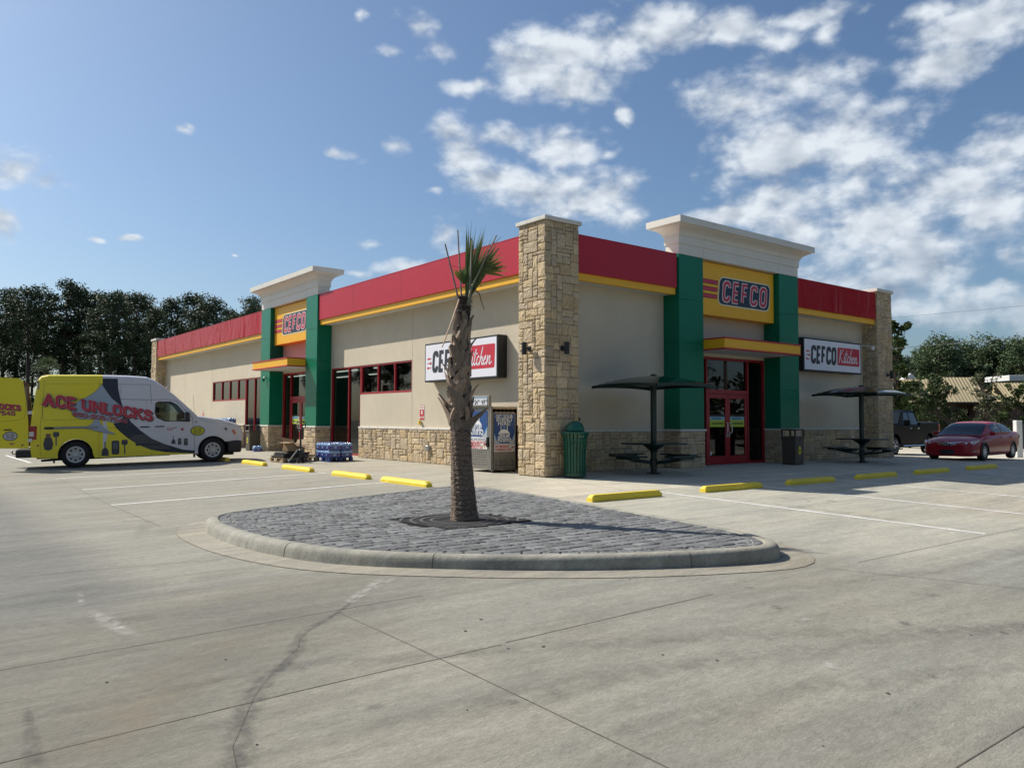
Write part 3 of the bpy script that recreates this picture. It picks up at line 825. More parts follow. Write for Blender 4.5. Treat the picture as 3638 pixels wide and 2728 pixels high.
# pale sand left in the joints near the rim
mb = MB()
for k in range(150):
    i = rnd.randrange(n); d = rnd.choice([-.001, -.12, -.12, -.25]); q = offset_loop(ISL2, d)
    a, b = q[i], q[(i + 1) % n]; t = rnd.random(); x = a[0] + (b[0] - a[0]) * t; y = a[1] + (b[1] - a[1]) * t
    l = rnd.uniform(.02, .07); th = math.atan2(b[1] - a[1], b[0] - a[0]) if rnd.random() < .7 else rnd.choice([0, math.pi / 2])
    ux, uy = math.cos(th) * l, math.sin(th) * l; vx, vy = -math.sin(th) * .004, math.cos(th) * .004
    mb.add([(x - ux - vx, y - uy - vy, ZI - .003), (x + ux - vx, y + uy - vy, ZI - .004), (x + ux + vx, y + uy + vy, ZI - .004), (x - ux + vx, y - uy + vy, ZI - .003)], [[0, 1, 2, 3]])
tag(mb.build('joint_sand', mat('sand', (.5, .48, .42), .95)), kind='structure')
# tree grate
gr = E('tree_grate', (GC[0], GC[1], ZI), 'square black cast iron grate around the foot of the palm trunk', 'tree grate', rz=R(7))
mb = MB(); mb.box(-GS, GS, -GS, GS, -.025, -.012)
mb.build('base_plate', mat('grate_pit', (.008, .008, .008), .9), gr)
mb = MB()
NR = 84
rr = [.26 + .034 * i for i in range(22)]
for j in range(len(rr) - 1):
    if j % 4 == 3: a0, a1, solid = rr[j] , rr[j + 1], True
    else: a0, a1, solid = rr[j] + .004, rr[j + 1] - .006, False
    for k in range(NR):
        t0 = 2 * math.pi * k / NR; t1 = 2 * math.pi * (k + (1.0 if solid else .62)) / NR
        P = [(a0 * math.cos(t0), a0 * math.sin(t0)), (a1 * math.cos(t0), a1 * math.sin(t0)), (a1 * math.cos(t1), a1 * math.sin(t1)), (a0 * math.cos(t1), a0 * math.sin(t1))]
        if all(abs(p[0]) < GS - .015 and abs(p[1]) < GS - .015 for p in P):
            g = .11 if solid else .035
            mb.add([(p[0], p[1], .001 if solid else -.001) for p in P], [[0, 1, 2, 3]], (g, g, g * 1.02))
for a, b, c, d in ((-GS, GS, -GS, -GS + .02), (-GS, GS, GS - .02, GS), (-GS, -GS + .02, -GS + .02, GS - .02), (GS - .02, GS, -GS + .02, GS - .02)):
    mb.box(a, b, c, d, -.012, .001, (.03, .03, .03))
mb.build('grille', mat('cast_iron', (1, 1, 1), .6, attr='Col', var=.2, metal=.2), gr)

# ------------------------------------------------------------------ stone veneer
def stones(mb, O, U, V, Wd, H, seed, unit=.088, depth=.03, hmin=1, hmax=4, wmax=6):
    """irregular coursed field stone on a rectangle; U right, V up, U x V points out of the wall"""
    r_ = random.Random(seed)
    nx = max(1, round(Wd / unit)); nz = max(1, round(H / unit)); ux = Wd / nx; uz = H / nz
    g = [[0] * nz for _ in range(nx)]
    M = basis(O, U, V); old = mb.M; mb.M = M
    pal = [(.62, .49, .30), (.58, .44, .25), (.50, .38, .235), (.47, .37, .25), (.56, .44, .28), (.43, .335, .23), (.52, .37, .20), (.48, .40, .29), (.60, .48, .32), (.40, .33, .25), (.55, .45, .33)]
    for j in range(nz):
        for i in range(nx):
            if g[i][j]: continue
            w = r_.choice([2, 2, 3, 3, 4, 4, 5, wmax]); h = r_.choice([hmin, 1, 2, 2, 2, 3, 3, hmax])
            if h >= 3: w = min(w, 4) if r_.random() < .8 else w
            if w == 1: h = max(h, 2)
            w = min(w, nx - i); h = min(h, nz - j)
            ww = 0
            while ww < w and not g[i + ww][j]: ww += 1
            w = ww
            if nx - i - w == 1 and not g[nx - 1][j] and w + 1 + i <= nx: w += 1
            hh = 1
            while hh < h and all(not g[i + a][j + hh] for a in range(w)): hh += 1
            h = hh
            for a in range(w):
                for b in range(h): g[i + a][j + b] = 1
            x0, x1, z0, z1 = i * ux, (i + w) * ux, j * uz, (j + h) * uz
            gp = .0055
            x0 += gp; x1 -= gp; z0 += gp; z1 -= gp
            c = min(.02, (x1 - x0) * .25, (z1 - z0) * .25); J = lambda s_=.006: r_.uniform(-s_, s_)
            P = [(x0 + c, z0 + J()), ((x0 + x1) / 2, z0 + J()), (x1 - c, z0 + J()), (x1 + J(.004), z0 + c), (x1 + J(.004), (z0 + z1) / 2), (x1 + J(.004), z1 - c), (x1 - c, z1 + J()), ((x0 + x1) / 2, z1 + J()), (x0 + c, z1 + J()), (x0 + J(.004), z1 - c), (x0 + J(.004), (z0 + z1) / 2), (x0 + J(.004), z0 + c)]
            cx, cz = (x0 + x1) / 2, (z0 + z1) / 2; hz = depth * r_.uniform(.75, 1.15)
            ins = min(.018, .3 * (z1 - z0)); vs = [(p[0], p[1], 0) for p in P] + [(p[0], p[1], hz * .6 + J(.003)) for p in P]
            for p in P:
                d = Vector((p[0] - cx, p[1] - cz)); l = max(d.length, .001); vs.append((p[0] - d.x / l * ins, p[1] - d.y / l * ins, hz + J(.006)))
            for p in P:
                vs.append((cx + (p[0] - cx) * .45, cz + (p[1] - cz) * .45, hz + .004 + J(.009)))
            vs.append((cx, cz, hz + .006 + J(.006)))
            fs = []
            for a in range(3):
                for k in range(12): fs.append([a * 12 + k, a * 12 + (k + 1) % 12, (a + 1) * 12 + (k + 1) % 12, (a + 1) * 12 + k])
            for k in range(12): fs.append([36 + k, 36 + (k + 1) % 12, 48])
            q = r_.choice(pal); q = tuple(.55 * q[k_] + .45 * (.56, .435, .27)[k_] for k_ in range(3)); s_ = r_.uniform(.88, 1.08)
            mb.add(vs, fs, (q[0] * s_, q[1] * s_, q[2] * s_))
    mb.M = old

# ------------------------------------------------------------------ the store
bld = E('store_building', (0, 0, 0), 'cream stucco store with red fascia, stone corner piers and two green entrance towers', 'store building')
LEFT, RIGHT = 0, 1
def outward(fb, side):
    if side == LEFT: fb.f = [f[::-1] for f in fb.f]
    return fb
class FB(MB):
    """mesh builder in facade coordinates: s along the wall, d = distance from the corner plane, z up"""
    def __init__(s, side): super().__init__(); s.side = side
    def add(s, vs, fs, col=None):
        if s.side == LEFT: vs = [(v[1], v[0], v[2]) for v in vs]
        return super().add(vs, fs, col)
DW = .95       # stucco plane
def openwall(mb, s0, s1, z0, z1, holes, d0, d1):
    S = sorted({s0, s1} | {min(max(v, s0), s1) for h in holes for v in h[:2]}); Z = sorted({z0, z1} | {min(max(v, z0), z1) for h in holes for v in h[2:]})
    for i in range(len(S) - 1):
        run = None
        for j in range(len(Z) - 1):
            c = ((S[i] + S[i + 1]) / 2, (Z[j] + Z[j + 1]) / 2)
            hole = any(h[0] < c[0] < h[1] and h[2] < c[1] < h[3] for h in holes)
            if not hole:
                if run is None: run = [Z[j], Z[j + 1]]
                else: run[1] = Z[j + 1]
            if (hole or j == len(Z) - 2) and run is not None:
                mb.box(S[i], S[i + 1], d0, d1, run[0], run[1]); run = None
ENTR = {LEFT: (14.12, 17.65), RIGHT: (6.10, 9.75)}
COLS = {LEFT: ((13.13, 14.12), (17.65, 18.64)), RIGHT: ((5.08, 6.10), (9.75, 10.77))}
END = {LEFT: 35.30, RIGHT: 15.70}
HOLES = {LEFT: [(14.12, 17.65, 0, 3.14), (10.82, 13.13, .05, 3.12), (7.43, 10.82, 2.13, 3.12), (18.64, 22.0, .05, 3.12), (22.0, 26.65, 2.15, 3.12)],
         RIGHT: [(6.10, 9.75, 0, 3.14)]}
for side in (LEFT, RIGHT):
    mb = FB(side); start = .97 if side == LEFT else 1.2
    openwall(mb, start, END[side] + .2, 0, 5.3, HOLES[side], DW, DW + .22)
    mb.build('wall', M_STUCCO, bld)
mb = MB()
mb.box(1.17, 16.6, 36.1, 36.3, 0, 5.6); mb.box(16.45, 16.6, 1.2, 36.1, 0, 5.6)
mb.build('wall', M_STUCCO, bld)
mb = MB(); mb.box(1.0, 16.5, 1.0, 36.2, 5.3, 5.42); mb.build('roof', mat('roof_membrane', (.5, .5, .48), .8), bld)
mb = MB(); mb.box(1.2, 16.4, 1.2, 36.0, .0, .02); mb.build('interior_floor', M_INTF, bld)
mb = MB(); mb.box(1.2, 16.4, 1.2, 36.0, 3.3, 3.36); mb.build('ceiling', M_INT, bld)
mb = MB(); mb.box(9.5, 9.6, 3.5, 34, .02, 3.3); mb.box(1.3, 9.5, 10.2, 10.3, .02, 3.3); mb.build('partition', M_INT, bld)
M_TUBE = mat('lit_tube', (1, .97, .88), .5, emit=1.6)
for (xx, y0, y1) in ((2.6, 10.6, 13), (4.5, 10.6, 13.2), (2.6, 14.5, 17), (4.5, 14.5, 17), (2.6, 19, 21.5), (4.5, 19, 22)):
    mb = MB(); mb.box(xx, xx + .12, y0, y1, 3.2, 3.24); mb.build('ceiling_light', M_TUBE, bld)

# grooves in the stucco, window frames and glass
for side in (LEFT, RIGHT):
    mb = FB(side)
    gl = [(7.41, 1.07, 4.65), (26.78, 1.07, 4.65), (31.4, 1.07, 4.65)] if side == LEFT else []
    for s_, z0, z1 in gl:
        mb = FB(side); mb.box(s_ - .006, s_ + .006, DW - .002, DW + .01, z0, z1); mb.build('wall_joint', mat('groove', (.25, .22, .18), .9), bld)
def window(side, s0, s1, z0, z1, mull, rails=()):
    fr = FB(side); a = .055; d0, d1 = DW + .015, DW + .11
    fr.bbox(s0, s0 + a, d0, d1, z0, z1, .004); fr.bbox(s1 - a, s1, d0, d1, z0, z1, .004)
    fr.bbox(s0 + a, s1 - a, d0, d1, z1 - a, z1, .004); fr.bbox(s0 + a, s1 - a, d0, d1, z0, z0 + a + .01, .004)
    for m_ in mull: fr.bbox(m_ - a / 2, m_ + a / 2, d0 + .002, d1 - .002, z0 + a + .01, z1 - a, .004)
    for r_ in rails: fr.bbox(s0 + a, s1 - a, d0 + .003, d1 - .003, r_ - a / 2, r_ + a / 2, .004)
    w = fr.build('window', M_FRAME, bld)
    xs = [s0] + list(mull) + [s1]
    for i in range(len(xs) - 1):
        g = FB(side); g.add([(xs[i] + .02, d1 - .04, z0 + .03), (xs[i + 1] - .02, d1 - .04, z0 + .03), (xs[i + 1] - .02, d1 - .04, z1 - .03), (xs[i] + .02, d1 - .04, z1 - .03)], [[0, 1, 2, 3]])
        outward(g, side).build('pane', M_GLASS, w, recalc=False)
    return w
window(LEFT, 7.43, 10.80, 2.13, 3.12, (8.52, 9.63))
window(LEFT, 10.82, 13.10, .05, 3.12, (11.75,))
window(LEFT, 22.02, 26.65, 2.15, 3.12, (23.07, 24.2, 25.34))
window(LEFT, 18.67, 22.0, .05, 3.12, (19.8, 20.91))

# stone wainscot with cast cap
def wains(side, s0, s1, seed, d=.92, z1=.99):
    mm = FB(side); mm.box(s0, s1, d, DW + .01, 0, z1); mm.build('wainscot_backing', M_MORTAR, bld)
    st = MB()
    if side == RIGHT: stones(st, (s0, d, .0), (1, 0, 0), (0, 0, 1), s1 - s0, z1, seed)
    else: stones(st, (d, s1, .0), (0, -1, 0), (0, 0, 1), s1 - s0, z1, seed)
    st.build('stone_wainscot', M_STONE, bld)
    cp = FB(side); x = s0
    while x < s1 - .05:
        l = min(.6, s1 - x); cp.bbox(x + .003, x + l - .003, d - .045, DW + .02, z1, z1 + .058, .008); x += l
    cp.build('stone_cap', M_CAP, bld)
wains(LEFT, .99, 10.82, 11); wains(LEFT, 22.0, 35.3, 12); wains(RIGHT, 1.03, 5.05, 13); wains(RIGHT, 10.80, 15.7, 14)

def pier(side, s0, s1, d0, d1, H, seed, stone_top=5.86, name='stone_pier'):
    mb = FB(side); mb.box(s0 + .03, s1 - .03, d0 + .03, d1 - .03, 0, stone_top)
    p = mb.build(name, M_MORTAR, bld)
    st = MB(); e = .03
    # corners in world coordinates
    if side == RIGHT: x0, x1, y0, y1 = s0, s1, d0, d1
    else: x0, x1, y0, y1 = d0, d1, s0, s1
    stones(st, (x0 + e * .4, y0 + e, 0), (1, 0, 0), (0, 0, 1), x1 - x0 - e * .8, stone_top, seed)
    stones(st, (x0 + e, y1 - e * .4, 0), (0, -1, 0), (0, 0, 1), y1 - y0 - e * .8, stone_top, seed + 1)
    stones(st, (x1 - e, y0 + e * .4, 0), (0, 1, 0), (0, 0, 1), y1 - y0 - e * .8, stone_top, seed + 2)
    if side == LEFT: stones(st, (x1 - e * .4, y1 - e, 0), (-1, 0, 0), (0, 0, 1), x1 - x0 - e * .8, stone_top, seed + 3)
    st.build('stone_facing', M_STONE, p)
    cp = FB(side); cp.bbox(s0 - .045, s1 + .045, d0 - .045, d1 + .045, stone_top, H, .006); cp.build('coping', M_CAP, p)
pier(RIGHT, 0.0, 1.05, 0.0, 1.0, 5.95, 21)
pier(RIGHT, 15.70, 16.76, .39, 1.40, 5.97, 31)
pier(LEFT, 35.30, 36.38, .39, 1.40, 5.97, 41)

def fascia(side, s0, s1, material, seams=()):
    mb = FB(side); mb.box(s0, s1, .435, .60, 4.87, 5.78)
    f = mb.build('red_fascia', material, bld)
    mb = FB(side); mb.box(s0, s1 - (0 if side else 0), .485, .60, 4.69, 4.868); mb.build('yellow_band', M_BAND, f)
    mb = FB(side); mb.box(s0 + .001, s1 - .001, .60, DW - .002, 4.70, 4.76); mb.build('soffit', M_SOFF, f)
    mb = FB(side); mb.box(s0, s1, .62, DW + .2, 4.78, 5.70); mb.build('parapet', M_STUCCO, f)
    mb = FB(side); mb.box(s0, s1, .43, .66, 5.782, 5.80); mb.build('coping', M_RED, f)
    for q in seams: mb = FB(side); mb.box(q - .004, q + .004, .4335, .44, 4.87, 5.78); mb.build('seam', mat('red_seam', (.18, .01, .015), .6), f)
fascia(LEFT, .98, 13.10, M_RED, (4.1, 7.25, 10.4)); fascia(LEFT, 18.66, 35.28, M_FILM, (22, 25.2, 28.4, 31.6))
fascia(RIGHT, 1.06, 5.04, M_RED); fascia(RIGHT, 10.79, 15.69, M_FILM, (13.6,))

def tower(side):
    (a0, a1), (b0, b1) = COLS[side]; df = .39
    for (c0, c1) in ((a0, a1), (b0, b1)):
        mb = FB(side); zz = [1.05, 2.22, 3.40, 4.58, 5.80]
        mb.box(c0 + .012, c1 - .012, df + .012, DW - .001, 1.05, 5.80, (.1, .1, .1))
        for i in range(4): mb.bbox(c0, c1, df, DW - .003, zz[i] + .006, zz[i + 1] - .006, .004)
        c = mb.build('green_column', M_GRN, bld)
        mb = FB(side); mb.box(c0, c1, df, DW + .05, 0, .99); mb.build('base_core', M_MORTAR, c)
        st = MB(); e = .0; k = int(c0 * 10)
        x0, x1, y0, y1 = (c0, c1, df, DW) if side else (df, DW, c0, c1)
        stones(st, (x0 - .012, y0, 0), (1, 0, 0), (0, 0, 1), x1 - x0 + .024, .99, k)
        stones(st, (x0, y1 + .012, 0), (0, -1, 0), (0, 0, 1), y1 - y0 + .024, .99, k + 1)
        if side: stones(st, (x1, y0 - .012, 0), (0, 1, 0), (0, 0, 1), y1 - y0 + .024, .99, k + 2)
        st.build('stone_base', M_STONE, c)
        mb = FB(side); mb.bbox(c0 - .05, c1 + .05, df - .05, DW - .004, .99, 1.048, .008); mb.build('base_cap', M_CAP, c)
    # frieze and cornice
    s0, s1, d0, d1 = a0, b1, df, .86
    pr = [(0, 5.805), (0, 6.09), (.028, 6.095), (.028, 6.31), (.055, 6.32), (.062, 6.36), (.085, 6.40), (.13, 6.445), (.20, 6.49), (.27, 6.52), (.29, 6.525), (.295, 6.55), (.37, 6.555), (.375, 6.565), (.375, 6.735), (.36, 6.74)]
    mb = FB(side); vs = []
    for o_, z in pr: vs += [(s0 - o_, d0 - o_, z), (s1 + o_, d0 - o_, z), (s1 + o_, d1 + o_, z), (s0 - o_, d1 + o_, z)]
    m_ = len(pr)
    fs = [[j * 4 + i, j * 4 + (i + 1) % 4, (j + 1) * 4 + (i + 1) % 4, (j + 1) * 4 + i] for j in range(m_ - 1) for i in range(4)] + [[0, 1, 2, 3], [(m_ - 1) * 4 + i for i in range(4)]]
    mb.add(vs, fs); cor = mb.build('cornice', M_WHITE, bld)
    for q in (a1 + .02, b0 - .02):
        mb = FB(side)
        for (o_, z), (o2, z2) in zip(pr[:-1], pr[1:]):
            mb.add([(q - .004, d0 - o_ - .0015, z), (q + .004, d0 - o_ - .0015, z), (q + .004, d0 - o2 - .0015, z2), (q - .004, d0 - o2 - .0015, z2)], [[0, 1, 2, 3]])
        mb.build('panel_joint', mat('cornice_seam', (.35, .33, .29), .8), cor)
    # canopy
    c0, c1 = ENTR[side]; mb = FB(side); mb.box(c0 + .005, c1 - .005, -.31, DW - .004, 3.262, 3.512)
    can = mb.build('entrance_canopy', M_BAND, bld)
    mb = FB(side); mb.box(c0 + .002, c1 - .002, -.33, DW - .004, 3.512, 3.552); mb.build('trim', M_RED, can)
    mb = FB(side)
    for (p, q, r_, s_) in ((c0 + .002, c1 - .002, -.33, -.25), (c0 + .002, c0 + .08, -.25, DW - .005), (c1 - .08, c1 - .002, -.25, DW - .005)): mb.box(p, q, r_, s_, 3.222, 3.262)
    mb.build('trim', M_RED, can)
    mb = FB(side); mb.box(c0 + .08, c1 - .08, -.25, DW - .005, 3.232, 3.26); mb.build('soffit', M_SOFF, can)
    # storefront
    m0 = (c0 + c1) / 2; dl, dr = m0 - .95, m0 + .95; fd0, fd1 = DW + .0, DW + .12
    mb = FB(side); a = .065
    mb.bbox(c0 + .002, c1 - .002, fd0, fd1, 3.06, 3.138, .004)
    for q in (c0 + .002, dl - a, dr, c1 - a - .002): mb.bbox(q, q + a, fd0 + .001, fd1, 0, 3.06, .004)
    mb.bbox(dl, dr, fd0 + .002, fd1, 2.07, 2.19, .004)
    for p, q in ((c0 + a, dl - a), (dr + a, c1 - a)): mb.bbox(p, q, fd0 + .002, fd1, .0, .08, .004)
    fr = mb.build('storefront_frame', M_FRAME, bld)
    for (p, q, z0, z1) in ((c0 + a, dl - a, .08, 3.06), (dr + a, c1 - a, .08, 3.06), (dl, dr, 2.19, 3.06)):
        mb = FB(side); mb.add([(p, fd1 - .05, z0), (q, fd1 - .05, z0), (q, fd1 - .05, z1), (p, fd1 - .05, z1)], [[0, 1, 2, 3]]); outward(mb, side).build('pane', M_GLASS, fr, recalc=False)
    for k, (p, q) in enumerate(((dl + .004, m0 - .003), (m0 + .003, dr - .004))):
        mb = FB(side); sw = .11; z0, z1 = .012, 2.065; u0, u1 = fd0 + .02, fd0 + .065
        mb.bbox(p, p + sw, u0, u1, z0, z1, .004); mb.bbox(q - sw, q, u0, u1, z0, z1, .004)
        mb.bbox(p + sw, q - sw, u0, u1, z1 - .13, z1, .004); mb.bbox(p + sw, q - sw, u0, u1, z0, z0 + .24, .004)
        dr_ = mb.build('door', M_FRAME, bld)
        mb = FB(side); mb.add([(p + sw, u1 - .02, z0 + .24), (q - sw, u1 - .02, z0 + .24), (q - sw, u1 - .02, z1 - .13), (p + sw, u1 - .02, z1 - .13)], [[0, 1, 2, 3]]); outward(mb, side).build('glass', M_GLASS, dr_, recalc=False)
        mb = FB(side); mb.box(p + sw, q - sw, u0 + .01, u1 - .012, 1.42, 1.455); mb.build('push_bar', M_BLACK, dr_)
        # poster on the glass
        mb = FB(side); w0, w1 = p + sw + .015, q - sw - .015; h0, h1 = 1.10, 1.40
        mb.box(w0, w1, u1 - .027, u1 - .022, h0 + .2, h1, (.30, .45, .50)); mb.box(w0, w1, u1 - .027, u1 - .022, h0, h0 + .2, (.42, .52, .04)); mb.box(w0 + .1, w1 - .06, u1 - .0295, u1 - .027, h0 + .07, h0 + .13, (.16, .18, .02)); mb.box(w0 + .1, w1 - .15, u1 - .0295, u1 - .027, h0 + .22, h0 + .27, (.05, .2, .3))
        mb.build('glass_poster', M_LET, dr_)
        mb = FB(side); hx = q - .055 if k == 0 else p + .055
        sg = -1 if k == 0 else 1
        pts = [(hx, u0, .93), (hx, u0 - .06, .93), (hx + sg * .0, u0 - .075, .96), (hx, u0 - .075, 1.19), (hx, u0 - .06, 1.22), (hx, u0, 1.22)]
        mb.tube([(a_ + (sg * .045 if 0 < i_ < 5 else 0), b_, c_) for i_, (a_, b_, c_) in enumerate(pts)], .014, 7); mb.build('handle', mat('handle_white', (.7, .7, .7), .3, metal=.3), dr_)
        mb = FB(side); mb.box(hx - .03, hx + .03, u0 - .01, u0, .80, .90); mb.build('lock', M_STEEL, dr_)
        if k == 0:
            mb = FB(side); mb.box(p + sw + .02, p + sw + .11, u1 - .027, u1 - .022, z0 + .27, z0 + .36, (.5, .55, .6)); mb.build('sticker', M_LET, dr_)
    mb = FB(side); mb.box(c0, c1, DW + .002, DW + .2, 5.28, 5.80); mb.build('tower_wall', M_STUCCO, bld)
for side in (LEFT, RIGHT): tower(side)

# ------------------------------------------------------------------ tower signs
RED_I = (.50, .03, .07); WHT_I = (.70, .66, .64); NAVY = (.008, .022, .05)
def rrect(x0, x1, y0, y1, r_, n=6):
    P = []
    for cx, cy, a in ((x1 - r_, y0 + r_, -90), (x1 - r_, y1 - r_, 0), (x0 + r_, y1 - r_, 90), (x0 + r_, y0 + r_, 180)): P += arc(cx, cy, r_, r_, a, a + 90, n)
    return P
def flat(mb, poly, M, z, col):
    mb.add([tuple(M @ Vector((p[0], p[1], z))) for p in poly], [list(range(len(poly)))], col)
def tower_sign(side, lab):
    c0, c1 = ENTR[side]; s0, s1 = c0 + .055, c1 - .055; z0, z1 = 4.27, 5.775
    mb = FB(side); mb.bbox(s0, s1, .55, DW - .006, z0, z1, .006)
    base = E('tower_sign', ((s0, .55, z0) if side else (.55, s0, z0)), lab, 'sign', 'yellow name signs on the two entrance towers')
    o = mb.build('panel', M_PANEL, base); o.location = -base.location
    L_ = s1 - s0
    if side: O = Vector((s0, .547, z0)); U = (1, 0, 0)
    else: O = Vector((.547, s1, z0)); U = (0, -1, 0)
    M = basis(O, U, (0, 0, 1)); mb = MB()
    sh = .12
    K = lambda P, cx: [(x + sh * (y - .75), y) for x, y in P]
    x0, x1, y0, y1 = .86, 3.24, .20 + .18, 1.24
    x1 = L_ - .24; y0 = .36; y1 = 1.13
    flat(mb, K(rrect(x0 - .035, x1 + .035, y0 - .035, y1 + .035, .20), 0), M, .002, (.70, .66, .45))
    flat(mb, K(rrect(x0, x1, y0, y1, .175), 0), M, .004, NAVY)
    for i in range(3):
        yb = .48 + i * .205; P = [(-.02, yb), (.78, yb), (.78, yb + .13), (-.02, yb + .13)]
        flat(mb, K(P, 0), M, .002, (.05, .02, .03)); P = [(-.02, yb + .018), (.762, yb + .018), (.762, yb + .112), (-.02, yb + .112)]; flat(mb, K(P, 0), M, .004, RED_I)
    mb.build('logo_plate', M_LET, base).location = -base.location
    mb = MB(); Oo = Vector(O) + Vector(U) * (x0 + .18) + Vector((0, 0, y0 + .125)); h = y1 - y0 - .25; wd = (x1 - x0 - .40) / h
    nat = .5 + .42 + .42 + .5 + .5 + 4 * .26; k = wd / nat; 
    nrm = -Vector(U).cross(Vector((0, 0, 1)))
    nrm = Vector((0, -1, 0)) if side else Vector((-1, 0, 0))
    word(mb, 'CEFCO', Oo + nrm * .006, U, (0, 0, 1), h, .070, WHT_I, 0, sx=1, gap=(wd - 2.34) / 4, joint='sq', shear=sh)
    word(mb, 'CEFCO', Oo + nrm * .010, U, (0, 0, 1), h, .044, RED_I, 0, sx=1, gap=(wd - 2.34) / 4, joint='sq', shear=sh)
    mb.build('lettering', M_LET, base).location = -base.location
tower_sign(LEFT, 'yellow panel with striped red and navy logo above the left entrance')
tower_sign(RIGHT, 'yellow panel with striped red and navy logo above the shaded right entrance')

# ------------------------------------------------------------------ kitchen signs
KITCHEN = {  # rough script letters, height about 1 for ascenders
    'K': ([[(.10, .98), (.0, .0)], [(.42, 1.0), (.06, .48), (.40, .04), (.50, .10)]], .52),
    'i': ([[(.12, .52), (.06, .10), (.12, .02), (.24, .16)], [(.17, .70), (.18, .74)]], .22),
    't': ([[(.16, .92), (.04, .12), (.10, .02), (.24, .14)], [(.0, .62), (.30, .68)]], .24),
    'c': ([[(.26, .46), (.18, .54), (.06, .34), (.06, .10), (.14, .02), (.32, .16)]], .28),
    'h': ([[(.24, 1.0), (.02, .02), (.14, .36), (.24, .48), (.30, .40), (.24, .08), (.30, .02), (.40, .12)]], .36),
    'e': ([[(.04, .22), (.22, .38), (.20, .52), (.08, .40), (.04, .14), (.12, .02), (.34, .18)]], .31),
    'n': ([[(.08, .50), (.02, .02), (.16, .38), (.26, .50), (.30, .40), (.24, .08), (.32, .02), (.46, .16)]], .46)}
def kitchen_sign(side, s0, s1, z0, z1, lab):
    df = .64
    base = E('kitchen_sign', ((s0, df, z0) if side else (df, s0, z0)), lab, 'sign', 'white lightbox signs with black frames')
    mb = FB(side); mb.bbox(s0, s1, df, DW - .003, z0, z1, .008); mb.build('cabinet', M_SIGNK, base).location = -base.location
    L_ = s1 - s0; H = z1 - z0
    O, U = ((Vector((s0, df - .003, z0)), (1, 0, 0)) if side else (Vector((df - .003, s1, z0)), (0, -1, 0)))
    M = basis(O, U, (0, 0, 1)); mb = MB(); b = .05
    flat(mb, [(b, b), (L_ - b, b), (L_ - b, H - b), (b, H - b)], M, 0, (1, 1, 1)); mb.build('face', M_SIGNW, base).location = -base.location
    nrm = Vector((0, -1, 0)) if side else Vector((-1, 0, 0))
    mb = MB()
    K = (.018, .022, .032); RD = (.50, .012, .035)
    # cutlery
    for i, yy in enumerate((.40, .53, .66)):
        hh = H / 1.1; y_ = yy * hh
        flat(mb, [(.15, y_ - .012), (.36, y_ - .012), (.36, y_ + .012), (.15, y_ + .012)], M, .003, RD)
        if i == 0: flat(mb, arc(.19, y_, .055, .035, 0, 360, 12)[:-1], M, .0035, RD)
        elif i == 1:
            flat(mb, [(.28, y_ - .035), (.31, y_ - .035), (.31, y_ + .035), (.28, y_ + .035)], M, .0035, RD)
            for dy in (-.028, 0, .028): flat(mb, [(.31, y_ + dy - .007), (.38, y_ + dy - .007), (.38, y_ + dy + .007), (.31, y_ + dy + .007)], M, .0038, RD)
        else: flat(mb, [(.15, y_ - .022), (.29, y_ - .03), (.29, y_ + .022), (.15, y_ + .022)], M, .0035, RD)
    word(mb, 'CEFCO', O + Vector(U) * .46 + Vector((0, 0, .28 * H)) + nrm * .003, U, (0, 0, 1), .46 * H, .058, K, 0, sx=.78, gap=.26, joint='sq', shear=.08)
    kx = L_ * .565; kw = L_ * .40
    flat(mb, [(x + .05 * (y - .5), y) for x, y in rrect(kx, kx + kw, .24 * H, .80 * H, .05)], M, .003, RD)
    ink = Ink(mb); x = kx + .10; hh = .42 * H; sc = (kw - .24) / (2.39 * hh)
    for ch in 'Kitchen':
        st, cw = KITCHEN[ch]
        for s_ in st: ink.line([(x + (px * sc + .22 * py * .6) * hh, .32 * H + py * hh) for px, py in s_], .0165, M, .006, (.72, .72, .76), True)
        x += cw * sc * hh
    mb.build('lettering', M_LET, base).location = -base.location
kitchen_sign(LEFT, 2.64, 6.18, 2.37, 3.49, 'white and red kitchen sign behind the palm trunk on the sunlit left wall')
kitchen_sign(RIGHT, 11.44, 15.02, 2.90, 3.98, 'white and red kitchen sign on the shaded wall beside the far right stone pier')
# ------------------------------------------------------------------ wheel stops
def wheel_stop():
    mb = MB(); L_ = 1.83; h = .115
    sec = [(-.082, 0), (-.082, .055), (-.05, h), (.05, h), (.082, .055), (.082, 0)]
    xs = [(-L_ / 2, .0), (-L_ / 2 + .012, .3), (-L_ / 2 + .06, 1.0), (L_ / 2 - .06, 1.0), (L_ / 2 - .012, .3), (L_ / 2, 0)]
    vs = []
    for x, k in xs:
        for yy, zz in sec:
            sc = .86 + .14 * k
            z_ = zz * (.60 + .40 * k) if zz > .06 else zz
            vs.append((x, yy * sc, z_))
    n_ = 6
    fs = [[i * n_ + j, i * n_ + (j + 1) % n_, (i + 1) * n_ + (j + 1) % n_, (i + 1) * n_ + j] for i in range(len(xs) - 1) for j in range(n_)]
    fs += [list(range(n_)), list(range((len(xs) - 1) * n_, len(xs) * n_))]
    return mb.add(vs, fs)
ws0 = None
spots = []
for i, lab in enumerate(['yellow wheel stop beside the right edge of the paver island', 'yellow wheel stop half in shade, second from the island on the right',
        'yellow wheel stop third from the paver island, in front of the right entrance', 'yellow wheel stop fourth from the island, in front of the second umbrella table',
        'yellow wheel stop fifth from the island on the right, nearer than the red sedan', 'yellow wheel stop at the far right edge of the photo']):
    spots.append(((-2.25, -.50), (.74, 2.60), (3.60, 5.38), (6.45, 8.28), (9.38, 11.2), (12.5, 14.35))[i] + ('x', lab))
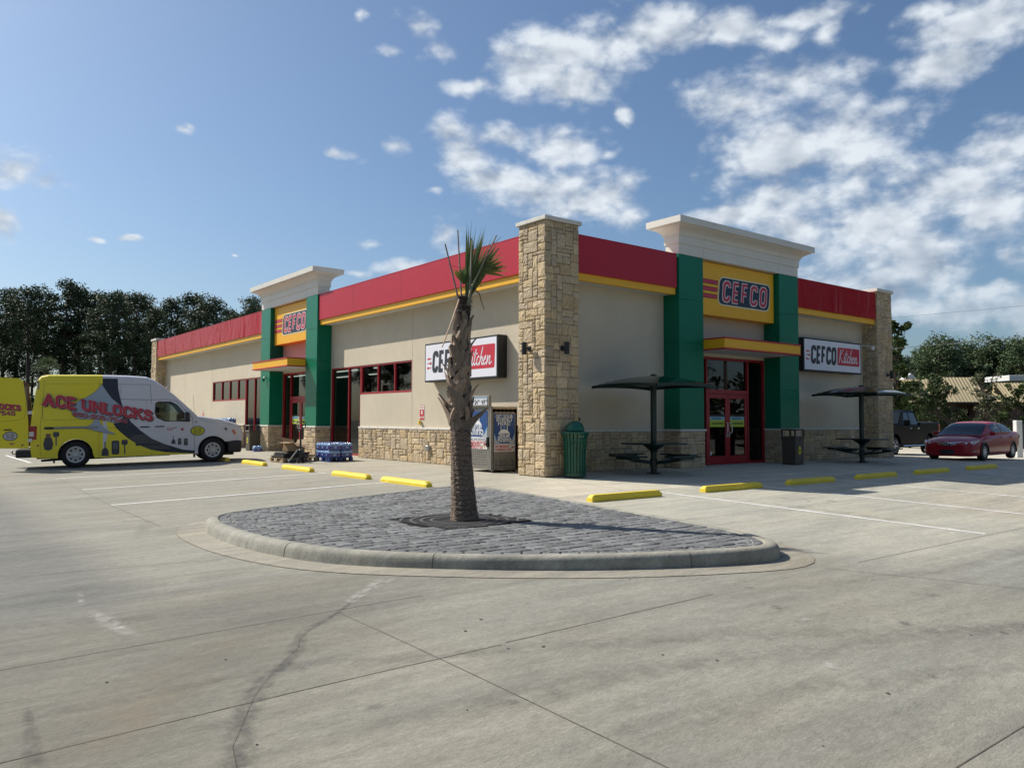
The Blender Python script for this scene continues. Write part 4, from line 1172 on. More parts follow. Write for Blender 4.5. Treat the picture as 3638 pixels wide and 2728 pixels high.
for (a, b), lab in zip(((.05, 1.95), (2.62, 4.42), (5.72, 7.58), (8.98, 10.75), (12.2, 13.95)), (
        'sunlit yellow wheel stop touching the left edge of the paver island', 'sunlit yellow wheel stop second from the paver island on the left side',
        'sunlit yellow wheel stop in front of the pallet jack', 'sunlit yellow wheel stop just right of the van\'s front wheel', 'yellow wheel stop in the shadow under the van\'s front bumper')):
    spots.append((a, b, 'y', lab))
for a, b, ax, lab in spots:
    m_ = (a + b) / 2; x, y = (m_, -3.80) if ax == 'x' else (-3.02, m_)
    if ws0 is None: ws0 = wheel_stop().build('wheel_stop', M_YEL); o = ws0
    else: o = ws0.copy(); COL.objects.link(o)
    o.location = (x, y, min(gh(x, y), gh(x + .8, y), gh(x, y + .8) if ax == 'y' else 0) if 0 else gh(x, y) - .002)
    o.rotation_euler = (0, 0, 0 if ax == 'x' else R(90)); o.scale = ((b - a) / 1.83, 1, 1)
    if ax == 'x': o.rotation_euler.y = -math.atan((gh(b, y) - gh(a, y)) / (b - a))
    tag(o, lab, 'wheel stop', 'yellow wheel stops along the parking bays')

# ------------------------------------------------------------------ wall lamps, cameras, small wall things
def wall_lamp(loc, rz, lab):
    e = E('wall_lamp', loc, lab, 'wall lamp', 'black cylinder wall lamps on the stone piers', rz=rz)
    mb = MB(); mb.lathe([(.058, -.14), (.062, -.135), (.062, .135), (.058, .14), (.045, .14), (.045, .12)], 14, (0, -.15, 0)); mb.build('housing', M_BLACK, e)
    mb = MB(); mb.box(-.02, .02, -.10, -.01, -.02, .02); mb.bbox(-.06, .06, -.012, .0, -.06, .06, .004); mb.build('bracket', M_BLACK, e)
# at rz=0 the lamp stands on a wall facing -y
wall_lamp((.51, -.01, 2.93), 0, 'black cylinder wall lamp on the shaded face of the tall corner stone pier')
wall_lamp((-.01, .56, 2.93), R(-90), 'black cylinder wall lamp on the sunlit face of the tall corner stone pier')
wall_lamp((16.35, .38, 2.93), 0, 'black cylinder wall lamp on the far right stone pier')
def camera_thing(loc, rz, lab, bullet=False):
    e = E('security_camera', loc, lab, 'security camera', None, rz=rz)
    mb = MB()
    if bullet:
        mb.tube([(0, 0, 0), (0, -.10, .0), (0, -.42, -.04)], .022, 8); mb.build('arm', mat('camera_white', (.72, .72, .70), .4), e)
        mb = MB(); mb.lathe([(.0, -.10), (.05, -.085), (.062, -.04), (.062, .04), (.03, .06), (0, .06)], 12, (0, -.47, -.09)); mb.build('dome', MATS['camera_white'], e)
    else:
        mb.tube([(0, 0, .10), (0, -.06, .10), (0, -.10, .06), (0, -.10, .02)], .022, 8); mb.bbox(-.04, .04, -.008, .0, .04, .17, .003); mb.build('arm', mat('camera_white', (.72, .72, .70), .4), e)
        mb = MB(); mb.lathe([(.0, .03), (.06, .02), (.066, -.03), (.06, -.05)], 14, (0, -.10, 0)); mb.build('housing', MATS['camera_white'], e)
        mb = MB(); mb.lathe([(.045, -.05), (.035, -.08), (0, -.095)], 12, (0, -.10, 0)); mb.build('dome', M_BLACK, e)
camera_thing((1.28, .94, 3.60), 0, 'small white dome camera on the shaded wall beside the corner stone pier')
camera_thing((15.50, .94, 3.95), 0, 'white camera on an arm between the shaded kitchen sign and the far right pier', True)
camera_thing((.94, 34.6, 3.10), R(-90), 'small white camera beside the far left stone pier, above the van')
# green camera on left tower
camera_thing((.385, 18.05, 2.90), R(-90), 'small green painted camera on the green column left of the left entrance')
for o in bpy.data.objects:
    if o.parent and 'green painted' in o.parent.get('label', ''): o.data = o.data.copy(); o.data.materials.clear(); o.data.materials.append(M_GRN)
e = E('outlet_box', (1.78, .93, 1.30), 'small black box with hinged cover low on the shaded wall above the bin', 'outlet box')
mb = MB(); mb.bbox(-.05, .05, 0, .02 + .0, -.08, .08, .004); mb.box(-.05, .05, -.045, .0, -.08, .08); mb.build('box', M_BLACK, e)
mb = MB(); mb.bbox(.055, .10, -.07, -.02, -.04, .05, .006); mb.build('latch', M_BLACK, e)
e = E('outlet_box', (.86, 6.32, .43), 'grey weatherproof outlet box on the left stone wainscot', 'outlet box')
mb = MB(); mb.bbox(-.06, .06, -.065, .065, -.07, .10, .015); mb.build('cover', M_STEEL, e)
mb = MB(); mb.tube([(0, 0, -.07), (0, 0, -.40)], .012, 6); mb.build('conduit', M_STEEL, e)
def wall_notice(y, z0, lab, big=True):
    e = E('wall_notice', (.946, y, z0), lab, 'notice', 'red and white notices on the left wall')
    M = basis((-.006, .135, 0), (0, -1, 0), (0, 0, 1))
    mb = MB(); mb.box(-.004, .0, -.135, .135, 0, .43); mb.build('plate', mat('notice_white', (.72, .66, .60), .5), e)
    mb = MB(); R_ = (.48, .012, .03)
    flat(mb, [(.012, .012), (.258, .012), (.258, .30), (.012, .30)], M, 0, R_)
    flat(mb, [(.0, .0), (.27, .0), (.27, .012), (.0, .012)], M, .0005, R_); flat(mb, [(.0, .418), (.27, .418), (.27, .43), (0, .43)], M, .0005, R_)
    flat(mb, [(.09, .155), (.18, .155), (.18, .275), (.09, .275)], M, .001, (.72, .66, .6)); flat(mb, [(.13, .165), (.14, .165), (.14, .265), (.13, .265)], M, .0015, R_)
    text(mb, 'SHUT-OFF', M @ Matrix.Translation((.135, .035, .001)), .085, .003, .62, 'CENTER', (.74, .68, .62))
    text(mb, 'EMERGENCY', M @ Matrix.Translation((.135, .345, .001)), .045, .001, .8, 'CENTER', (.45, .1, .1))
    mb.build('lettering', M_LET, e)
wall_notice(6.82, 1.29, 'red and white shut off notice between the left windows and the propane cage')
wall_notice(28.1, 1.29, 'small red and white notice on the far left wall above the van bonnet')
e = E('alarm_button', (.945, 6.90, 1.20), 'small yellow and white alarm button under the red notice', 'alarm button')
mb = MB(); mb.bbox(-.02, .0, -.06, .05, -.05, .05, .004); mb.build('back_box', mat('notice_white', (.72, .66, .60), .5), e)
mb = MB(); mb.bbox(-.09, -.02, -.075, -.01, -.06, .06, .01); mb.build('cover', mat('safety_yellow', (.75, .55, .03), .4), e)
e = E('vent_grille', (.944, 30.6, 1.25), 'square grey louvred vent on the far left wall behind the van windscreen', 'vent')
mb = MB(); mb.box(-.02, 0, -.55, .55, -.45, .45); mb.build('frame', mat('vent_grey', (.5, .5, .5), .5), e)
mb = MB()
for k in range(9): mb.box(-.03, -.02, -.48, .48, -.40 + k * .09, -.36 + k * .09)
mb.build('louvres', mat('vent_dark', (.12, .12, .12), .6), e)

# ------------------------------------------------------------------ propane exchange cage
cg = E('propane_cage', (-.06, 1.93, 0.0), 'grey perforated steel propane cylinder exchange cage with blue posters beside the corner pier', 'propane cage')
GM = mat('cage_steel', (.235, .22, .195), .45, metal=.35, var=.08)
CD, CW, CH_ = .78, 1.14, 1.62   # depth (x), width (y), height
def slotted(mb, M, w, h, rows, x0, x1, sw, gap, t=.004):
    """sheet with horizontal slots: rows = list of (z, height)"""
    zs = sorted(rows); z = 0
    old = mb.M; mb.M = M
    for (zr, hr) in zs:
        if zr > z: mb.box(0, w, 0, zr - z, 0, 0) if 0 else mb.add([(0, z, 0), (w, z, 0), (w, zr, 0), (0, zr, 0)], [[0, 1, 2, 3]])
        mb.add([(0, zr, 0), (x0, zr, 0), (x0, zr + hr, 0), (0, zr + hr, 0)], [[0, 1, 2, 3]])
        x = x0; k = 0
        while x < x1 - .001:
            off = sw; 
            xe = min(x + sw, x1); xn = min(xe + gap, x1)
            mb.add([(xe, zr, 0), (xn, zr, 0), (xn, zr + hr, 0), (xe, zr + hr, 0)], [[0, 1, 2, 3]]); x = xn
        mb.add([(x1, zr, 0), (w, zr, 0), (w, zr + hr, 0), (x1, zr + hr, 0)], [[0, 1, 2, 3]])
        z = zr + hr
    mb.add([(0, z, 0), (w, z, 0), (w, h, 0), (0, h, 0)], [[0, 1, 2, 3]]); mb.M = old
rows = [(.10 + .062 * i, .018) for i in range(8)] + [(.66 + .075 * i, .018) for i in range(12)] + [(1.545, .018)]
mb = MB(); slotted(mb, basis((0, CW, .07), (0, -1, 0), (0, 0, 1)), CW - .12, CH_ - .07, rows, .06, CW - .18, .055, .035)
mb.build('front_panel', GM, cg)
rows2 = [(.10, .018), (.16, .018), (.22, .018), (.58, .018), (.64, .018), (1.40, .018), (1.47, .018)]
mb = MB(); slotted(mb, basis((.04, 0, .07), (1, 0, 0), (0, 0, 1)), CD - .04, CH_ - .14, rows2, .06, CD - .12, .075, .05)
mb.build('side_panel', GM, cg)
mb = MB(); mb.box(CD - .01, CD, 0, CW, .07, CH_); mb.box(.03, CD, CW - .01, CW, .07, CH_); mb.box(.01, CD, .01, CW - .01, CH_ - .075, CH_ - .06); mb.box(.02, CD - .02, .02, CW - .02, .07, .09)
mb.build('back_panel', GM, cg)
for x, y in ((0.01, 0), (CD - .05, 0), (0.01, CW - .05), (CD - .05, CW - .05)): mb = MB(); mb.box(x, x + .045, y, y + .045, .02, CH_ - .07); mb.build('corner_post', GM, cg)
mb = MB(); mb.box(-.02, .02, CW - 1.03 - .1, CW - 1.03 - .03, .06, CH_ + .0); mb.build('door_frame', GM, cg)
mb = MB(); mb.box(.02, CD, .0, .012, CH_ - .155, CH_ - .01); mb.build('header_board', mat('weathered_board', (.40, .31, .20), .8, var=.3, scale=14, stretch=(1, 1, 4)), cg)
for x, y in ((.05, .05), (CD - .06, .05), (.05, CW - .08), (CD - .06, CW - .08)): mb = MB(); mb.box(x - .03, x + .03, y - .03, y + .03, 0, .025); mb.build('foot', M_BLACK, cg)
mb = MB()
for ix in range(2):
    for iy in range(3):
        for iz in range(2): mb.lathe([(0, .0), (.13, .02), (.15, .08), (.15, .28), (.10, .36), (.05, .38), (.05, .45), (.0, .45)], 12, (.22 + ix * .33, .22 + iy * .34, .1 + iz * .72))
mb.build('cylinders', mat('cylinder_white', (.45, .45, .43), .5), cg)
mb = MB(); mb.bbox(-.045, .0, .12, .19, .62, .86, .006); mb.tube([(-.05, .13, .80), (-.07, .17, .78), (-.07, .19, .72), (-.05, .16, .68)], .008, 6); mb.build('latch', M_BLACK, cg)
BL = (.008, .055, .20); LB = (.12, .33, .62); WT = (.66, .68, .70)
# price header
mb = MB(); mb.bbox(-.05, .03, .06, CW + .0, CH_, CH_ + .26, .004); mb.build('header_box', GM, cg)
M = basis((-.055, CW, CH_ + .0), (0, -1, 0), (0, 0, 1)); mb = MB()
flat(mb, [(.06, .03), (CW - .12, .03), (CW - .12, .235), (.06, .235)], M, 0, (.25, .33, .40)); flat(mb, [(.06, .03), (.42, .03), (.42, .19), (.06, .19)], M, .001, BL)
flat(mb, [(.42, .03), (CW - .14, .03), (CW - .14, .185), (.42, .185)], M, .001, WT)
for tx, t_ in ((.55, '24'), (.86, '69')):
    text(mb, t_, M @ Matrix.Translation((tx, .048, .002)), .16, .006, .85, 'CENTER', (.01, .01, .012)); text(mb, '$', M @ Matrix.Translation((tx - .098, .085, .002)), .09, .003, .85, 'CENTER', (.01, .01, .012)); text(mb, '99', M @ Matrix.Translation((tx + .115, .10, .002)), .085, .002, .8, 'CENTER', (.01, .01, .012))
mb.build('price_lettering', M_LET, cg)
def poster(M, w, h, head, part):
    mb = MB(); z = 0
    flat(mb, [(0, 0), (w, 0), (w, h), (0, h)], M, 0, (.50, .50, .49))
    pb = .30 * h if not head else .20 * h
    flat(mb, [(0, pb), (w, pb), (w, h), (0, h)], M, .001, BL)
    # pale swoops at the bottom corners
    flat(mb, [(0, pb), (w * .30, pb), (w * .10, pb + .12 * h), (0, pb + .26 * h)], M, .0015, (.36, .40, .44)); flat(mb, [(w, pb), (w * .70, pb), (w * .90, pb + .12 * h), (w, pb + .26 * h)], M, .0016, (.36, .40, .44))
    flat(mb, [(0, pb + .26 * h), (0, pb + .30 * h), (w * .12, pb + .14 * h), (w * .10, pb + .11 * h)], M, .002, LB); flat(mb, [(w, pb + .26 * h), (w, pb + .30 * h), (w * .88, pb + .14 * h), (w * .90, pb + .11 * h)], M, .0021, LB)
    cx = w * .48; s = h * (1 if not head else .86); y0 = pb + .0
    flat(mb, rrect(cx - .27 * w, cx + .27 * w, y0, y0 + .40 * s, .11 * w), M, .003, WT)
    flat(mb, arc(cx, y0 + .36 * s, .22 * w, .10 * s, 0, 180, 10), M, .0035, (.74, .76, .78))
    for sg in (-1, 1): flat(mb, [(cx + sg * .14 * w, y0 + .43 * s), (cx + sg * .17 * w, y0 + .43 * s), (cx + sg * .17 * w, y0 + .56 * s), (cx + sg * .12 * w, y0 + .56 * s)], M, .0037, (.6, .62, .65))
    flat(mb, arc(cx, y0 + .52 * s, .035 * w, .03 * s, 0, 360, 10)[:-1], M, .0038, LB)
    flat(mb, rrect(cx - .27 * w, cx + .27 * w, y0 + .02 * s, y0 + .33 * s, .09 * w), M, .004, (.01, .05, .17))
    text(mb, 'Blue', M @ Matrix.Translation((cx + .02 * w, y0 + .20 * s, .006)), .30 * w, .004, .95, 'CENTER', WT); text(mb, 'Rhino', M @ Matrix.Translation((cx + .02 * w, y0 + .07 * s, .006)), .30 * w, .004, .95, 'CENTER', WT)
    if head:
        for t_, yy, sz in (('GET YOUR', .90, .165), ('RHINO', .80, .23), ('HERE!', .70, .23)): text(mb, t_, M @ Matrix.Translation((cx, yy * h, .006)), sz * w, .0025, 1.05, 'CENTER', (.62, .64, .66))
    RR = (.50, .03, .04)
    if not head:
        flat(mb, [(0, 0), (w, 0), (w, .20 * h), (0, .20 * h)], M, .005, (.64, .63, .61)); flat(mb, [(0, .20 * h), (w, .20 * h), (w, .30 * h), (0, .30 * h)], M, .0052, (.58, .59, .60))
        text(mb, 'EMERGENCIES 1.800.258.7466', M @ Matrix.Translation((w * .46, .145 * h, .006)), .095 * w, .002, .78, 'CENTER', RR)
        text(mb, 'Safe Propane  SWAP  EXCHANGE', M @ Matrix.Translation((w * .48, .23 * h, .006)), .07 * w, .001, .85, 'CENTER', (.03, .04, .08))
    else:
        flat(mb, [(0, 0), (w, 0), (w, .20 * h), (0, .20 * h)], M, .005, (.55, .54, .53))
    text(mb, 'NO SMOKING', M @ Matrix.Translation((w * .38, .075 * h + (.04 * h if head else 0), .006)), .13 * w, .003, .8, 'CENTER', RR); text(mb, 'FLAMMABLE LP GAS', M @ Matrix.Translation((w * .44, .015 * h + (.02 * h if head else 0), .006)), .12 * w, .003, .72, 'CENTER', RR)
    cxd, cyd, r_ = w * .90, .10 * h, .075 * w
    for a, c in ((0, (.45, .03, .03)), (90, (.04, .04, .04)), (180, (.5, .38, .05)), (270, (.6, .6, .6))):
        q = [(cxd, cyd), (cxd + r_ * math.cos(R(a)), cyd + r_ * math.sin(R(a))), (cxd + r_ * math.cos(R(a + 90)), cyd + r_ * math.sin(R(a + 90)))]
        flat(mb, q, M, .0065, c)
    mb.build(part, M_LET, cg)
poster(basis((-.006, CW - .02, .56), (0, -1, 0), (0, 0, 1)), .94, .98 - .03, False, 'front_poster')
poster(basis((.06, -.006, .50), (1, 0, 0), (0, 0, 1)), .64, .93, True, 'side_poster')

# ------------------------------------------------------------------ bins
gb = E('litter_bin', (.62, -.31, 0), 'round dark green slatted litter bin with a domed lid beside the corner pier', 'litter bin')
mb = MB(); nS = 22
for k in range(nS):
    a = 2 * math.pi * k / nS; w = .025
    pts = [(.235, .06), (.24, .5), (.265, .86), (.305, 1.0)]
    vs = []
    for r_, z in pts:
        for da in (-1, 1):
            for dr in (0, .008): vs.append(((r_ + dr) * math.cos(a) - da * w * math.sin(a), (r_ + dr) * math.sin(a) + da * w * math.cos(a), z))
    fs = []
    for i in range(3):
        b = i * 4; fs += [[b, b + 2, b + 6, b + 4], [b + 1, b + 3, b + 7, b + 5], [b, b + 1, b + 5, b + 4], [b + 2, b + 3, b + 7, b + 6]]
    mb.add(vs, fs)
mb.build('slats', M_CANGRN, gb)
for i, (r_, z0, z1) in enumerate(((.252, .02, .09), (.262, .80, .86))):
    mb = MB(); mb.lathe([(r_ - .02, z0), (r_, z0), (r_, z1), (r_ - .02, z1), (r_ - .02, z0)], 28); mb.build('ring', M_CANGRN, gb)
mb = MB(); mb.lathe([(.29, .985), (.325, .985), (.33, 1.0), (.325, 1.02), (.29, 1.02), (.22, 1.03)], 28); mb.build('rim', M_CANGRN, gb)
mb = MB(); mb.smooth = True; mb.lathe([(.21, 1.02), (.215, 1.06), (.20, 1.13), (.165, 1.20), (.11, 1.245), (.05, 1.265), (0, 1.27)], 24); mb.build('domed_lid', mat('lid_green', (.004, .10, .062), .22, var=.05), gb)
mb = MB(); mb.lathe([(.0, .06), (.20, .06), (.215, .78), (.20, .78)], 20); mb.build('liner', mat('liner_grey', (.06, .065, .065), .4, var=.5, scale=7), gb)
mb = MB(); mb.box(-.09, .03, -.277, -.268, .905, .935, (.4, .42, .4)); mb.build('label_plate', M_LET, gb)
def square_bin(loc, rz, lab):
    e = E('square_bin', loc, lab, 'litter bin', 'square brown bins beside the two entrances', rz=rz)
    Mb = mat('bin_brown', (.075, .062, .045), .6, var=.08); a = .225
    mb = MB(); vs = []
    for s_, z in ((.20, 0), (.215, .02), (a, .74), (a, .76)): vs += [(-s_, -s_, z), (s_, -s_, z), (s_, s_, z), (-s_, s_, z)]
    mb.add(vs, [[j * 4 + i, j * 4 + (i + 1) % 4, (j + 1) * 4 + (i + 1) % 4, (j + 1) * 4 + i] for j in range(3) for i in range(4)] + [[0, 1, 2, 3], [12, 13, 14, 15]]); mb.build('body', Mb, e)
    mb = MB(); mb.bbox(-.25, .25, -.25, .25, .755, .82, .015); mb.build('collar', Mb, e)
    mb = MB()
    for x, y in ((-.22, -.22), (.22, -.22), (.22, .22), (-.22, .22)): mb.box(x - .022, x + .022, y - .022, y + .022, .82, 1.0)
    mb.build('hood_posts', Mb, e)
    mb = MB(); mb.bbox(-.245, .245, -.245, .245, 1.0, 1.045, .02); mb.build('hood', Mb, e)
    mb = MB(); mb.box(-.19, .19, -.19, .19, .821, .83); mb.build('inner_lid', M_BLACK, e)
    mb = MB(); M = basis((0, -.2285, .42), (1, 0, 0), (0, .012, 1)); flat(mb, arc(0, 0, .075, .13, 0, 360, 20)[:-1], M, 0, (.55, .50, .02)); flat(mb, [(-.05, -.02), (.045, -.02), (.05, .015), (-.045, .03)], M, .001, (.06, .05, .02)); mb.build('sticker', M_LET, e)
square_bin((9.42, -.22, 0), 0, 'square brown bin with yellow sticker in the shade right of the right entrance')
square_bin((.14, 18.72, 0), R(-90), 'square brown bin with yellow sticker beside the left entrance column, behind the van bonnet')

# ------------------------------------------------------------------ umbrella tables
def umbrella_table(loc, lab):
    e = E('umbrella_table', loc, lab, 'picnic table', 'dark green umbrella tables on the shaded pavement')
    mb = MB(); mb.lathe([(.075, 0), (.075, 2.30), (.06, 2.32)], 14); mb.build('pole', M_DKGRN, e)
    mb = MB(); mb.lathe([(.0, .0), (.17, .0), (.17, .015), (.08, .02), (.08, .05)], 14); mb.build('base_plate', M_DKGRN, e)
    # square canopy with curved panels, four ribs to the corners
    mb = MB(); mb.smooth = True; a = 1.05; nn = 16
    def zc(x, y):
        m_ = max(abs(x), abs(y)) / a; c_ = min(abs(x), abs(y)) / a
        return 2.37 - .215 * m_ ** 1.7 - .035 * (c_ ** 2) * m_
    vs = []; fs = []
    for lev in (0, -.022):
        for j in range(nn + 1):
            for i in range(nn + 1):
                x = -a + 2 * a * i / nn; y = -a + 2 * a * j / nn; vs.append((x, y, zc(x, y) + lev))
    K_ = (nn + 1) ** 2
    for lev in (0, 1):
        for j in range(nn):
            for i in range(nn): fs.append([lev * K_ + j * (nn + 1) + i, lev * K_ + j * (nn + 1) + i + 1, lev * K_ + (j + 1) * (nn + 1) + i + 1, lev * K_ + (j + 1) * (nn + 1) + i])
    mb.add(vs, fs); mb.build('umbrella_top', mat('umbrella_enamel', (.003, .022, .018), .12, var=.1, spec=.6), e)
    mb = MB()
    for x0, x1, y0, y1 in ((-a - .012, a + .012, -a - .012, -a + .012), (-a - .012, a + .012, a - .012, a + .012), (-a - .012, -a + .012, -a + .012, a - .012), (a - .012, a + .012, -a + .012, a - .012)):
        L_ = 8
        for k in range(L_):
            xa, xb = x0 + (x1 - x0) * k / L_, x0 + (x1 - x0) * (k + 1) / L_; ya, yb = y0 + (y1 - y0) * k / L_, y0 + (y1 - y0) * (k + 1) / L_
            if x1 - x0 > .1: za, zb = zc(xa, a), zc(xb, a); mb.add([(xa, y0, za - .06), (xb, y0, zb - .06), (xb, y1, zb - .06), (xa, y1, za - .06), (xa, y0, za + .006), (xb, y0, zb + .006), (xb, y1, zb + .006), (xa, y1, za + .006)], [(0, 1, 2, 3), (4, 5, 6, 7), (0, 1, 5, 4), (3, 2, 6, 7)])
            else: za, zb = zc(a, ya), zc(a, yb); mb.add([(x0, ya, za - .06), (x1, ya, za - .06), (x1, yb, zb - .06), (x0, yb, zb - .06), (x0, ya, za + .006), (x1, ya, za + .006), (x1, yb, zb + .006), (x0, yb, zb + .006)], [(0, 1, 2, 3), (4, 5, 6, 7), (0, 3, 7, 4), (1, 2, 6, 5)])
    mb.build('edge_rail', M_DKGRN, e)
    mb = MB()
    for sx_, sy_ in ((1, 1), (1, -1), (-1, 1), (-1, -1)): mb.tube([(.04 * sx_, .04 * sy_, 2.12), (.5 * sx_ * a, .5 * sy_ * a, 2.20), (a * sx_ * .97, a * sy_ * .97, zc(a, a) - .04)], .018, 6)
    mb.build('ribs', M_DKGRN, e)
    mb = MB(); mb.lathe([(.085, 2.34), (.09, 2.38), (.05, 2.41), (0, 2.42)], 14); mb.build('finial', M_DKGRN, e)
    t = .56
    mb = MB(); mb.bbox(-t, t, -t, t, .700, .735, .01); mb.build('tabletop', M_DKGRN, e)
    mb = MB(); mb.lathe([(.08, .50), (.10, .56), (.24, .66), (.28, .70)], 14); mb.build('table_support', M_DKGRN, e)
    for k, (x, y) in enumerate(((0, -1), (1, 0), (0, 1), (-1, 0))):
        mb = MB(); w, l = .145, .50
        cx, cy = x * .90, y * .90
        hx, hy = (w, l) if x else (l, w)
        mb.bbox(cx - hx, cx + hx, cy - hy, cy + hy, .415, .45, .01)
        if x: mb.box(cx - hx + .01, cx + hx - .01, cy - .25, cy + .25, .36, .414)
        else: mb.box(cx - .25, cx + .25, cy - hy + .01, cy + hy - .01, .36, .414)
        se = mb.build('seat', M_DKGRN, e)
        mb = MB(); mb.tube([(x * .06, y * .06, .26), (x * .5, y * .5, .30), (x * .88, y * .88, .37)], .03, 8); mb.build('seat_arm', M_DKGRN, se)
    mb = MB(); mb.lathe([(.095, .18), (.095, .34), (.08, .36)], 14); mb.build('seat_hub', M_DKGRN, e)
    return e
umbrella_table((3.02, -.52, 0), 'dark green picnic table with square umbrella between the corner pier and right entrance')
umbrella_table((12.45, -.72, 0), 'dark green picnic table with square metal umbrella in front of the shaded kitchen sign')

# ------------------------------------------------------------------ pallet jack, pallets, boxes, water
WOOD = mat('pallet_wood', (.34, .24, .14), .85, var=.3, scale=9, bump=.4)
def pallet(e, w, d, m_, h=.13):
    mb = MB()
    for k in range(7): y = -d / 2 + k * (d - .09) / 6; mb.box(-w / 2, w / 2, y, y + .09, h - .02, h)
    mb.build('deck_boards', m_, e)
    mb = MB()
    for x in (-w / 2, -.045, w / 2 - .09):
        for y in (-d / 2, -.06, d / 2 - .12): mb.box(x, x + .09, y, y + .12, .02, h - .021)
    mb.build('blocks', m_, e)
    mb = MB()
    for x in (-w / 2, -.045, w / 2 - .09): mb.box(x, x + .09, -d / 2, d / 2, 0, .019)
    mb.build('bottom_boards', m_, e)
zp = gh(-1.6, 10.3)
e = E('wooden_pallet', (-1.58, 10.35, zp), 'pale wooden pallet carrying black trays and a cardboard box, lifted on the pallet jack', 'pallet'); pallet(e, 1.15, 1.05, WOOD)
BL_ = mat('blue_plastic', (.008, .035, .17), .5, var=.1)
e = E('plastic_pallet', (-.62, 9.5, gh(-.6, 9.5)), 'blue plastic pallet under the shrink wrapped water packs', 'pallet'); pallet(e, .80, 1.02, BL_)
BK = mat('tray_black', (.014, .014, .015), .45, var=.2)
for k, (x, y, z, w, d, h, a, lab) in enumerate(((-1.72, 10.35, .132, .80, .90, .055, 3, 'flat black plastic tray lying lowest on the wooden pallet'), (-1.70, 10.32, .189, .78, .86, .05, -2, 'flat black plastic tray in the middle of the stack on the wooden pallet'), (-1.66, 10.30, .241, .76, .84, .05, 4, 'black plastic tray on top of the stack, under the cardboard box'))):
    mb = MB(); mb.bbox(-w / 2, w / 2, -d / 2, d / 2, 0, h * .6, .006); mb.bbox(-w / 2 - .015, w / 2 + .015, -d / 2 - .015, d / 2 + .015, h * .62, h, .004)
    o = mb.build('plastic_tray', BK); o.location = (x, y, zp + z); o.rotation_euler.z = R(a); tag(o, lab, 'tray', 'black trays on the wooden pallet')
CB = mat('cardboard', (.34, .23, .125), .85, var=.1, scale=5); CB2 = mat('cardboard_inside', (.42, .31, .19), .85, var=.08)
e = E('cardboard_box', (-1.62, 10.30, zp + .295), 'open brown cardboard box tilted on the black trays', 'cardboard box', rz=R(24), ry=R(9))
mb = MB(); w, d, h, t = .27, .21, .27, .006
mb.box(-w, w, -d, d, 0, t); mb.box(-w, -w + t, -d, d, t, h); mb.box(w - t, w, -d, d, t, h); mb.box(-w + t, w - t, -d, -d + t, t, h); mb.box(-w + t, w - t, d - t, d, t, h); mb.build('carton', CB, e)
for (a, b, c) in (((-w, -d, h), (-w, d, h), (-w - .22, d, h - .05)), ((w, -d, h), (w, d, h), (w + .08, d, h + .18)), ((-w, d, h), (w, d, h), (w, d + .10, h + .15)), ((-w, -d, h), (w, -d, h), (w, -d - .16, h - .10))):
    A, B, C_ = Vector(a), Vector(b), Vector(c); D_ = A + (C_ - B); mb = MB(); n_ = (B - A).cross(C_ - B).normalized() * .005
    mb.add([A, B, C_, D_, A + n_, B + n_, C_ + n_, D_ + n_], [(0, 1, 2, 3), (4, 5, 6, 7), (0, 1, 5, 4), (1, 2, 6, 5), (2, 3, 7, 6), (3, 0, 4, 7)]); mb.build('flap', CB2, e)
mb = MB()
for k in range(4): mb.M = T(0, 0, k * .013, R(10 * k)); mb.box(-.26, .26, -.15, .15, 0, .006)
mb.M = None
o = mb.build('flattened_boxes', CB2); o.location = (-1.28, 10.0, zp + .16); tag(o, 'flattened cardboard sheets on the pallet beside the jack handle', 'cardboard')
# pallet jack: forks run +y under the pallet, handle towards the lot
pj = E('pallet_jack', (-1.78, 9.40, gh(-1.8, 9.4)), 'dark blue and black hand pallet jack with upright loop handle under the wooden pallet', 'pallet jack')
JB = mat('jack_blue', (.03, .045, .07), .45, var=.15)
mb = MB()
for x in (-.19, .19): mb.bbox(x - .075, x + .075, .12, 1.30, .055, .105, .01)
mb.build('forks', JB, pj)
mb = MB()
for x in (-1, 1):
    mb.tube([(x * .30, .12, .06), (x * .10, .06, .34), (x * .05, .04, .42)], .025, 6)
mb.tube([(-.30, .12, .06), (.30, .12, .06)], .03, 6); mb.box(-.10, .10, .02, .10, .30, .42)
mb.build('frame', M_STEEL if 0 else JB, pj)
mb = MB()
mb.tube([(-.33, .10, .05), (-.10, -.02, .40)], .018, 6); mb.build('brace', mat('worn_paint', (.45, .45, .42), .5), pj)
mb = MB(); mb.lathe([(.05, .10), (.05, .40), (.03, .42), (.03, .50)], 12, (0, -.02, 0)); mb.build('pump', M_BLACK, pj)
for x in (-.065, .065):
    mb = MB(); mb.lathe([(.04, -.028), (.085, -.028), (.09, -.02), (.09, .02), (.085, .028), (.04, .028)], 18, (x, -.03, .09), axis='x'); mb.build('steer_wheel', M_RUB, pj)
mb = MB(); mb.tube([(0, -.03, .44), (0, -.02, .80), (0, .0, 1.02)], [.035, .028, .024], 8)
mb.tube([(0, 0, 1.0), (.10, 0, 1.04), (.155, 0, 1.08), (.165, 0, 1.2), (.13, 0, 1.235), (-.13, 0, 1.235), (-.165, 0, 1.2), (-.155, 0, 1.08), (-.10, 0, 1.04), (0, 0, 1.0)], .016, 7)
mb.build('handle', M_BLACK, pj)
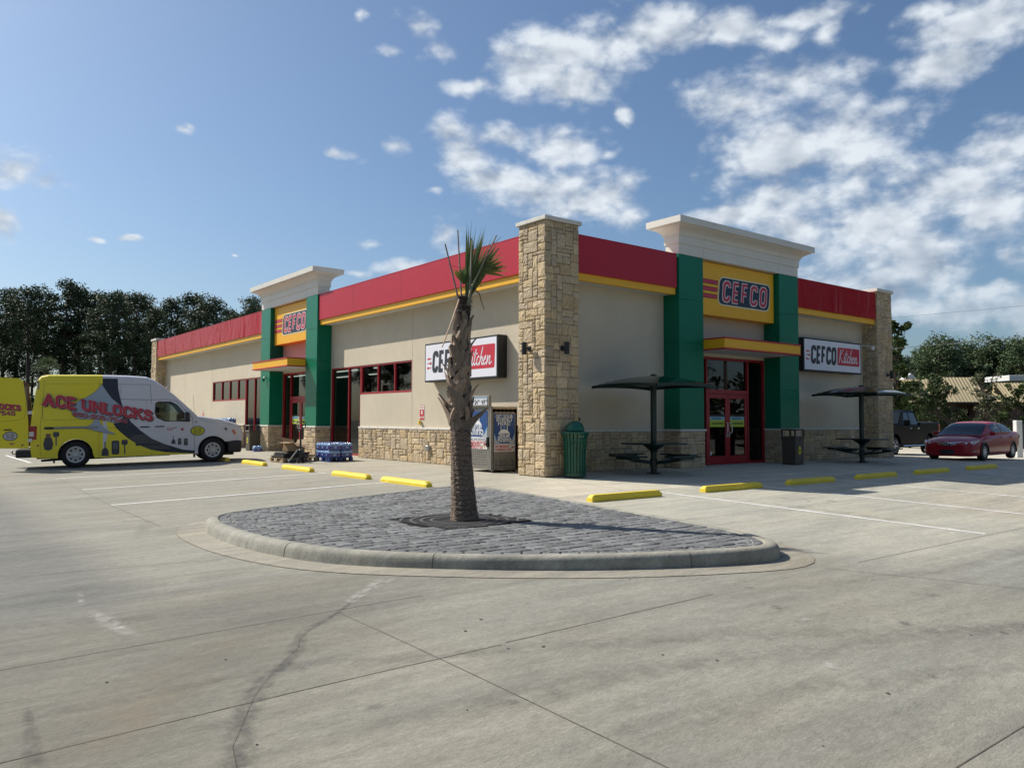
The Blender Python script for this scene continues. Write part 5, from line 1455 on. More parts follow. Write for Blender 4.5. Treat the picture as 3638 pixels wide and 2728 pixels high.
# water packs
def wrapmat():
    m, N, L, b = nmat('shrink_wrap')
    at = N.new('ShaderNodeAttribute'); at.attribute_name = 'Col'; L.new(at.outputs[0], b.inputs['Base Color'])
    b.inputs['Roughness'].default_value = .16; b.inputs['Coat Weight'].default_value = .8; b.inputs['Coat Roughness'].default_value = .12
    tc = N.new('ShaderNodeTexCoord'); n = N.new('ShaderNodeTexNoise'); n.inputs['Scale'].default_value = 22; n.inputs['Detail'].default_value = 4
    L.new(tc.outputs['Object'], n.inputs[0]); bp = N.new('ShaderNodeBump'); bp.inputs['Strength'].default_value = .9; bp.inputs['Distance'].default_value = .02
    L.new(n.outputs[0], bp.inputs['Height']); L.new(bp.outputs[0], b.inputs['Normal']); MATS['shrink_wrap'] = m; return m
WRAP = wrapmat()
def water_pack():
    mb = MB(); w, d, h = .185, .155, .215
    vs = []
    def side(i, n, a):  # corrugated outline
        return a
    P = []
    nx_, ny_ = 5, 4; r_ = .012
    def run(x0, y0, x1, y1, n, nx, ny):
        for k in range(n * 4):
            t = k / (n * 4); b = abs(math.sin(math.pi * t * n)) * r_; P.append((x0 + (x1 - x0) * t + nx * b, y0 + (y1 - y0) * t + ny * b))
    run(-w, -d, w, -d, nx_, 0, -1); run(w, -d, w, d, ny_, 1, 0); run(w, d, -w, d, nx_, 0, 1); run(-w, d, -w, -d, ny_, -1, 0)
    n_ = len(P); blue = (.010, .05, .26); pale = (.22, .36, .60); deep = (.006, .02, .12)
    lv = [(.97, 0, deep), (1, .02, blue), (1, .13, blue), (.99, .165, pale), (.93, .195, pale)]
    for s_, z, c in lv: vs += [(p[0] * s_, p[1] * s_, z) for p in P]
    for j in range(len(lv) - 1):
        mb.add(vs[j * n_:(j + 2) * n_], [[i, (i + 1) % n_, n_ + (i + 1) % n_, n_ + i] for i in range(n_)], lv[j + 1][2])
    mb.add(vs[-n_:], [list(range(n_))], pale); mb.add(vs[:n_], [list(range(n_))], deep)
    for i in range(nx_):
        for j in range(ny_):
            x = -w + (i + .5) * 2 * w / nx_; y = -d + (j + .5) * 2 * d / ny_
            mb.lathe([(.030, .18), (.026, .198), (.014, .212), (.013, .226), (0, .228)], 8, (x, y, 0), rnd.choice([(.30, .45, .68), (.50, .62, .78), (.04, .12, .40)]))
    # white logo swash on the wrap
    for M_, W2 in ((basis((-w, -d - .0135, .03), (1, 0, 0), (0, 0, 1)), 2 * w), (basis((-w - .0135, d, .03), (0, -1, 0), (0, 0, 1)), 2 * d)):
        flat(mb, arc(W2 * .5, .05, .055, .035, 0, 360, 12)[:-1], M_, 0, (.14, .26, .5)); flat(mb, [(W2 * .5 - .04, .04), (W2 * .5 + .04, .045), (W2 * .5 + .04, .055), (W2 * .5 - .04, .05)], M_, .001, (.5, .55, .62)); flat(mb, [(W2 * .86, .01), (W2 * .92, .01), (W2 * .92, .08), (W2 * .86, .08)], M_, .001, (.35, .02, .05))
    return mb
wp = water_pack().build('water_pack', WRAP); first = True
def put_pack(x, y, z, rz, lab, grp):
    global first
    if first: o = wp; first = False
    else: o = wp.copy(); COL.objects.link(o)
    o.location = (x, y, z); o.rotation_euler.z = rz; tag(o, lab, 'water pack', grp)
zb = gh(-.6, 9.5) + .132
for lay in range(2):
    for i in range(2):
        for j in range(3):
            put_pack(-.62 - .20 + i * .40 + rnd.uniform(-.01, .01), 9.5 - .335 + j * .335, zb + lay * .222, rnd.uniform(-.04, .04), ('blue shrink wrapped water pack in the lower layer on the blue plastic pallet', 'blue shrink wrapped water pack in the upper layer on the blue plastic pallet')[lay],
                     ('lower layer of water packs on the blue pallet', 'upper layer of water packs on the blue pallet')[lay])
put_pack(-.02, 17.75, 0, R(80), 'single blue water pack on the ground in front of the left entrance column', None)
for lay in range(6):
    for j in range(6): put_pack(.45, 22.35 + j * .42, lay * .222, R(90), 'blue water pack in the tall stack seen over the van bonnet', 'tall stack of water packs against the far left wall')

# ------------------------------------------------------------------ palm
PALM = Vector((-5.46, -4.66, 0))
palm = E('palm_tree', (PALM.x, PALM.y, ZI - .02), 'tall cabbage palm with crisscrossed leaf boots and few fronds on the paver island', 'palm tree')
RV = Vector((.788, -.616, 0)); FV = Vector((.616, .788, 0)); UP = Vector((0, 0, 1))
def PV(a, z, d=0.0): return RV * a + FV * d + UP * z
cen = [(0.0, .045), (.3, .03), (.8, .0), (1.3, -.02), (1.8, -.035), (2.3, -.03), (2.75, -.0), (3.05, .03)]
def cx_at(z):
    for (z0, a0), (z1, a1) in zip(cen[:-1], cen[1:]):
        if z <= z1: return a0 + (a1 - a0) * (z - z0) / (z1 - z0)
    return cen[-1][1]
def rad_at(z):
    T_ = [(0, .195), (.1, .182), (.3, .165), (.8, .142), (1.3, .135), (1.5, .15), (2.1, .132), (2.5, .105), (3.05, .092)]
    for (z0, a0), (z1, a1) in zip(T_[:-1], T_[1:]):
        if z <= z1: return a0 + (a1 - a0) * (z - z0) / (z1 - z0)
    return T_[-1][1]
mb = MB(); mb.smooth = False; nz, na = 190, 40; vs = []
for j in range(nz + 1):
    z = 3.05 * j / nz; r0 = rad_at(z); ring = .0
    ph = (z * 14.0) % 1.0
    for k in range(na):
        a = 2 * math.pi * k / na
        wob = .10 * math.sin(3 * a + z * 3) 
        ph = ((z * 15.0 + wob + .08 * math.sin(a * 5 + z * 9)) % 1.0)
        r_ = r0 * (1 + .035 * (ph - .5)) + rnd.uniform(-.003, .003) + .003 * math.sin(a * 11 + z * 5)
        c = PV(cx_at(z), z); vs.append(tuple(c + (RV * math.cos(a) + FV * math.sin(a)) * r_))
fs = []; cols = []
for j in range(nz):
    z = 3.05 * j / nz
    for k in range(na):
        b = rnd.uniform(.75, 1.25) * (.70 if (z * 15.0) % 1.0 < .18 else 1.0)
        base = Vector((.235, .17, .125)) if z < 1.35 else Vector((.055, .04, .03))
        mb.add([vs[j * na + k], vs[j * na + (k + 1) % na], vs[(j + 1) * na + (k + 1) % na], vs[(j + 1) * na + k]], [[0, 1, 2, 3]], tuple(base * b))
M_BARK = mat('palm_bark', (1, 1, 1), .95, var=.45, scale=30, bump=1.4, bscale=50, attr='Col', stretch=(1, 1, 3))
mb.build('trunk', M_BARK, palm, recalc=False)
# fibres on the trunk
mb = MB()
for k in range(1500):
    z = rnd.uniform(.05, 1.45) if k % 3 else rnd.uniform(2.3, 3.05); a = rnd.uniform(0, 2 * math.pi); r_ = rad_at(z) * 1.0
    d = RV * math.cos(a) + FV * math.sin(a); t = (-RV * math.sin(a) + FV * math.cos(a)); p = PV(cx_at(z), z) + d * (r_ + .001)
    l = rnd.uniform(.015, .05); s_ = rnd.choice([-1, 1]); q = p + t * s_ * l + d * rnd.uniform(.002, .016) + UP * rnd.uniform(-.012, .006)
    w = UP * rnd.uniform(.0015, .004)
    g = rnd.uniform(.6, 1.5); mb.add([p - w, p + w, q + w * .3, q - w * .3], [[0, 1, 2, 3]], (.17 * g, .125 * g, .09 * g))
for k in range(500):
    z = rnd.uniform(2.45, 3.08); a = rnd.uniform(0, 2 * math.pi); d = RV * math.cos(a) + FV * math.sin(a); p = PV(cx_at(z), z) + d * rad_at(z) * .98
    q = p + d * rnd.uniform(.01, .05) + UP * rnd.uniform(-.08, .05) + RV * rnd.uniform(-.03, .03); w = RV * .0025
    g = rnd.uniform(.4, 1.2); mb.add([p - w, p + w, q], [[0, 1, 2]], (.10 * g, .06 * g, .05 * g))
mb.build('fibres', M_BARK, palm, recalc=False)
# leaf boots: each rises from the trunk at a slant and its tip stands off
M_BOOT = mat('palm_boot', (1, 1, 1), .8, var=.22, scale=14, bump=.6, bscale=40, attr='Col', stretch=(3, 3, .5))
def boot(z, a, L_, lean, off, w0=.075, w1=.028, split=True):
    d = RV * math.cos(a) + FV * math.sin(a); t = -RV * math.sin(a) + FV * math.cos(a)
    mb = MB(); n_ = 8; g = rnd.uniform(.62, 1.30); colr = (.27 * g, .20 * g, .14 * g)
    L2 = []; base = PV(cx_at(z), z)
    for i in range(n_ + 1):
        u = i / n_; s_ = L_ * u
        ang = lean * s_ / .16 * .75           # goes round the trunk
        zz = z + s_ * .88
        rr_ = rad_at(min(zz, 3.0)) + .008 + off * (u ** 1.7) * L_
        dd = (RV * math.cos(a + ang) + FV * math.sin(a + ang)); tt = (-RV * math.sin(a + ang) + FV * math.cos(a + ang))
        c = PV(cx_at(min(zz, 3.0)), zz) + dd * rr_; w = (w0 * (1 - u) ** .8 + w1) * (1 if i < n_ else .9); th = .010 + .010 * (1 - u)
        ax = (tt * math.cos(lean * .9) - UP * math.sin(lean * .9)).normalized()
        curl = dd * (-.35 * w)
        L2.append((c - ax * w + curl, c + dd * th, c + ax * w + curl, c - dd * th * .6))
    vs = [v for r_ in L2 for v in r_]
    fs = [[i * 4 + k, i * 4 + (k + 1) % 4, (i + 1) * 4 + (k + 1) % 4, (i + 1) * 4 + k] for i in range(n_) for k in range(4)] + [[n_ * 4 + k for k in range(4)]]
    mb.add(vs, fs, colr)
    return mb
z = 1.22; k = 0; a = 0
while z < 2.72:
    a += 2.399 + rnd.uniform(-.2, .2)
    lean = rnd.choice([-1, 1]) * rnd.uniform(.35, .75)
    big = 1 - .75 * (z - 1.2) / 1.5
    boot(z, a, rnd.uniform(.22, .33) * (.62 + .38 * big), lean, rnd.uniform(.03, .32) * (.5 + .5 * big), .052 * (.7 + .3 * big), .020).build('leaf_boot', M_BOOT, palm, recalc=True)
    z += .0205; k += 1
# the big torn boots low down
for (z, a, L_, lean, off, w0, w1) in ((1.20, -.75, .40, .75, .75, .10, .024), (1.30, math.pi + .25, .42, -.15, .34, .085, .035), (1.42, math.pi - .15, .34, .1, .4, .07, .03), (1.62, -.15, .26, -.1, .5, .06, .022), (1.95, math.pi, .22, 0, .5, .055, .022), (2.30, .1, .22, 0, .5, .05, .02), (1.45, -1.2, .40, -.5, .3, .09, .03), (1.75, -1.9, .38, .5, .3, .085, .03), (2.05, -1.3, .36, -.5, .3, .08, .03), (1.55, -2.2, .40, .55, .3, .09, .03)):
    boot(z, a, L_, lean, off, w0, w1).build('leaf_boot', M_BOOT, palm, recalc=True)
# cut stalks and fronds
M_FROND = leafmat('palm_frond', (1, 1, 1), trans=.3)
TOP = PV(.03, 3.03)
M_STALK = mat('stalk', (1, 1, 1), .7, var=.15, attr='Col', scale=10)
def stalk(p0, p1, w, c, name='cut_stalk', mid=None, nrm=None):
    mb = MB(); pts = [p0, mid, p1] if mid else [p0, p1]
    mb.tube(pts, [w * 1.2] + ([w] if mid else []) + [w * .8], 6, col=c); mb.build(name, M_STALK, palm)
TB = 3.02
stalk(PV(-.03, TB - .1, -.05), PV(-.235, TB + .74, -.10), .012, (.22, .16, .14))
stalk(PV(-.01, TB - .1, .03), PV(-.075, TB + .97, .06), .011, (.24, .17, .15))
stalk(PV(-.04, TB - .02, -.08), PV(-.245, TB - .70, -.36), .011, (.62, .42, .27), 'broken_stalk', PV(-.13, TB - .35, -.24))
stalk(PV(.10, TB - .1, -.06), PV(.13, TB + .80, -.06), .014, (.20, .18, .13))
stalk(PV(.07, TB - .1, -.08), PV(.26, TB + .42, -.10), .015, (.17, .17, .10), 'cut_stalk', PV(.13, TB + .15, -.09))
stalk(PV(.26, TB + .42, -.10), PV(.47, TB + .86, -.12), .011, (.26, .19, .13))
stalk(PV(.2, TB + .42, .05), PV(.50, TB + .72, .06), .012, (.14, .08, .07))
stalk(PV(.06, TB - .1, .05), PV(.115, TB + .86, .06), .009, (.03, .025, .02))
def frond(hub, dirs, name='frond', w=.014):
    """a fan: leaflets from the hub; each (angle from vertical in the image plane, length, depth lean, green mix)"""
    mb = MB()
    for (ang, ln, dep, mixg) in dirs:
        a = R(ang); d = (RV * math.sin(a) + UP * math.cos(a) + FV * dep).normalized(); side = (RV * math.cos(a) - UP * math.sin(a)); n_ = 7
        g = rnd.uniform(.7, 1.3); col0 = Vector((.105, .15, .05)) * g; col1 = Vector((.55, .38, .06)); c0 = col0.lerp(col1, mixg * .4); c1 = col0.lerp(col1, mixg)
        pts = []; droop = rnd.uniform(.0, .10) * ln
        for i in range(n_ + 1):
            u = i / n_; c = hub + d * (ln * u) - UP * droop * u ** 3 + FV * .02 * math.sin(u * 3)
            ww = w * (math.sin(math.pi * min(1, u * .9 + .12)) ** .7) * (1 - u ** 3 * .95)
            fold = FV * (-ww * .6)
            pts.append((c - side * ww, c + fold, c + side * ww))
        for i in range(n_):
            cc = c0.lerp(c1, (i / n_) ** 2); 
            A, B = pts[i], pts[i + 1]
            mb.add([A[0], A[1], B[1], B[0]], [[0, 1, 2, 3]], tuple(cc)); mb.add([A[1], A[2], B[2], B[1]], [[0, 1, 2, 3]], tuple(cc * 1.2))
    mb.build(name, M_FROND, palm, recalc=False)
U_ = rnd.uniform
frond(PV(.05, TB - .02), [(U_(-2, 15), U_(.80, 1.18), U_(-.12, .12), 0) for _ in range(26)] + [(U_(12, 27), U_(.80, 1.08), U_(-.1, .1), U_(0, .12)) for _ in range(16)], w=.016)
frond(PV(.09, TB + .0, -.03), [(U_(20, 36), U_(.68, .95), U_(-.12, .08), U_(0, .2)) for _ in range(14)], w=.015)
frond(PV(.22, TB + .36, -.05), [(a, U_(.34, .48), U_(-.15, .15), m_) for a, m_ in zip(range(26, 100, 5), [.0, .0, .1, .15, .1, .3, .5, .6, .9, .6, .9, .5, .95, .7, .4])] + [(U_(30, 80), U_(.26, .42), U_(-.2, .2), .1) for _ in range(18)], w=.016)
frond(PV(.02, TB + .20, -.02), [(a, U_(.24, .30), U_(-.2, .1), m_) for a, m_ in zip(range(-38, 12, 4), [.6, .5, .25, .35, .2, .05, .1, 0, 0, 0, 0, 0, 0])], w=.017)
frond(PV(.17, TB + .29, -.05), [(70, .17, 0, .9), (60, .13, 0, .5), (78, .12, 0, .9)], w=.008)
# hanging dead leaflet
mb = MB()
def ribbon(pts, w, c):
    mb = MB()
    for i in range(len(pts) - 1):
        A, B = pts[i], pts[i + 1]; s_ = (B - A).cross(FV).normalized() * w * (1 - i / len(pts) * .7)
        mb.add([A - s_, A + s_, B + s_ * .9, B - s_ * .9], [[0, 1, 2, 3]], c)
    mb.build('hanging_leaf', M_FROND, palm, recalc=False)
ribbon([PV(.13, TB + .17, -.06), PV(.20, TB + .09, -.08), PV(.235, TB + .06, -.08), PV(.26, TB - .03, -.08), PV(.305, TB - .16, -.08)], .009, (.06, .07, .035))
ribbon([PV(.18, TB + .28, -.06), PV(.27, TB + .16, -.07)], .004, (.12, .06, .04)); ribbon([PV(-.02, TB + .42, -.05), PV(-.10, TB + .44, -.06), PV(-.19, TB + .46, -.06)], .003, (.16, .06, .06))
ribbon([PV(.30, TB + .44, -.05), PV(.50, TB + .43, -.06), PV(.62, TB + .42, -.06)], .003, (.16, .06, .05)); ribbon([PV(.36, TB + .42, -.05), PV(.48, TB + .40, -.06), PV(.54, TB + .36, -.06)], .003, (.16, .08, .05))
ribbon([PV(.38, TB + .74, -.05), PV(.46, TB + .78, -.06), PV(.53, TB + .85, -.06)], .004, (.09, .09, .06))

# ------------------------------------------------------------------ vehicles
def paint(name, col, rough=.28, coat=.8, spec=.5, metal=0.0):
    return mat(name, col, rough, metal=metal, var=.02, scale=2, spec=spec, coat=coat)
TINT = glass('vehicle_glass', trans=.42); DARKG = glass('dark_vehicle_glass', trans=.12)
P_WHITE = paint('van_white', (.56, .565, .60)); P_BLACKP = mat('black_trim', (.014, .014, .016), .55, var=.1)
CHROME = mat('chrome', (.75, .75, .76), .12, metal=1, var=.02); ALLOY = mat('alloy', (.42, .42, .43), .3, metal=.8, var=.05)
def vanpaint():
    m, N, L, b = nmat('van_wrap')
    b.inputs['Roughness'].default_value = .35; b.inputs['Coat Weight'].default_value = .3
    tc = N.new('ShaderNodeTexCoord'); sp = N.new('ShaderNodeSeparateXYZ'); L.new(tc.outputs['Object'], sp.inputs[0])
    g = N.new('ShaderNodeMath'); g.operation = 'LESS_THAN'; g.inputs[1].default_value = .725; L.new(sp.outputs[0], g.inputs[0])
    mx = N.new('ShaderNodeMix'); mx.data_type = 'RGBA'; L.new(g.outputs[0], mx.inputs[0]); mx.inputs[6].default_value = (.56, .565, .60, 1); mx.inputs[7].default_value = (.74, .63, .008, 1)
    L.new(mx.outputs[2], b.inputs['Base Color']); MATS['van_wrap'] = m; return m
P_VAN = vanpaint(); P_VY = paint('wrap_yellow', (.74, .63, .008), .35, .3)
def wheel(parent, x, y, r, w=.22, face=-1, spokes=8, rimr=.62, style='steel'):
    """wheel with its outer face towards -y (face=-1) or +y"""
    we = E('wheel', (x, y, r)); we.parent = parent
    mb = MB(); mb.smooth = True; f = face
    pr = [(r * .60, -w / 2 + .01), (r * .66, -w / 2), (r * .93, -w / 2 + .008), (r * .985, -w / 2 + .035), (r, 0), (r * .985, w / 2 - .035), (r * .93, w / 2 - .008), (r * .66, w / 2), (r * .60, w / 2 - .01)]
    mb.lathe([(a, -f * b) for a, b in pr], 36, (0, 0, 0), axis='y', cap=False); mb.build('tyre', M_RUB, we)
    R_ = r * rimr; o = f * w / 2
    mb = MB(); mb.lathe([(R_, o * .96), (R_ * .95, o * .92), (R_ * .9, o * .70), (R_ * .88, o * .2), (0, o * .2)], 32, axis='y', cap=False, col=(.03, .03, .03)); mb.lathe([(R_ * 1.0, o * .94), (R_ * 1.02, o * .97), (R_ * .97, o * .99), (R_ * .93, o * .93)], 32, axis='y', cap=False, col=(1, 1, 1))
    if style == 'steel':
        # dished disc with oval holes near the edge
        mb.lathe([(R_ * .93, o * .80), (R_ * .84, o * .74), (R_ * .80, o * .74)], 32, axis='y', cap=False, col=(.8, .8, .8)); mb.lathe([(R_ * .60, o * .72), (R_ * .50, o * .66), (R_ * .36, o * .70), (R_ * .32, o * .88), (0, o * .9)], 32, axis='y', cap=False, col=(.8, .8, .8))
        for k in range(spokes):
            a = 2 * math.pi * (k + .5) / spokes; c, s_ = math.cos(a), math.sin(a); hw = R_ * .135
            P = []
            for rad, ww in ((R_ * .56, hw * 1.0), (R_ * .70, hw * .8), (R_ * .84, hw * 1.5)): P += [(rad * c - ww * s_, o * .735, rad * s_ + ww * c), (rad * c + ww * s_, o * .735, rad * s_ - ww * c)]
            mb.add(P, [[0, 1, 3, 2], [2, 3, 5, 4]], (.8, .8, .8))
        for k in range(8):
            a = 2 * math.pi * k / 8; mb.lathe([(.012, o * .69), (.012, o * .78), (0, o * .78)], 6, (R_ * .42 * math.cos(a), 0, R_ * .42 * math.sin(a)), axis='y', col=(.25, .25, .25))
    else:
        for k in range(spokes):
            a = 2 * math.pi * k / spokes; c, s_ = math.cos(a), math.sin(a); P = []
            for rad, ww, dd in ((R_ * .12, .035, .95), (R_ * .5, .02, .9), (R_ * .95, .03, .9)): P += [(rad * c - ww * s_, o * dd, rad * s_ + ww * c), (rad * c + ww * s_, o * dd, rad * s_ - ww * c)]
            mb.add(P, [[0, 1, 3, 2], [2, 3, 5, 4]], (1, 1, 1))
        mb.lathe([(R_ * .2, o * .9), (R_ * .18, o * .97), (0, o * .98)], 16, axis='y', cap=False, col=(.9, .9, .9))
    am = mat('wheel_metal', (1, 1, 1), .42, metal=.15, attr='Col', var=.05)
    if not am.get('done'): 
        am['done'] = 1
    for i, c in enumerate(mb.c): mb.c[i] = [(q[0] * .62, q[1] * .61, q[2] * .58) for q in c]
    mb.build('rim', am, we)
    return we
def archpts(cx, cz, r, a0, a1, n=10): return arc(cx, cz, r, r, a0, a1, n)

# ---- high roof van
VAN_H = R(-10.3)
vx, vy = -7.26, 12.93
van = E('parked_van', (vx, vy, -.18), 'yellow and white high roof van with red lettering and its rear door swung open', 'van', rz=VAN_H, ry=-R(1.49))
VWD = 2.0
side = [(-1.15, .62), (-1.12, .36), (-.92, .34), (-.52, .31)] + [(x, z) for x, z in arc(0, .40, .46, .46, 191, 0, 14)][0:] + [(.50, .28), (3.30, .28)] + arc(3.84, .38, .45, .45, 193, 35, 12) + [(4.66, .64), (4.68, .80), (4.66, .98), (4.58, 1.12), (4.45, 1.20), (4.0, 1.345), (3.55, 1.42), (3.36, 1.45), (3.12, 1.70), (2.73, 2.07), (2.37, 2.38), (2.12, 2.56), (1.93, 2.64), (1.4, 2.68), (.6, 2.70), (-.7, 2.70), (-.88, 2.66), (-.95, 2.58), (-1.03, 2.2), (-1.11, 1.6), (-1.16, 1.1)]
def van_half(z): # tumblehome
    return 0 if z < 1.25 else (z - 1.25) * .055
mb = MB(); N_ = len(side)
# cross the body in 7 strips with the top edges rounded
levels = [(0.0, 0.0), (.02, -.00), (.07, .025), (.16, .05), (VWD / 2, .06)]
def inset(P, k, d):
    """move upper outline points inwards (down) by d to round the roof edge"""
    a = P[k - 1]; b = P[(k + 1) % len(P)]; t = Vector((b[0] - a[0], b[1] - a[1])).normalized(); nn = Vector((-t.y, t.x))
    return nn
cen_ = Vector((1.5, 1.2))
rows_ = []
for yy, up in [(0.0, 0), (.03, .035), (.08, .06), (.17, .08), (1.0, .095), (1.83, .08), (1.92, .06), (1.97, .035), (2.0, 0)]:
    row = []
    for k, (x, z) in enumerate(side):
        dz = 0; dx = 0; 
        hi = z > 1.02 or (x > 4.3 and z > .6)
        if z > .95 and x > -1.0:
            dz = up if x < 3.0 else up * .5
            if x > 3.9: dx = up * 1.4 ; dz = up * .2
            elif x > 3.0: dx = up * .4
        elif x > 4.3: dx = up * 1.6
        tum = van_half(z); y_ = yy
        y_ = tum + (VWD - 2 * tum) * (yy / VWD)
        if x > 3.6: 
            nar = ((x - 3.6) / 1.06) ** 2 * .10; y_ = nar + (VWD - 2 * nar) * (y_ / VWD)
        row.append((x + dx, y_, z + dz))
    rows_.append(row)
vs = [p for r_ in rows_ for p in r_]
fs = [[j * N_ + i, j * N_ + (i + 1) % N_, (j + 1) * N_ + (i + 1) % N_, (j + 1) * N_ + i] for j in range(len(rows_) - 1) for i in range(N_)]
rear = [i for i in range(N_) if side[i][0] < -.9]
# keep the rear face open between the corner posts (the doors are swung open)
def is_rear(f):
    P = [vs[i] for i in f]; return all(p[0] < -.90 and p[2] > .5 for p in P) and .1 < sum(p[1] for p in P) / 4 < 1.9 and max(p[2] for p in P) < 2.64
fs = [f for f in fs if not is_rear(f)]
fs += [list(range(N_))[::-1], list(range((len(rows_) - 1) * N_, len(rows_) * N_))]
# cut the side polygon to leave the cab window out
win = [(2.17, 1.90), (2.26, 1.95), (2.62, 1.94), (2.80, 1.84), (3.17, 1.36), (3.17, 1.30), (2.44, 1.32), (2.20, 1.44), (2.15, 1.60)]
body_fs = fs[:-2]
mb.add(vs, body_fs)
def poly_with_hole(outer, hole):
    """join the hole to the outer loop by a bridge"""
    best = min(((math.hypot(a[0] - b[0], a[1] - b[1]), i, j) for i, a in enumerate(outer) for j, b in enumerate(hole)))
    _, i, j = best
    return outer[:i + 1] + hole[j:] + hole[:j + 1] + outer[i:]
def tri_fill(polys, to3):
    """triangulated fill of outline plus hole via bmesh"""
    bm = bmesh.new(); es = []
    for P in polys:
        V_ = [bm.verts.new((p[0], p[1], 0)) for p in P]
        for i in range(len(V_)): es.append(bm.edges.new((V_[i], V_[(i + 1) % len(V_)])))
    bmesh.ops.triangle_fill(bm, use_beauty=True, use_dissolve=False, edges=es)
    bm.verts.index_update()
    vs_ = [to3(v.co.x, v.co.y) for v in bm.verts]; fs_ = [[v.index for v in f.verts] for f in bm.faces]; bm.free(); return vs_, fs_
def van_y(x, z, s_=0):
    y_ = van_half(z)
    if x > 3.6: y_ = ((x - 3.6) / 1.06) ** 2 * .10 + y_ * .9
    return y_ if s_ == 0 else VWD - y_
for s_ in (0, 1):
    a, b = tri_fill([side, win], lambda x, z: (x, van_y(x, z, s_), z)); mb.add(a, b)
mb.build('body', P_VAN, van, recalc=False)
for s_ in (0, 1): mb = MB(); a, b = tri_fill([win], lambda x, z: (x, van_y(x, z, s_) + .012 * (1 - 2 * s_), z)); mb.add(a, b); mb.build('side_window', TINT, van, recalc=False)
def ring(mb, P, w, y_of, d, col=None):
    n_ = len(P); cx = sum(p[0] for p in P) / n_; cz = sum(p[1] for p in P) / n_; Q = []
    for p in P:
        v = Vector((p[0] - cx, p[1] - cz)); v = v * (1 - w / v.length); Q.append((cx + v.x, cz + v.y))
    vs_ = [(p[0], y_of(*p) - d, p[1]) for p in P] + [(p[0], y_of(*p) - d, p[1]) for p in Q]
    mb.add(vs_, [[i, (i + 1) % n_, n_ + (i + 1) % n_, n_ + i] for i in range(n_)], col)
mb = MB(); ring(mb, win, .03, van_y, .004); mb.build('window_seal', P_BLACKP, van, recalc=False)
# windscreen: dark slope across the nose
mb = MB(); mb.add([(3.36, .16, 1.50), (3.36, 1.84, 1.50), (2.62, 1.74, 2.235), (2.62, .26, 2.235)], [[0, 1, 2, 3]]); mb.build('windscreen', DARKG, van, recalc=False)
mb = MB(); mb.box(-1.05, 3.3, .12, 1.88, .55, .60); mb.box(2.0, 2.05, .14, 1.86, .6, 2.3); mb.build('floor', mat('van_inside', (.10, .09, .08), .8, var=.2), van)
mb = MB()
mb.bbox(2.22, 2.72, .25, .80, .75, .98, .03); mb.bbox(2.16, 2.34, .25, .80, .98, 1.55, .04); mb.bbox(2.17, 2.31, .38, .66, 1.57, 1.78, .03); mb.build('seat', mat('seat_cloth', (.03, .03, .032), .8), van)
mb = MB(); mb.bbox(2.22, 2.72, 1.2, 1.75, .75, .98, .03); mb.bbox(2.16, 2.34, 1.2, 1.75, .98, 1.55, .04); mb.bbox(2.17, 2.31, 1.34, 1.62, 1.57, 1.78, .03); mb.build('seat', MATS['seat_cloth'], van)
mb = MB(); mb.bbox(2.95, 3.30, .15, 1.85, 1.05, 1.36, .04); mb.tube([(2.92 + .03 * math.cos(a), 1.42 + .17 * math.cos(a), 1.38 + .17 * math.sin(a)) for a in [2 * math.pi * k / 16 for k in range(17)]], .015, 6); mb.build('dashboard', P_BLACKP, van)
# rear interior and the cargo on its shelves
mb = MB(); mb.box(-.95, 1.9, .10, .50, 1.10, 1.14); mb.box(-.95, 1.9, .10, .50, 1.65, 1.69); mb.box(-.95, -.90, .08, .14, .6, 2.3); mb.build('racking', mat('rack_brown', (.10, .05, .035), .7), van)
mb = MB(); mb.box(-.97, -.93, .06, 1.94, 2.25, 2.60); mb.build('door_header', mat('header_tan', (.25, .22, .17), .7), van)
# seams
mb = MB()
def seam(pts, w=.006, d=.0035):
    for (x0, z0), (x1, z1) in zip(pts[:-1], pts[1:]):
        t = Vector((x1 - x0, z1 - z0)); t = Vector((-t.y, t.x)).normalized() * w / 2
        mb.add([(x0 + t.x, van_y(x0, z0) - d, z0 + t.y), (x0 - t.x, van_y(x0, z0) - d, z0 - t.y), (x1 - t.x, van_y(x1, z1) - d, z1 - t.y), (x1 + t.x, van_y(x1, z1) - d, z1 + t.y)], [[0, 1, 2, 3]])
seam([(-.90, .40), (-.90, 1.3), (-.86, 1.6), (-.80, 2.60)]); seam([(.62, .28), (.62, 1.3), (.62, 2.62)]); seam([(.62, 2.50), (2.03, 2.47), (2.06, 1.97), (2.06, .28)], .009); seam([(-.87, 2.05), (.62, 2.06)]); seam([(.62, 2.06), (2.06, 2.0), (2.5, 2.02), (2.78, 1.96), (3.24, 1.42), (3.28, .95), (3.30, .34)], .009)
seam([(-.84, 2.02), (-.84, 1.50), (-.78, 1.44), (.52, 1.44)], .005); seam([(.62, 1.165), (2.06, 1.15)], .004); seam([(1.2, 2.44), (1.2, 2.07)], .004); seam([(1.42, 2.0), (1.92, 1.98), (1.96, 1.5)], .004); seam([(-.75, 2.50), (.50, 2.51)], .004); seam([(3.36, 1.44), (3.7, 1.28), (4.45, 1.16)], .006)
mb.build('panel_seams', mat('seam_dark', (.03, .03, .03), .8), van, recalc=False)
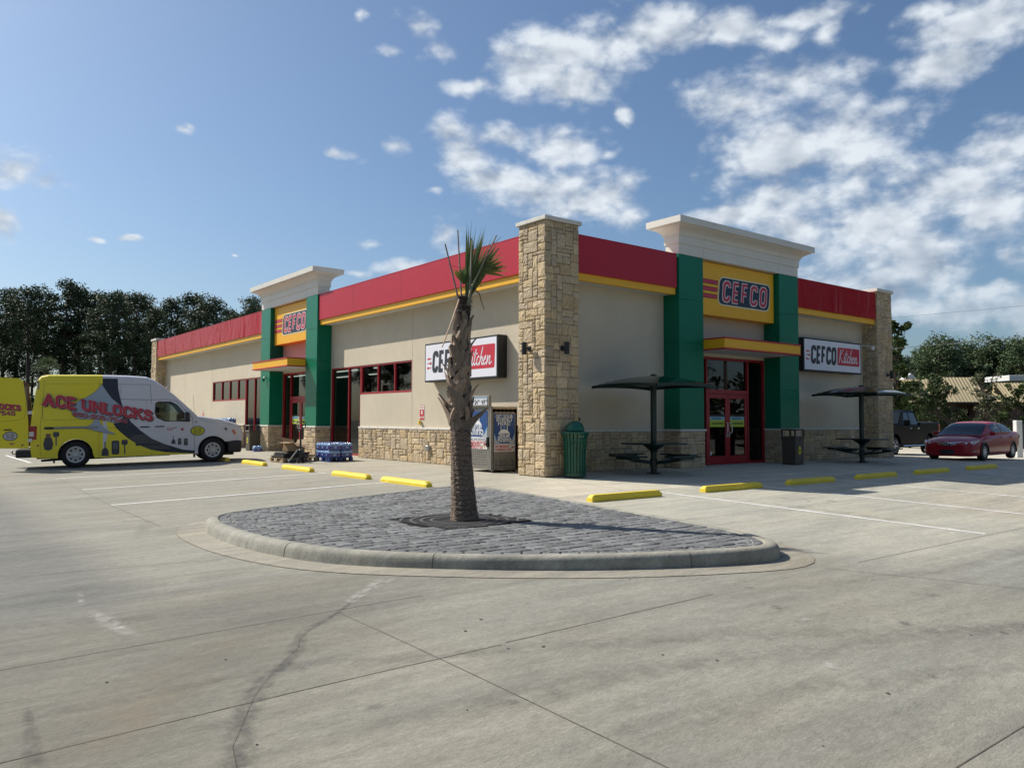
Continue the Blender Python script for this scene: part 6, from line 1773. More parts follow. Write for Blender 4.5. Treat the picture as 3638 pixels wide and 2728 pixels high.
# wrap graphics
def deco(name, layers, m_=None):
    mb = MB()
    for d, col, P in layers:
        a, b = tri_fill([P], lambda x, z: (x, van_y(x, z) - d, z)); mb.add(a, b, col)
    return mb.build(name, m_ or M_LET, van, recalc=False)
sw_out = [(.72, 2.665), (.72, 2.44), (.80, 2.20), (.92, 2.02), (1.10, 1.85), (1.27, 1.67), (1.27, 1.46), (1.22, 1.34), (1.0, 1.30), (1.08, 1.16), (1.19, 1.04), (1.41, .83), (1.66, .64), (2.04, .46), (2.46, .37), (3.30, .295)]
sw_in = [(1.13, 2.655), (1.14, 2.37), (1.18, 2.12), (1.22, 1.95), (1.31, 1.63), (1.47, 1.35), (1.75, 1.06), (2.07, .80), (2.46, .61), (2.96, .43), (3.30, .385)]
deco('yellow_wrap', [(.0015, (1, 1, 1), [(.70, 2.66), (.70, .285), (3.30, .285)] + sw_out[::-1])], P_VY)
NV = (.012, .018, .035)
deco('dark_swoosh', [(.003, NV, sw_out + sw_in[::-1])])
deco('swoosh_reflections', [(.0036, (.055, .058, .060), [(1.42, .835), (1.50, .76), (1.74, .60), (2.06, .465), (2.62, .46), (2.46, .60), (2.07, .79), (1.86, .95), (1.60, .93)]), (.0042, NV, [(1.60, .66), (2.3, .64), (2.3, .60), (1.62, .60)])])  # grey bands paint reflections onto the dark swoosh
spade = [(.70, 2.48), (.62, 2.38), (.54, 2.28), (.42, 2.18), (.30, 2.10), (.09, 2.00), (-.06, 1.86), (-.11, 1.73), (-.06, 1.56), (.02, 1.50), (.12, 1.46), (.30, 1.44), (.50, 1.46), (.48, 1.38), (.42, 1.29), (.30, 1.22), (.12, 1.185), (.30, 1.165), (.60, 1.07), (1.03, .97), (1.03, 1.01), (.90, 1.07), (.80, 1.13), (.70, 1.24), (.64, 1.36), (.61, 1.46), (.79, 1.385), (.97, 1.325), (1.10, 1.315), (1.22, 1.34), (1.26, 1.46), (1.27, 1.67), (1.16, 1.88), (.97, 2.05), (.85, 2.23)]
cxs, czs = .58, 1.75
deco('spade_emblem', [(.0045, (.02, .02, .022), [(cxs + (x - cxs) * 1.02, czs + (z - czs) * 1.015) for x, z in spade]), (.0055, (.30, .36, .42), spade)])
# lettering on the side: shadow, outline, face
def van_word(txt, p0, p1, h, col_set, parent, yoff=-.012, wf=1.0, sxx=None, serif=.16, h2=None):
    U = Vector((p1[0] - p0[0], 0, p1[1] - p0[1])); L_ = U.length; U.normalize(); V_ = Vector((0, 0, 1)) 
    nat = sum(GL[c][1] for c in txt); gap = .34 * wf; total = (nat + gap * (len(txt) - 1)) * h
    sx = (L_ / h - gap * (len(txt) - 1)) / nat if nat else 1
    mb = MB()
    (sh_c, sh_w), (ol_c, ol_w), (fc_c, fc_w) = col_set
    V_ = Vector((-.0, 0, 1)); W_n = Vector((0, -1, 0))
    def one(dx, dz, dy, w, c):
        O = Vector((p0[0] + dx, yoff - dy, p0[1] + dz)); Mx = Matrix((U, V_, W_n)).transposed().to_4x4(); Mx.translation = O
        ink = Ink(mb); x = 0
        for i, ch in enumerate(txt):
            st, cw = GL[ch]
            for s_ in st: ink.line([((x + px * sx) * h, py * h) for px, py in s_], w, Mx, (i % 2) * 3e-4, c, True)
            if serif and ch in 'AENLKUSC':
                feet = {'A': [(0, 0), (.6, 0)], 'E': [(0, 0), (0, 1)], 'N': [(0, 0), (0, 1), (.52, 1)], 'L': [(0, 0), (0, 1)], 'K': [(0, 0), (0, 1), (.5, 1), (.52, 0)], 'U': [(0, 1), (.5, 1)], 'S': [(.46, .86), (.03, .16)], 'C': [(.48, .86)]}[ch]
                for fx, fy in feet:
                    cx, cy = (x + fx * sx) * h, fy * h
                    if ch in 'SC': ink.line([(cx, cy - serif * h * .6), (cx, cy + serif * h * .5)], w * .7, Mx, 2e-4, c, True)
                    else: ink.line([(cx - serif * h, cy), (cx + serif * h, cy)], w * .6, Mx, 2e-4, c, True)
            x += cw * sx + gap
    one(.028 * h / .3, -.030 * h / .3, .0, sh_w * h, sh_c); one(0, 0, .0012, ol_w * h, ol_c); one(0, 0, .0024, fc_w * h, fc_c)
    mb.build('lettering', M_LET, parent, recalc=False)
TXT = (((.012, .014, .03), .165), ((.62, .30, .34), .155), ((.42, .022, .045), .128))
van_word('ACE', (-.80, 1.895), (-.03, 1.765), .30, TXT, van, -.0055)
van_word('UNLOCKS', (.20, 1.735), (2.06, 1.375), .275, TXT, van, -.0055)
TX2 = (((.012, .014, .03), .14), ((.60, .30, .34), .12), ((.42, .022, .045), .085))
van_word('850-505-7545', (-.06, 1.555), (1.38, 1.30), .105, TX2, van, -.0055, wf=.8, serif=0)
def key_dec(cx, cz, kind, s=1.0):
    g1, g2, g3 = (.045, .05, .055), (.09, .10, .10), (.16, .17, .17); L_ = []
    if kind == 'fob': L_ = [(.006, g1, [(cx - .09 * s, cz + .10 * s), (cx + .09 * s, cz + .10 * s), (cx + .135 * s, cz - .10 * s), (cx + .10 * s, cz - .26 * s), (cx, cz - .30 * s), (cx - .10 * s, cz - .26 * s), (cx - .135 * s, cz - .10 * s)]), (.0065, (.18, .09, .06), [(cx - .06 * s, cz + .10 * s), (cx + .06 * s, cz + .10 * s), (cx + .07 * s, cz + .22 * s), (cx - .07 * s, cz + .22 * s)])]
    if kind == 'key': L_ = [(.006, g1, rrect(cx - .10 * s, cx + .10 * s, cz, cz + .19 * s, .06 * s, 4)), (.0062, g2, [(cx - .022 * s, cz), (cx - .022 * s, cz - .30 * s), (cx, cz - .33 * s), (cx + .022 * s, cz - .30 * s), (cx + .022 * s, cz)]), (.0066, g3, [(cx - .05 * s, cz + .14 * s), (cx + .05 * s, cz + .14 * s), (cx + .05 * s, cz + .16 * s), (cx - .05 * s, cz + .16 * s)])]
    if kind == 'flip': L_ = [(.006, g1, [(cx - .12 * s, cz - .20 * s), (cx + .12 * s, cz - .20 * s), (cx + .10 * s, cz), (cx + .04 * s, cz + .08 * s), (cx - .04 * s, cz + .08 * s), (cx - .10 * s, cz)]), (.0062, g2, [(cx - .018 * s, cz + .07 * s), (cx + .018 * s, cz + .07 * s), (cx + .018 * s, cz + .28 * s), (cx, cz + .31 * s), (cx - .018 * s, cz + .28 * s)])]
    if kind == 'remote': L_ = [(.006, g1, rrect(cx - .11 * s, cx + .11 * s, cz - .22 * s, cz + .22 * s, .05 * s, 4)), (.0065, g2, rrect(cx - .07 * s, cx + .07 * s, cz - .05 * s, cz + .15 * s, .03 * s, 3)), (.007, g3, [(cx - .05 * s, cz + .10 * s), (cx - .02 * s, cz + .10 * s), (cx - .02 * s, cz + .12 * s), (cx - .05 * s, cz + .12 * s)])]
    deco('key_graphic', L_)
key_dec(-.70, .83, 'fob', .95); key_dec(-.50, .94, 'key', .78); key_dec(.78, .50, 'flip', .85); key_dec(1.06, .57, 'remote', .95); key_dec(1.31, .64, 'key', .85)
key_dec(2.68, .72, 'flip', .5); key_dec(2.86, .69, 'remote', .45); key_dec(3.04, .67, 'remote', .50)
# oval badge, club badge, round badge
def oval(cx, cz, w, h, col, d, n=20): return (d, col, arc(cx, cz, w, h, 0, 360, n)[:-1])
def van_text(body, cx, cz, size, col, name='badge_text', yo=.0105, parent=None, xs=1, ang=0):
    mb = MB(); M_ = Matrix.Translation((cx, van_y(cx, cz) - yo if parent is None else -yo, cz)) @ Matrix.Rotation(R(90), 4, 'X') @ Matrix.Rotation(ang, 4, 'Z'); text(mb, body, M_, size, .0015, xs, 'CENTER', col); mb.build(name, M_LET, parent or van, recalc=False)
deco('oval_badge', [oval(3.39, 1.005, .215, .150, (.02, .02, .02), .006), oval(3.39, 1.005, .19, .127, (.52, .50, .02), .0075)])
for t_, dx, dz, sz in (('24', -.075, .035, .075), ('HOURS', .06, .05, .032), ('A DAY', .06, .02, .030), ('Ace is on', .0, -.025, .062), ('the way!', .0, -.075, .062)): van_text(t_, 3.39 + dx, 1.005 + dz, sz, (.03, .03, .02))
deco('club_badge', [oval(2.58, 1.085, .085, .052, (.40, .03, .05), .006), oval(2.58, 1.085, .075, .043, (.62, .60, .62), .007)]); van_text('AAA', 2.58, 1.058, .07, (.40, .03, .05), yo=.009); deco('badge_tail', [(.006, (.03, .05, .09), [(2.64, 1.115), (2.72, 1.125), (2.78, 1.15), (2.79, 1.135), (2.72, 1.105), (2.64, 1.10)])])
deco('round_badge', [oval(2.94, 1.055, .072, .085, (.38, .38, .38), .006), oval(2.94, 1.055, .066, .079, (.6, .6, .63), .007), oval(2.94, 1.065, .040, .050, (.36, .03, .05), .008), oval(2.94, 1.045, .022, .018, (.05, .02, .02), .009)])
van_text('10', 3.34, 1.265, .075, (.06, .06, .07))
deco('badge_tail', [(.006, (.04, .04, .05), [(4.15, 1.03), (4.22, 1.06), (4.25, 1.12), (4.26, 1.06), (4.31, 1.05), (4.27, 1.03), (4.28, .96), (4.24, 1.02)])])
# trims, lights, bumper
for x in (1.87, 2.29):
    mb = MB(); mb.bbox(x - .13, x + .13, -.035, -.008, 1.155, 1.185, .008); mb.build('door_handle', P_BLACKP, van)
mb = MB(); mb.box(-.80, -.56, -.008, .0, 1.165, 1.235); mb.build('rail_cap', P_BLACKP, van)
mb = MB(); mb.box(-.56, .60, -.0075, .0, 1.168, 1.232, (.07, .07, .065)); mb.box(-.56, .60, -.010, -.0075, 1.200, 1.222, (.42, .42, .43)); mb.box(-.56, .60, -.0095, -.0075, 1.176, 1.186, (.30, .30, .30)); mb.build('slide_rail', M_LET, van)
mb = MB(); mb.bbox(-1.175, -.985, -.014, .05, .87, 1.27, .02); mb.build('tail_lamp', mat('tail_red', (.30, .006, .012), .15, coat=.8), van)
mb = MB(); mb.box(-1.178, -1.06, -.016, -.013, .97, 1.11); mb.build('reverse_lamp', mat('lamp_clear', (.65, .63, .58), .15, coat=.5), van)
mb = MB(); mb.bbox(-1.17, -1.13, 1.90, 2.01, .87, 1.27, .02); mb.build('tail_lamp', MATS['tail_red'], van)
mb = MB(); mb.bbox(-1.52, -1.06, .02, 1.98, .36, .60, .03); mb.build('rear_bumper', P_BLACKP, van)
mb = MB(); mb.tube([(-1.45, 1.0, .42), (-1.66, 1.0, .45), (-1.68, 1.0, .50)], .02, 8); mb.lathe([(.0, .56), (.028, .545), (.032, .52), (.02, .495), (.02, .48)], 10, (-1.68, 1.0, 0)); mb.tube([(-1.2, .6, .40), (-1.2, 1.4, .40)], .03, 8); mb.build('tow_hitch', M_STEEL, van)
mb = MB(); mb.bbox(4.28, 4.72, .03, 1.97, .28, .66, .04); mb.bbox(4.0, 4.5, .15, 1.85, .20, .29, .02); mb.build('front_bumper', P_BLACKP, van)
mb = MB(); mb.bbox(4.56, 4.70, .35, 1.65, .72, 1.08, .02); mb.build('grille', P_BLACKP, van)
hl = [(4.38, 1.075), (4.62, 1.04), (4.66, .84), (4.52, .83)]
mb = MB(); a, b = tri_fill([hl], lambda x, z: (x, van_y(x, z) - .008, z)); mb.add(a, b); mb.add([(4.60, .07, 1.05), (4.665, .09, .84), (4.70, .34, .84), (4.66, .34, 1.05)], [[0, 1, 2, 3]]); mb.build('headlight', mat('lamp_clear', (.65, .63, .58), .15, coat=.5), van, recalc=False)
mb = MB(); a, b = tri_fill([[(4.42, 1.02), (4.52, 1.0), (4.56, .86), (4.50, .86)]], lambda x, z: (x, van_y(x, z) - .012, z)); mb.add(a, b); mb.build('indicator', mat('amber', (.50, .10, .03), .2, coat=.5), van, recalc=False)
mb = MB(); mb.add([(4.58, 1.94, 1.05), (4.645, 1.90, .84), (4.70, 1.66, .84), (4.66, 1.66, 1.05)], [[0, 1, 2, 3]]); mb.build('headlight', MATS['lamp_clear'], van, recalc=False)
mb = MB(); mb.bbox(3.00, 3.14, -.24, -.06, 1.31, 1.60, .03); mb.tube([(3.10, .05, 1.36), (3.08, -.08, 1.38)], .03, 6); mi = mb.build('mirror', P_BLACKP, van)
mb = MB(); mb.box(2.992, 2.999, -.22, -.08, 1.34, 1.57); mb.build('mirror_glass', CHROME, mi)
mb = MB(); mb.bbox(3.00, 3.14, 2.06, 2.24, 1.31, 1.60, .03); mb.tube([(3.10, 1.95, 1.36), (3.08, 2.08, 1.38)], .03, 6); mb.build('mirror', P_BLACKP, van)
mb = MB(); mb.tube([(3.50, 1.75, 1.40), (3.44, 1.75, 2.2)], .004, 5); mb.build('antenna', P_BLACKP, van)
mb = MB(); mb.add([(3.34, .3, 1.44), (3.42, .3, 1.46), (3.46, 1.2, 1.47), (3.38, 1.2, 1.45)], [[0, 1, 2, 3]]); mb.build('wiper', P_BLACKP, van)
mb = MB(); mb.box(-1.0, 3.9, .18, 1.82, .30, .50); mb.tube([(-.9, .4, .24), (-.5, .4, .26), (2.6, .45, .28)], .035, 8); mb.build('underbody', P_BLACKP, van)
for cx_, r_ in ((0, .455), (3.84, .445)):
    mb = MB(); P = arc(cx_, .39, r_, r_, -10, 190, 16)
    n_ = len(P)
    mb.add([(p[0], .01, p[1]) for p in P] + [(p[0], .45, p[1]) for p in P], [[i, i + 1, n_ + i + 1, n_ + i] for i in range(n_ - 1)]); mb.add([(p[0], .44, p[1]) for p in P], [list(range(n_))])
    mb.build('wheel_arch', P_BLACKP, van, recalc=False); mb = MB()
    mb.add([(p[0], 1.99, p[1]) for p in P] + [(p[0], 1.55, p[1]) for p in P], [[i, i + 1, n_ + i + 1, n_ + i] for i in range(n_ - 1)]); mb.build('wheel_arch', P_BLACKP, van, recalc=False)
for x in (-.56, 3.30):
    mb = MB(); mb.box(x - .02, x + .02, .02, .30, .17, .50); mb.build('mud_flap', P_BLACKP, van)
for x, r_ in ((0, .40), (3.84, .385)):
    wheel(van, x, .15, r_, .24, -1, 8, .60); wheel(van, x, VWD - .15, r_, .24, 1, 8, .60)
# the open rear door, hinged on the near corner post and swung level with the side
dE = E('rear_door', (0, 0, 0)); dE.parent = van
DO = [(-1.19, .63), (-1.96, .66), (-2.06, .80), (-2.06, 2.55), (-1.95, 2.69), (-1.42, 2.66), (-1.33, 2.58), (-1.25, 2.0), (-1.20, 1.4)]
mb = MB(); mb.prism([(x, z) for x, z in DO], -.045, .02, 'y'); d1 = mb.build('door_skin', P_VY, dE)
mb = MB(); mb.add([(x, .0225, z) for x, z in DO], [list(range(len(DO)))]); mb.build('door_lining', MATS['van_inside'], dE)
mb = MB(); 
for z0 in (.82, 1.62): mb.bbox(-1.21, -1.10, -.06, -.03, z0, z0 + .09, .006)
mb.build('hinge', mat('hinge_white', (.6, .6, .6), .4), dE)
mb = MB(); mb.bbox(-1.80, -1.60, -.075, -.045, 1.165, 1.195, .008); mb.build('door_handle', P_BLACKP, dE)
ol = [(-1.26, 1.98), (-1.27, 1.62), (-1.32, 1.50), (-1.45, 1.46), (-1.9, 1.42)]; mb = MB()
for (x0, z0), (x1, z1) in zip(ol[:-1], ol[1:]):
    t = Vector((x1 - x0, z1 - z0)); t = Vector((-t.y, t.x)).normalized() * .003; mb.add([(x0 + t.x, -.0465, z0 + t.y), (x0 - t.x, -.0465, z0 - t.y), (x1 - t.x, -.0465, z1 - t.y), (x1 + t.x, -.0465, z1 + t.y)], [[0, 1, 2, 3]])
mb.build('pressing', MATS['seam_dark'], dE, recalc=False)
van_word('LOCKS', (-2.02, 1.80), (-1.40, 1.74), .14, TXT, dE, -.052); van_word('7545', (-1.96, 1.625), (-1.53, 1.60), .10, TX2, dE, -.052, wf=.8, serif=0)
mb = MB()
for d, w, h, c in ((.0475, .185, .135, (.02, .02, .02)), (.049, .165, .112, (.45, .45, .45))): mb.add([(x, -d, z) for x, z in arc(-1.64, 1.0, w, h, 0, 360, 20)[:-1]], [list(range(20))], c)
mb.build('oval_badge', M_LET, dE, recalc=False)
for t_, dx, dz, sz in (('24', -.065, .03, .062), ('HOURS', .05, .045, .027), ('A DAY', .05, .018, .025), ('Ace is on', .0, -.02, .052), ('the way!', .0, -.065, .052)): van_text(t_, -1.64 + dx, 1.0 + dz, sz, (.03, .03, .02), yo=.051, parent=dE)
mb = MB()
for d, w, h, c in ((.0475, .06, .035, (.40, .06, .04)), (.049, .052, .028, (.5, .45, .05))): mb.add([(x, -d, z) for x, z in arc(-1.60, .78, w, h, 0, 360, 16)[:-1]], [list(range(16))], c)
mb.build('club_badge', M_LET, dE, recalc=False); van_text('AAA', -1.60, .763, .045, (.4, .05, .04), yo=.051, parent=dE)
mb = MB(); mb.lathe([(.0, -.0), (.028, .0), (.028, .01)], 12, (-1.34, -.056, .73), axis='y'); mb.build('reflector', MATS['tail_red'], dE)
mb = MB(); mb.lathe([(.0, -.0), (.028, .0), (.028, .01)], 12, (-.96, -.01, .70), axis='y'); mb.build('reflector', MATS['tail_red'], van)

dF = E('rear_door', (0, 0, 0)); dF.parent = van
mb = MB(); mb.prism([(x, z) for x, z in DO], 2.0, 2.05, 'y'); mb.build('door_skin', P_VY, dF)
mb = MB(); mb.add([(x, 1.996, z) for x, z in DO], [list(range(len(DO)))]); mb.build('door_lining', mat('lining_brown', (.11, .06, .045), .8, var=.3, scale=4), dF)
mb = MB(); mb.add([(-1.85, 1.99, 1.75), (-1.33, 1.99, 1.75), (-1.36, 1.99, 2.5), (-1.85, 1.99, 2.5)], [[0, 1, 2, 3]]); mb.build('door_window', mat('grey_pane', (.16, .16, .15), .2), dF)
# ---- lofted bodies for the sedan
def catmull(P, n):
    """sample n points per span of a list of tuples"""
    P = [np.array(p, float) for p in P]; out = []
    for i in range(len(P) - 1):
        p0 = P[max(i - 1, 0)]; p1 = P[i]; p2 = P[i + 1]; p3 = P[min(i + 2, len(P) - 1)]
        for k in range(n):
            t = k / n; out.append(.5 * ((2 * p1) + (-p0 + p2) * t + (2 * p0 - 5 * p1 + 4 * p2 - p3) * t * t + (-p0 + 3 * p1 - 3 * p2 + p3) * t ** 3))
    out.append(P[-1]); return out
def sedan():
    h = R(3.2)
    zb = -.06
    # near front wheel (17.78,-2.21): the car faces -x; local x forward
    e = E('parked_sedan', (17.83, -2.17, zb), 'dark red four door sedan facing the camera at the right edge, beyond the pavement', 'car', rz=math.pi + h)
    # local frame: origin at near-front wheel ground contact, +x forward, near side is y = 0 ... far side y = -1.78
    P_RED = paint('sedan_red', (.30, .006, .014), .30, .25, .35)
    yc = -.89 
    # stations: x, z bottom, z belt, half width, z centre top  (hood / roof handled by separate shells)
    st = [(.93, .26, .50, .52, .56), (.90, .20, .60, .66, .66), (.78, .17, .68, .80, .75), (.45, .17, .74, .875, .86), (0, .17, .80, .90, .93), (-.55, .17, .88, .905, 1.0), (-1.2, .17, .92, .91, 1.02), (-2.0, .17, .95, .91, 1.03), (-2.8, .18, .98, .905, 1.05), (-3.35, .22, 1.02, .87, 1.10), (-3.72, .28, 1.04, .80, 1.10), (-3.85, .40, .98, .70, 1.04), (-3.87, .55, .80, .62, .86)]
    rows_ = []
    for (x, z0, zb_, w, zt) in st:
        H = zb_ - z0
        rows_.append([(x, yc, z0), (x, yc + w * .80, z0), (x, yc + w * .97, z0 + H * .12), (x, yc + w, z0 + H * .35), (x, yc + w * .995, z0 + H * .65), (x, yc + w * .96, z0 + H * .95), (x, yc + w * .86, zb_ + (zt - zb_) * .45), (x, yc + w * .5, zt - (zt - zb_) * .08), (x, yc, zt)])
    g = [catmull(r_, 3) for r_ in rows_]; cols = list(zip(*g)); cols = [catmull(c, 8) for c in cols]; S = list(zip(*cols))  # S[station][row]
    ns, nr = len(S), len(S[0])
    arches = [(0.0, .33, .37), (-2.78, .33, .37)]
    mb = MB(); mb.smooth = True
    for sgn in (1, -1):
        vs = []
        for r_ in S:
            for p in r_: vs.append((p[0], yc + (p[1] - yc) * sgn, p[2]))
        fs = []
        for i in range(ns - 1):
            for j in range(nr - 1):
                c = [(S[i + a][j + b]) for a in (0, 1) for b in (0, 1)]; mx_ = sum(q[0] for q in c) / 4; mz = sum(q[2] for q in c) / 4; my = sum(q[1] for q in c) / 4
                if any(math.hypot(mx_ - ax, mz - az) < ar for ax, az, ar in arches) and my - yc > .6: continue
                if mz < .3 and my - yc > .5 and any(abs(mx_ - ax) < ar for ax, az, ar in arches): continue
                fs.append([i * nr + j, i * nr + j + 1, (i + 1) * nr + j + 1, (i + 1) * nr + j])
        fs.append([j for j in range(nr)]); fs.append([(ns - 1) * nr + j for j in range(nr)])
        mb.add(vs, fs)
    mb.build('body', P_RED, e)
    for ax, az, ar in arches:
        for y_, s_ in ((yc + .905, 1), (yc - .905, -1)):
            mb = MB(); P = arc(ax, az, ar + .02, ar + .02, -12, 192, 20); Q = arc(ax, az, ar - .03, ar - .03, -12, 192, 20); n_ = len(P)
            mb.add([(p[0], y_ + .004 * s_, p[1]) for p in P] + [(p[0], y_ + .004 * s_, p[1]) for p in Q] + [(p[0], y_ - .30 * s_, p[1]) for p in Q], [[i, i + 1, n_ + i + 1, n_ + i] for i in range(n_ - 1)] + [[n_ + i, n_ + i + 1, 2 * n_ + i + 1, 2 * n_ + i] for i in range(n_ - 1)])
            mb.m = 0; mb.build('arch_shade', P_RED if 0 else P_BLACKP, e, recalc=False)  # black ring stands in for arch shadow, covers the jagged cut; inner band lines the well
    # greenhouse: x, half width at belt, half width at top, z belt, z top
    gh_ = [(-.02, .76, .74, .90, .93), (-.35, .78, .70, .93, 1.07), (-.80, .80, .63, .96, 1.30), (-1.15, .80, .595, .97, 1.415), (-1.6, .80, .585, .98, 1.465), (-2.1, .80, .58, .99, 1.46), (-2.6, .79, .58, 1.0, 1.40), (-3.05, .76, .60, 1.02, 1.26), (-3.40, .70, .62, 1.04, 1.10)]
    G = []
    for x, wb, wt, z0, z1 in gh_:
        G.append([(x, yc + wb, z0 - .03), (x, yc + wb * .985, z0 + (z1 - z0) * .3), (x, yc + (wb * .35 + wt * .65), z0 + (z1 - z0) * .78), (x, yc + wt * .96, z1 - .015), (x, yc + wt * .7, z1 + .012), (x, yc, z1 + .025)])
    g = [catmull(r_, 3) for r_ in G]; cols = list(zip(*g)); cols = [catmull(c, 6) for c in cols]; S2 = [list(r_) for r_ in zip(*cols)]; ns, nr = len(S2), len(S2[0])
    mb = MB(); mb.smooth = True
    for sgn in (1, -1):
        vs = [(p[0], yc + (p[1] - yc) * sgn, p[2]) for r_ in S2 for p in r_]
        mb.add(vs, [[i * nr + j, i * nr + j + 1, (i + 1) * nr + j + 1, (i + 1) * nr + j] for i in range(ns - 1) for j in range(nr - 1)])
    mb.build('roof', P_RED, e)
    def patch(i0, i1, j0, j1, name, m_, off=.006, both=False, sgns=(1,)):
        mb = MB(); mb.smooth = True
        for sgn in sgns:
            vs = []; fs = []
            ii = list(range(i0, i1 + 1)); jj = list(range(j0, j1 + 1))
            for i in ii:
                for j in jj:
                    p = S2[i][j]; a = np.array(S2[min(i + 1, ns - 1)][j]) - np.array(S2[max(i - 1, 0)][j]); b = np.array(S2[i][min(j + 1, nr - 1)]) - np.array(S2[i][max(j - 1, 0)])
                    n_ = np.cross(a, b); n_ = n_ / (np.linalg.norm(n_) + 1e-9)
                    if n_[2] < -.01 or (abs(n_[2]) < .3 and n_[1] < 0): n_ = -n_
                    q = np.array(p) + n_ * off; vs.append((q[0], yc + (q[1] - yc) * sgn, q[2]))
            m2 = len(jj)
            fs = [[a * m2 + b, a * m2 + b + 1, (a + 1) * m2 + b + 1, (a + 1) * m2 + b] for a in range(len(ii) - 1) for b in range(m2 - 1)]
            mb.add(vs, fs)
        return mb.build(name, m_, e, recalc=False)
    GLS = mat('sedan_glass', (.010, .014, .016), .08, coat=.0, spec=.45)
    # windscreen: centre and top rows from the cowl to the roof edge
    patch(2, 17, 8, nr - 1, 'windscreen', GLS, .006, sgns=(1, -1))
    [(patch(15, 26, 2, 7, 'side_window', GLS, .008, sgns=(q,)), patch(27, 37, 2, 7, 'side_window', GLS, .008, sgns=(q,)), patch(38, 42, 2, 5, 'quarter_window', GLS, .008, sgns=(q,))) for q in (1, -1)]; patch(39, 46, 8, nr - 1, 'rear_window', GLS, .006, sgns=(1, -1))
    # details lie on the body surface: row/column ranges of the body loft
    def bpatch(u0, u1, v0, v1, name, m_, off=.006, sg=1, par=None, nu=8, nv=5):
        mb = MB(); mb.smooth = True; vs = []; NS, NR_ = len(S), len(S[0])
        def at_(u, v):
            u = max(0, min(NS - 1.001, u)); v = max(0, min(NR_ - 1.001, v)); i, j = int(u), int(v); a, b = u - i, v - j
            return (np.array(S[i][j]) * (1 - a) * (1 - b) + np.array(S[i + 1][j]) * a * (1 - b) + np.array(S[i][j + 1]) * (1 - a) * b + np.array(S[i + 1][j + 1]) * a * b)
        for a in range(nu + 1):
            for b in range(nv + 1):
                uu = u0(b / nv) if callable(u0) else u0; u2 = u1(b / nv) if callable(u1) else u1
                u = uu + (u2 - uu) * a / nu; v = v0 + (v1 - v0) * b / nv; p = at_(u, v)
                du = at_(u + .3, v) - at_(u - .3, v); dv = at_(u, v + .3) - at_(u, v - .3); n_ = np.cross(du, dv); n_ = n_ / (np.linalg.norm(n_) + 1e-9)
                ref = np.array((.6 if p[0] > .3 else 0, p[1] - yc, p[2] - .6)); n_ = n_ if n_ @ ref > 0 else -n_
                q = p + n_ * off; vs.append((q[0], yc + (q[1] - yc) * sg, q[2]))
        mb.add(vs, [[a * (nv + 1) + b, a * (nv + 1) + b + 1, (a + 1) * (nv + 1) + b + 1, (a + 1) * (nv + 1) + b] for a in range(nu) for b in range(nv)])
        return mb.build(name, m_, par or e, recalc=False)
    # front details
    # loft index: stations 0..96 (8 per span) from the bumper back, rows 0..24 (3 per point) from the sill to the centre line
    for s_ in (1, -1):
        bpatch(0, 8, 2, 9, 'lower_grille', P_BLACKP, .004, s_) if 0 else None
    nose_x = lambda y: .945 - .16 * (abs(y - yc) / .52) ** 2.2
    def nosestrip(z0, z1, hw, name, m_, off, lift=0.0, taper=0.0):
        mb = MB(); n_ = 12; vs = []
        for k in range(n_ + 1):
            y = yc - hw + 2 * hw * k / n_; q = abs(y - yc) / hw; a0, a1 = z0 + lift * q + taper * q, z1 + lift * q - taper * q
            vs += [(nose_x(y) + off, y, a0), (nose_x(y) + off - .012, y, a1)]
        mb.add(vs, [[2 * k, 2 * k + 2, 2 * k + 3, 2 * k + 1] for k in range(n_)]); return mb.build(name, m_, e, recalc=False)
    nosestrip(.25, .42, .55, 'lower_grille', P_BLACKP, .02, .0, .03)
    nosestrip(.55, .70, .50, 'upper_grille', P_BLACKP, .012, .05, .05)
    nosestrip(.645, .675, .52, 'grille_bar', CHROME, .02, .055); nosestrip(.585, .60, .40, 'grille_bar', CHROME, .022, .05)
    mb = MB(); mb.lathe([(.07, .0), (.07, .012), (.055, .016), (.05, .006)], 16, (.965, yc, .665), axis='x', cap=False); mb.lathe([(.03, .0), (.03, .014), (.02, .014)], 12, (.965, yc, .67), axis='x', cap=False); mb.build('emblem', CHROME, e, recalc=False)
    for s_ in (1, -1):
        Y = lambda v: yc + v * s_
        def hy(y, x=None): return
        mb = MB(); P = [(.90, .47, .60), (.845, .64, .60), (.74, .80, .63), (.50, .885, .73), (.40, .885, .79), (.60, .84, .775), (.74, .68, .74), (.84, .50, .70)]
        vs = [(x + .02, Y(y + .012), z) for x, y, z in P]; c_ = (.76, Y(.74), .68); vs.append(c_)
        mb.add(vs, [[k, (k + 1) % 8, 8] for k in range(8)]); hd = mb.build('headlight', mat('lamp_clear', (.65, .63, .58), .15, coat=.5), e, recalc=False)
        for q in ((.86, .60, .655), (.78, .74, .67)):
            mb = MB(); mb.lathe([(.0, .055), (.035, .045), (.045, .02)], 12, (q[0] - .01, Y(q[1]), q[2]), axis='x'); mb.build('reflector', CHROME, hd)
        mb = MB(); vs = [(x + .025, Y(y + .01), z) for x, y, z in ((.87, .60, .27), (.76, .78, .30), (.66, .87, .42), (.80, .76, .36))]; mb.add(vs, [[0, 1, 2, 3]]); mb.build('fog_lamp', CHROME, e, recalc=False)
        mb = MB(); mb.bbox(-.62, -.50, min(Y(.86), Y(1.06)), max(Y(.86), Y(1.06)), .96, 1.09, .03); mb.build('mirror', P_RED, e)
        for xx in (-1.62, -2.60):
            mb = MB(); mb.bbox(xx - .09, xx + .09, min(Y(.895), Y(.935)), max(Y(.895), Y(.935)), .865, .895, .008); mb.build('door_handle', P_RED, e)
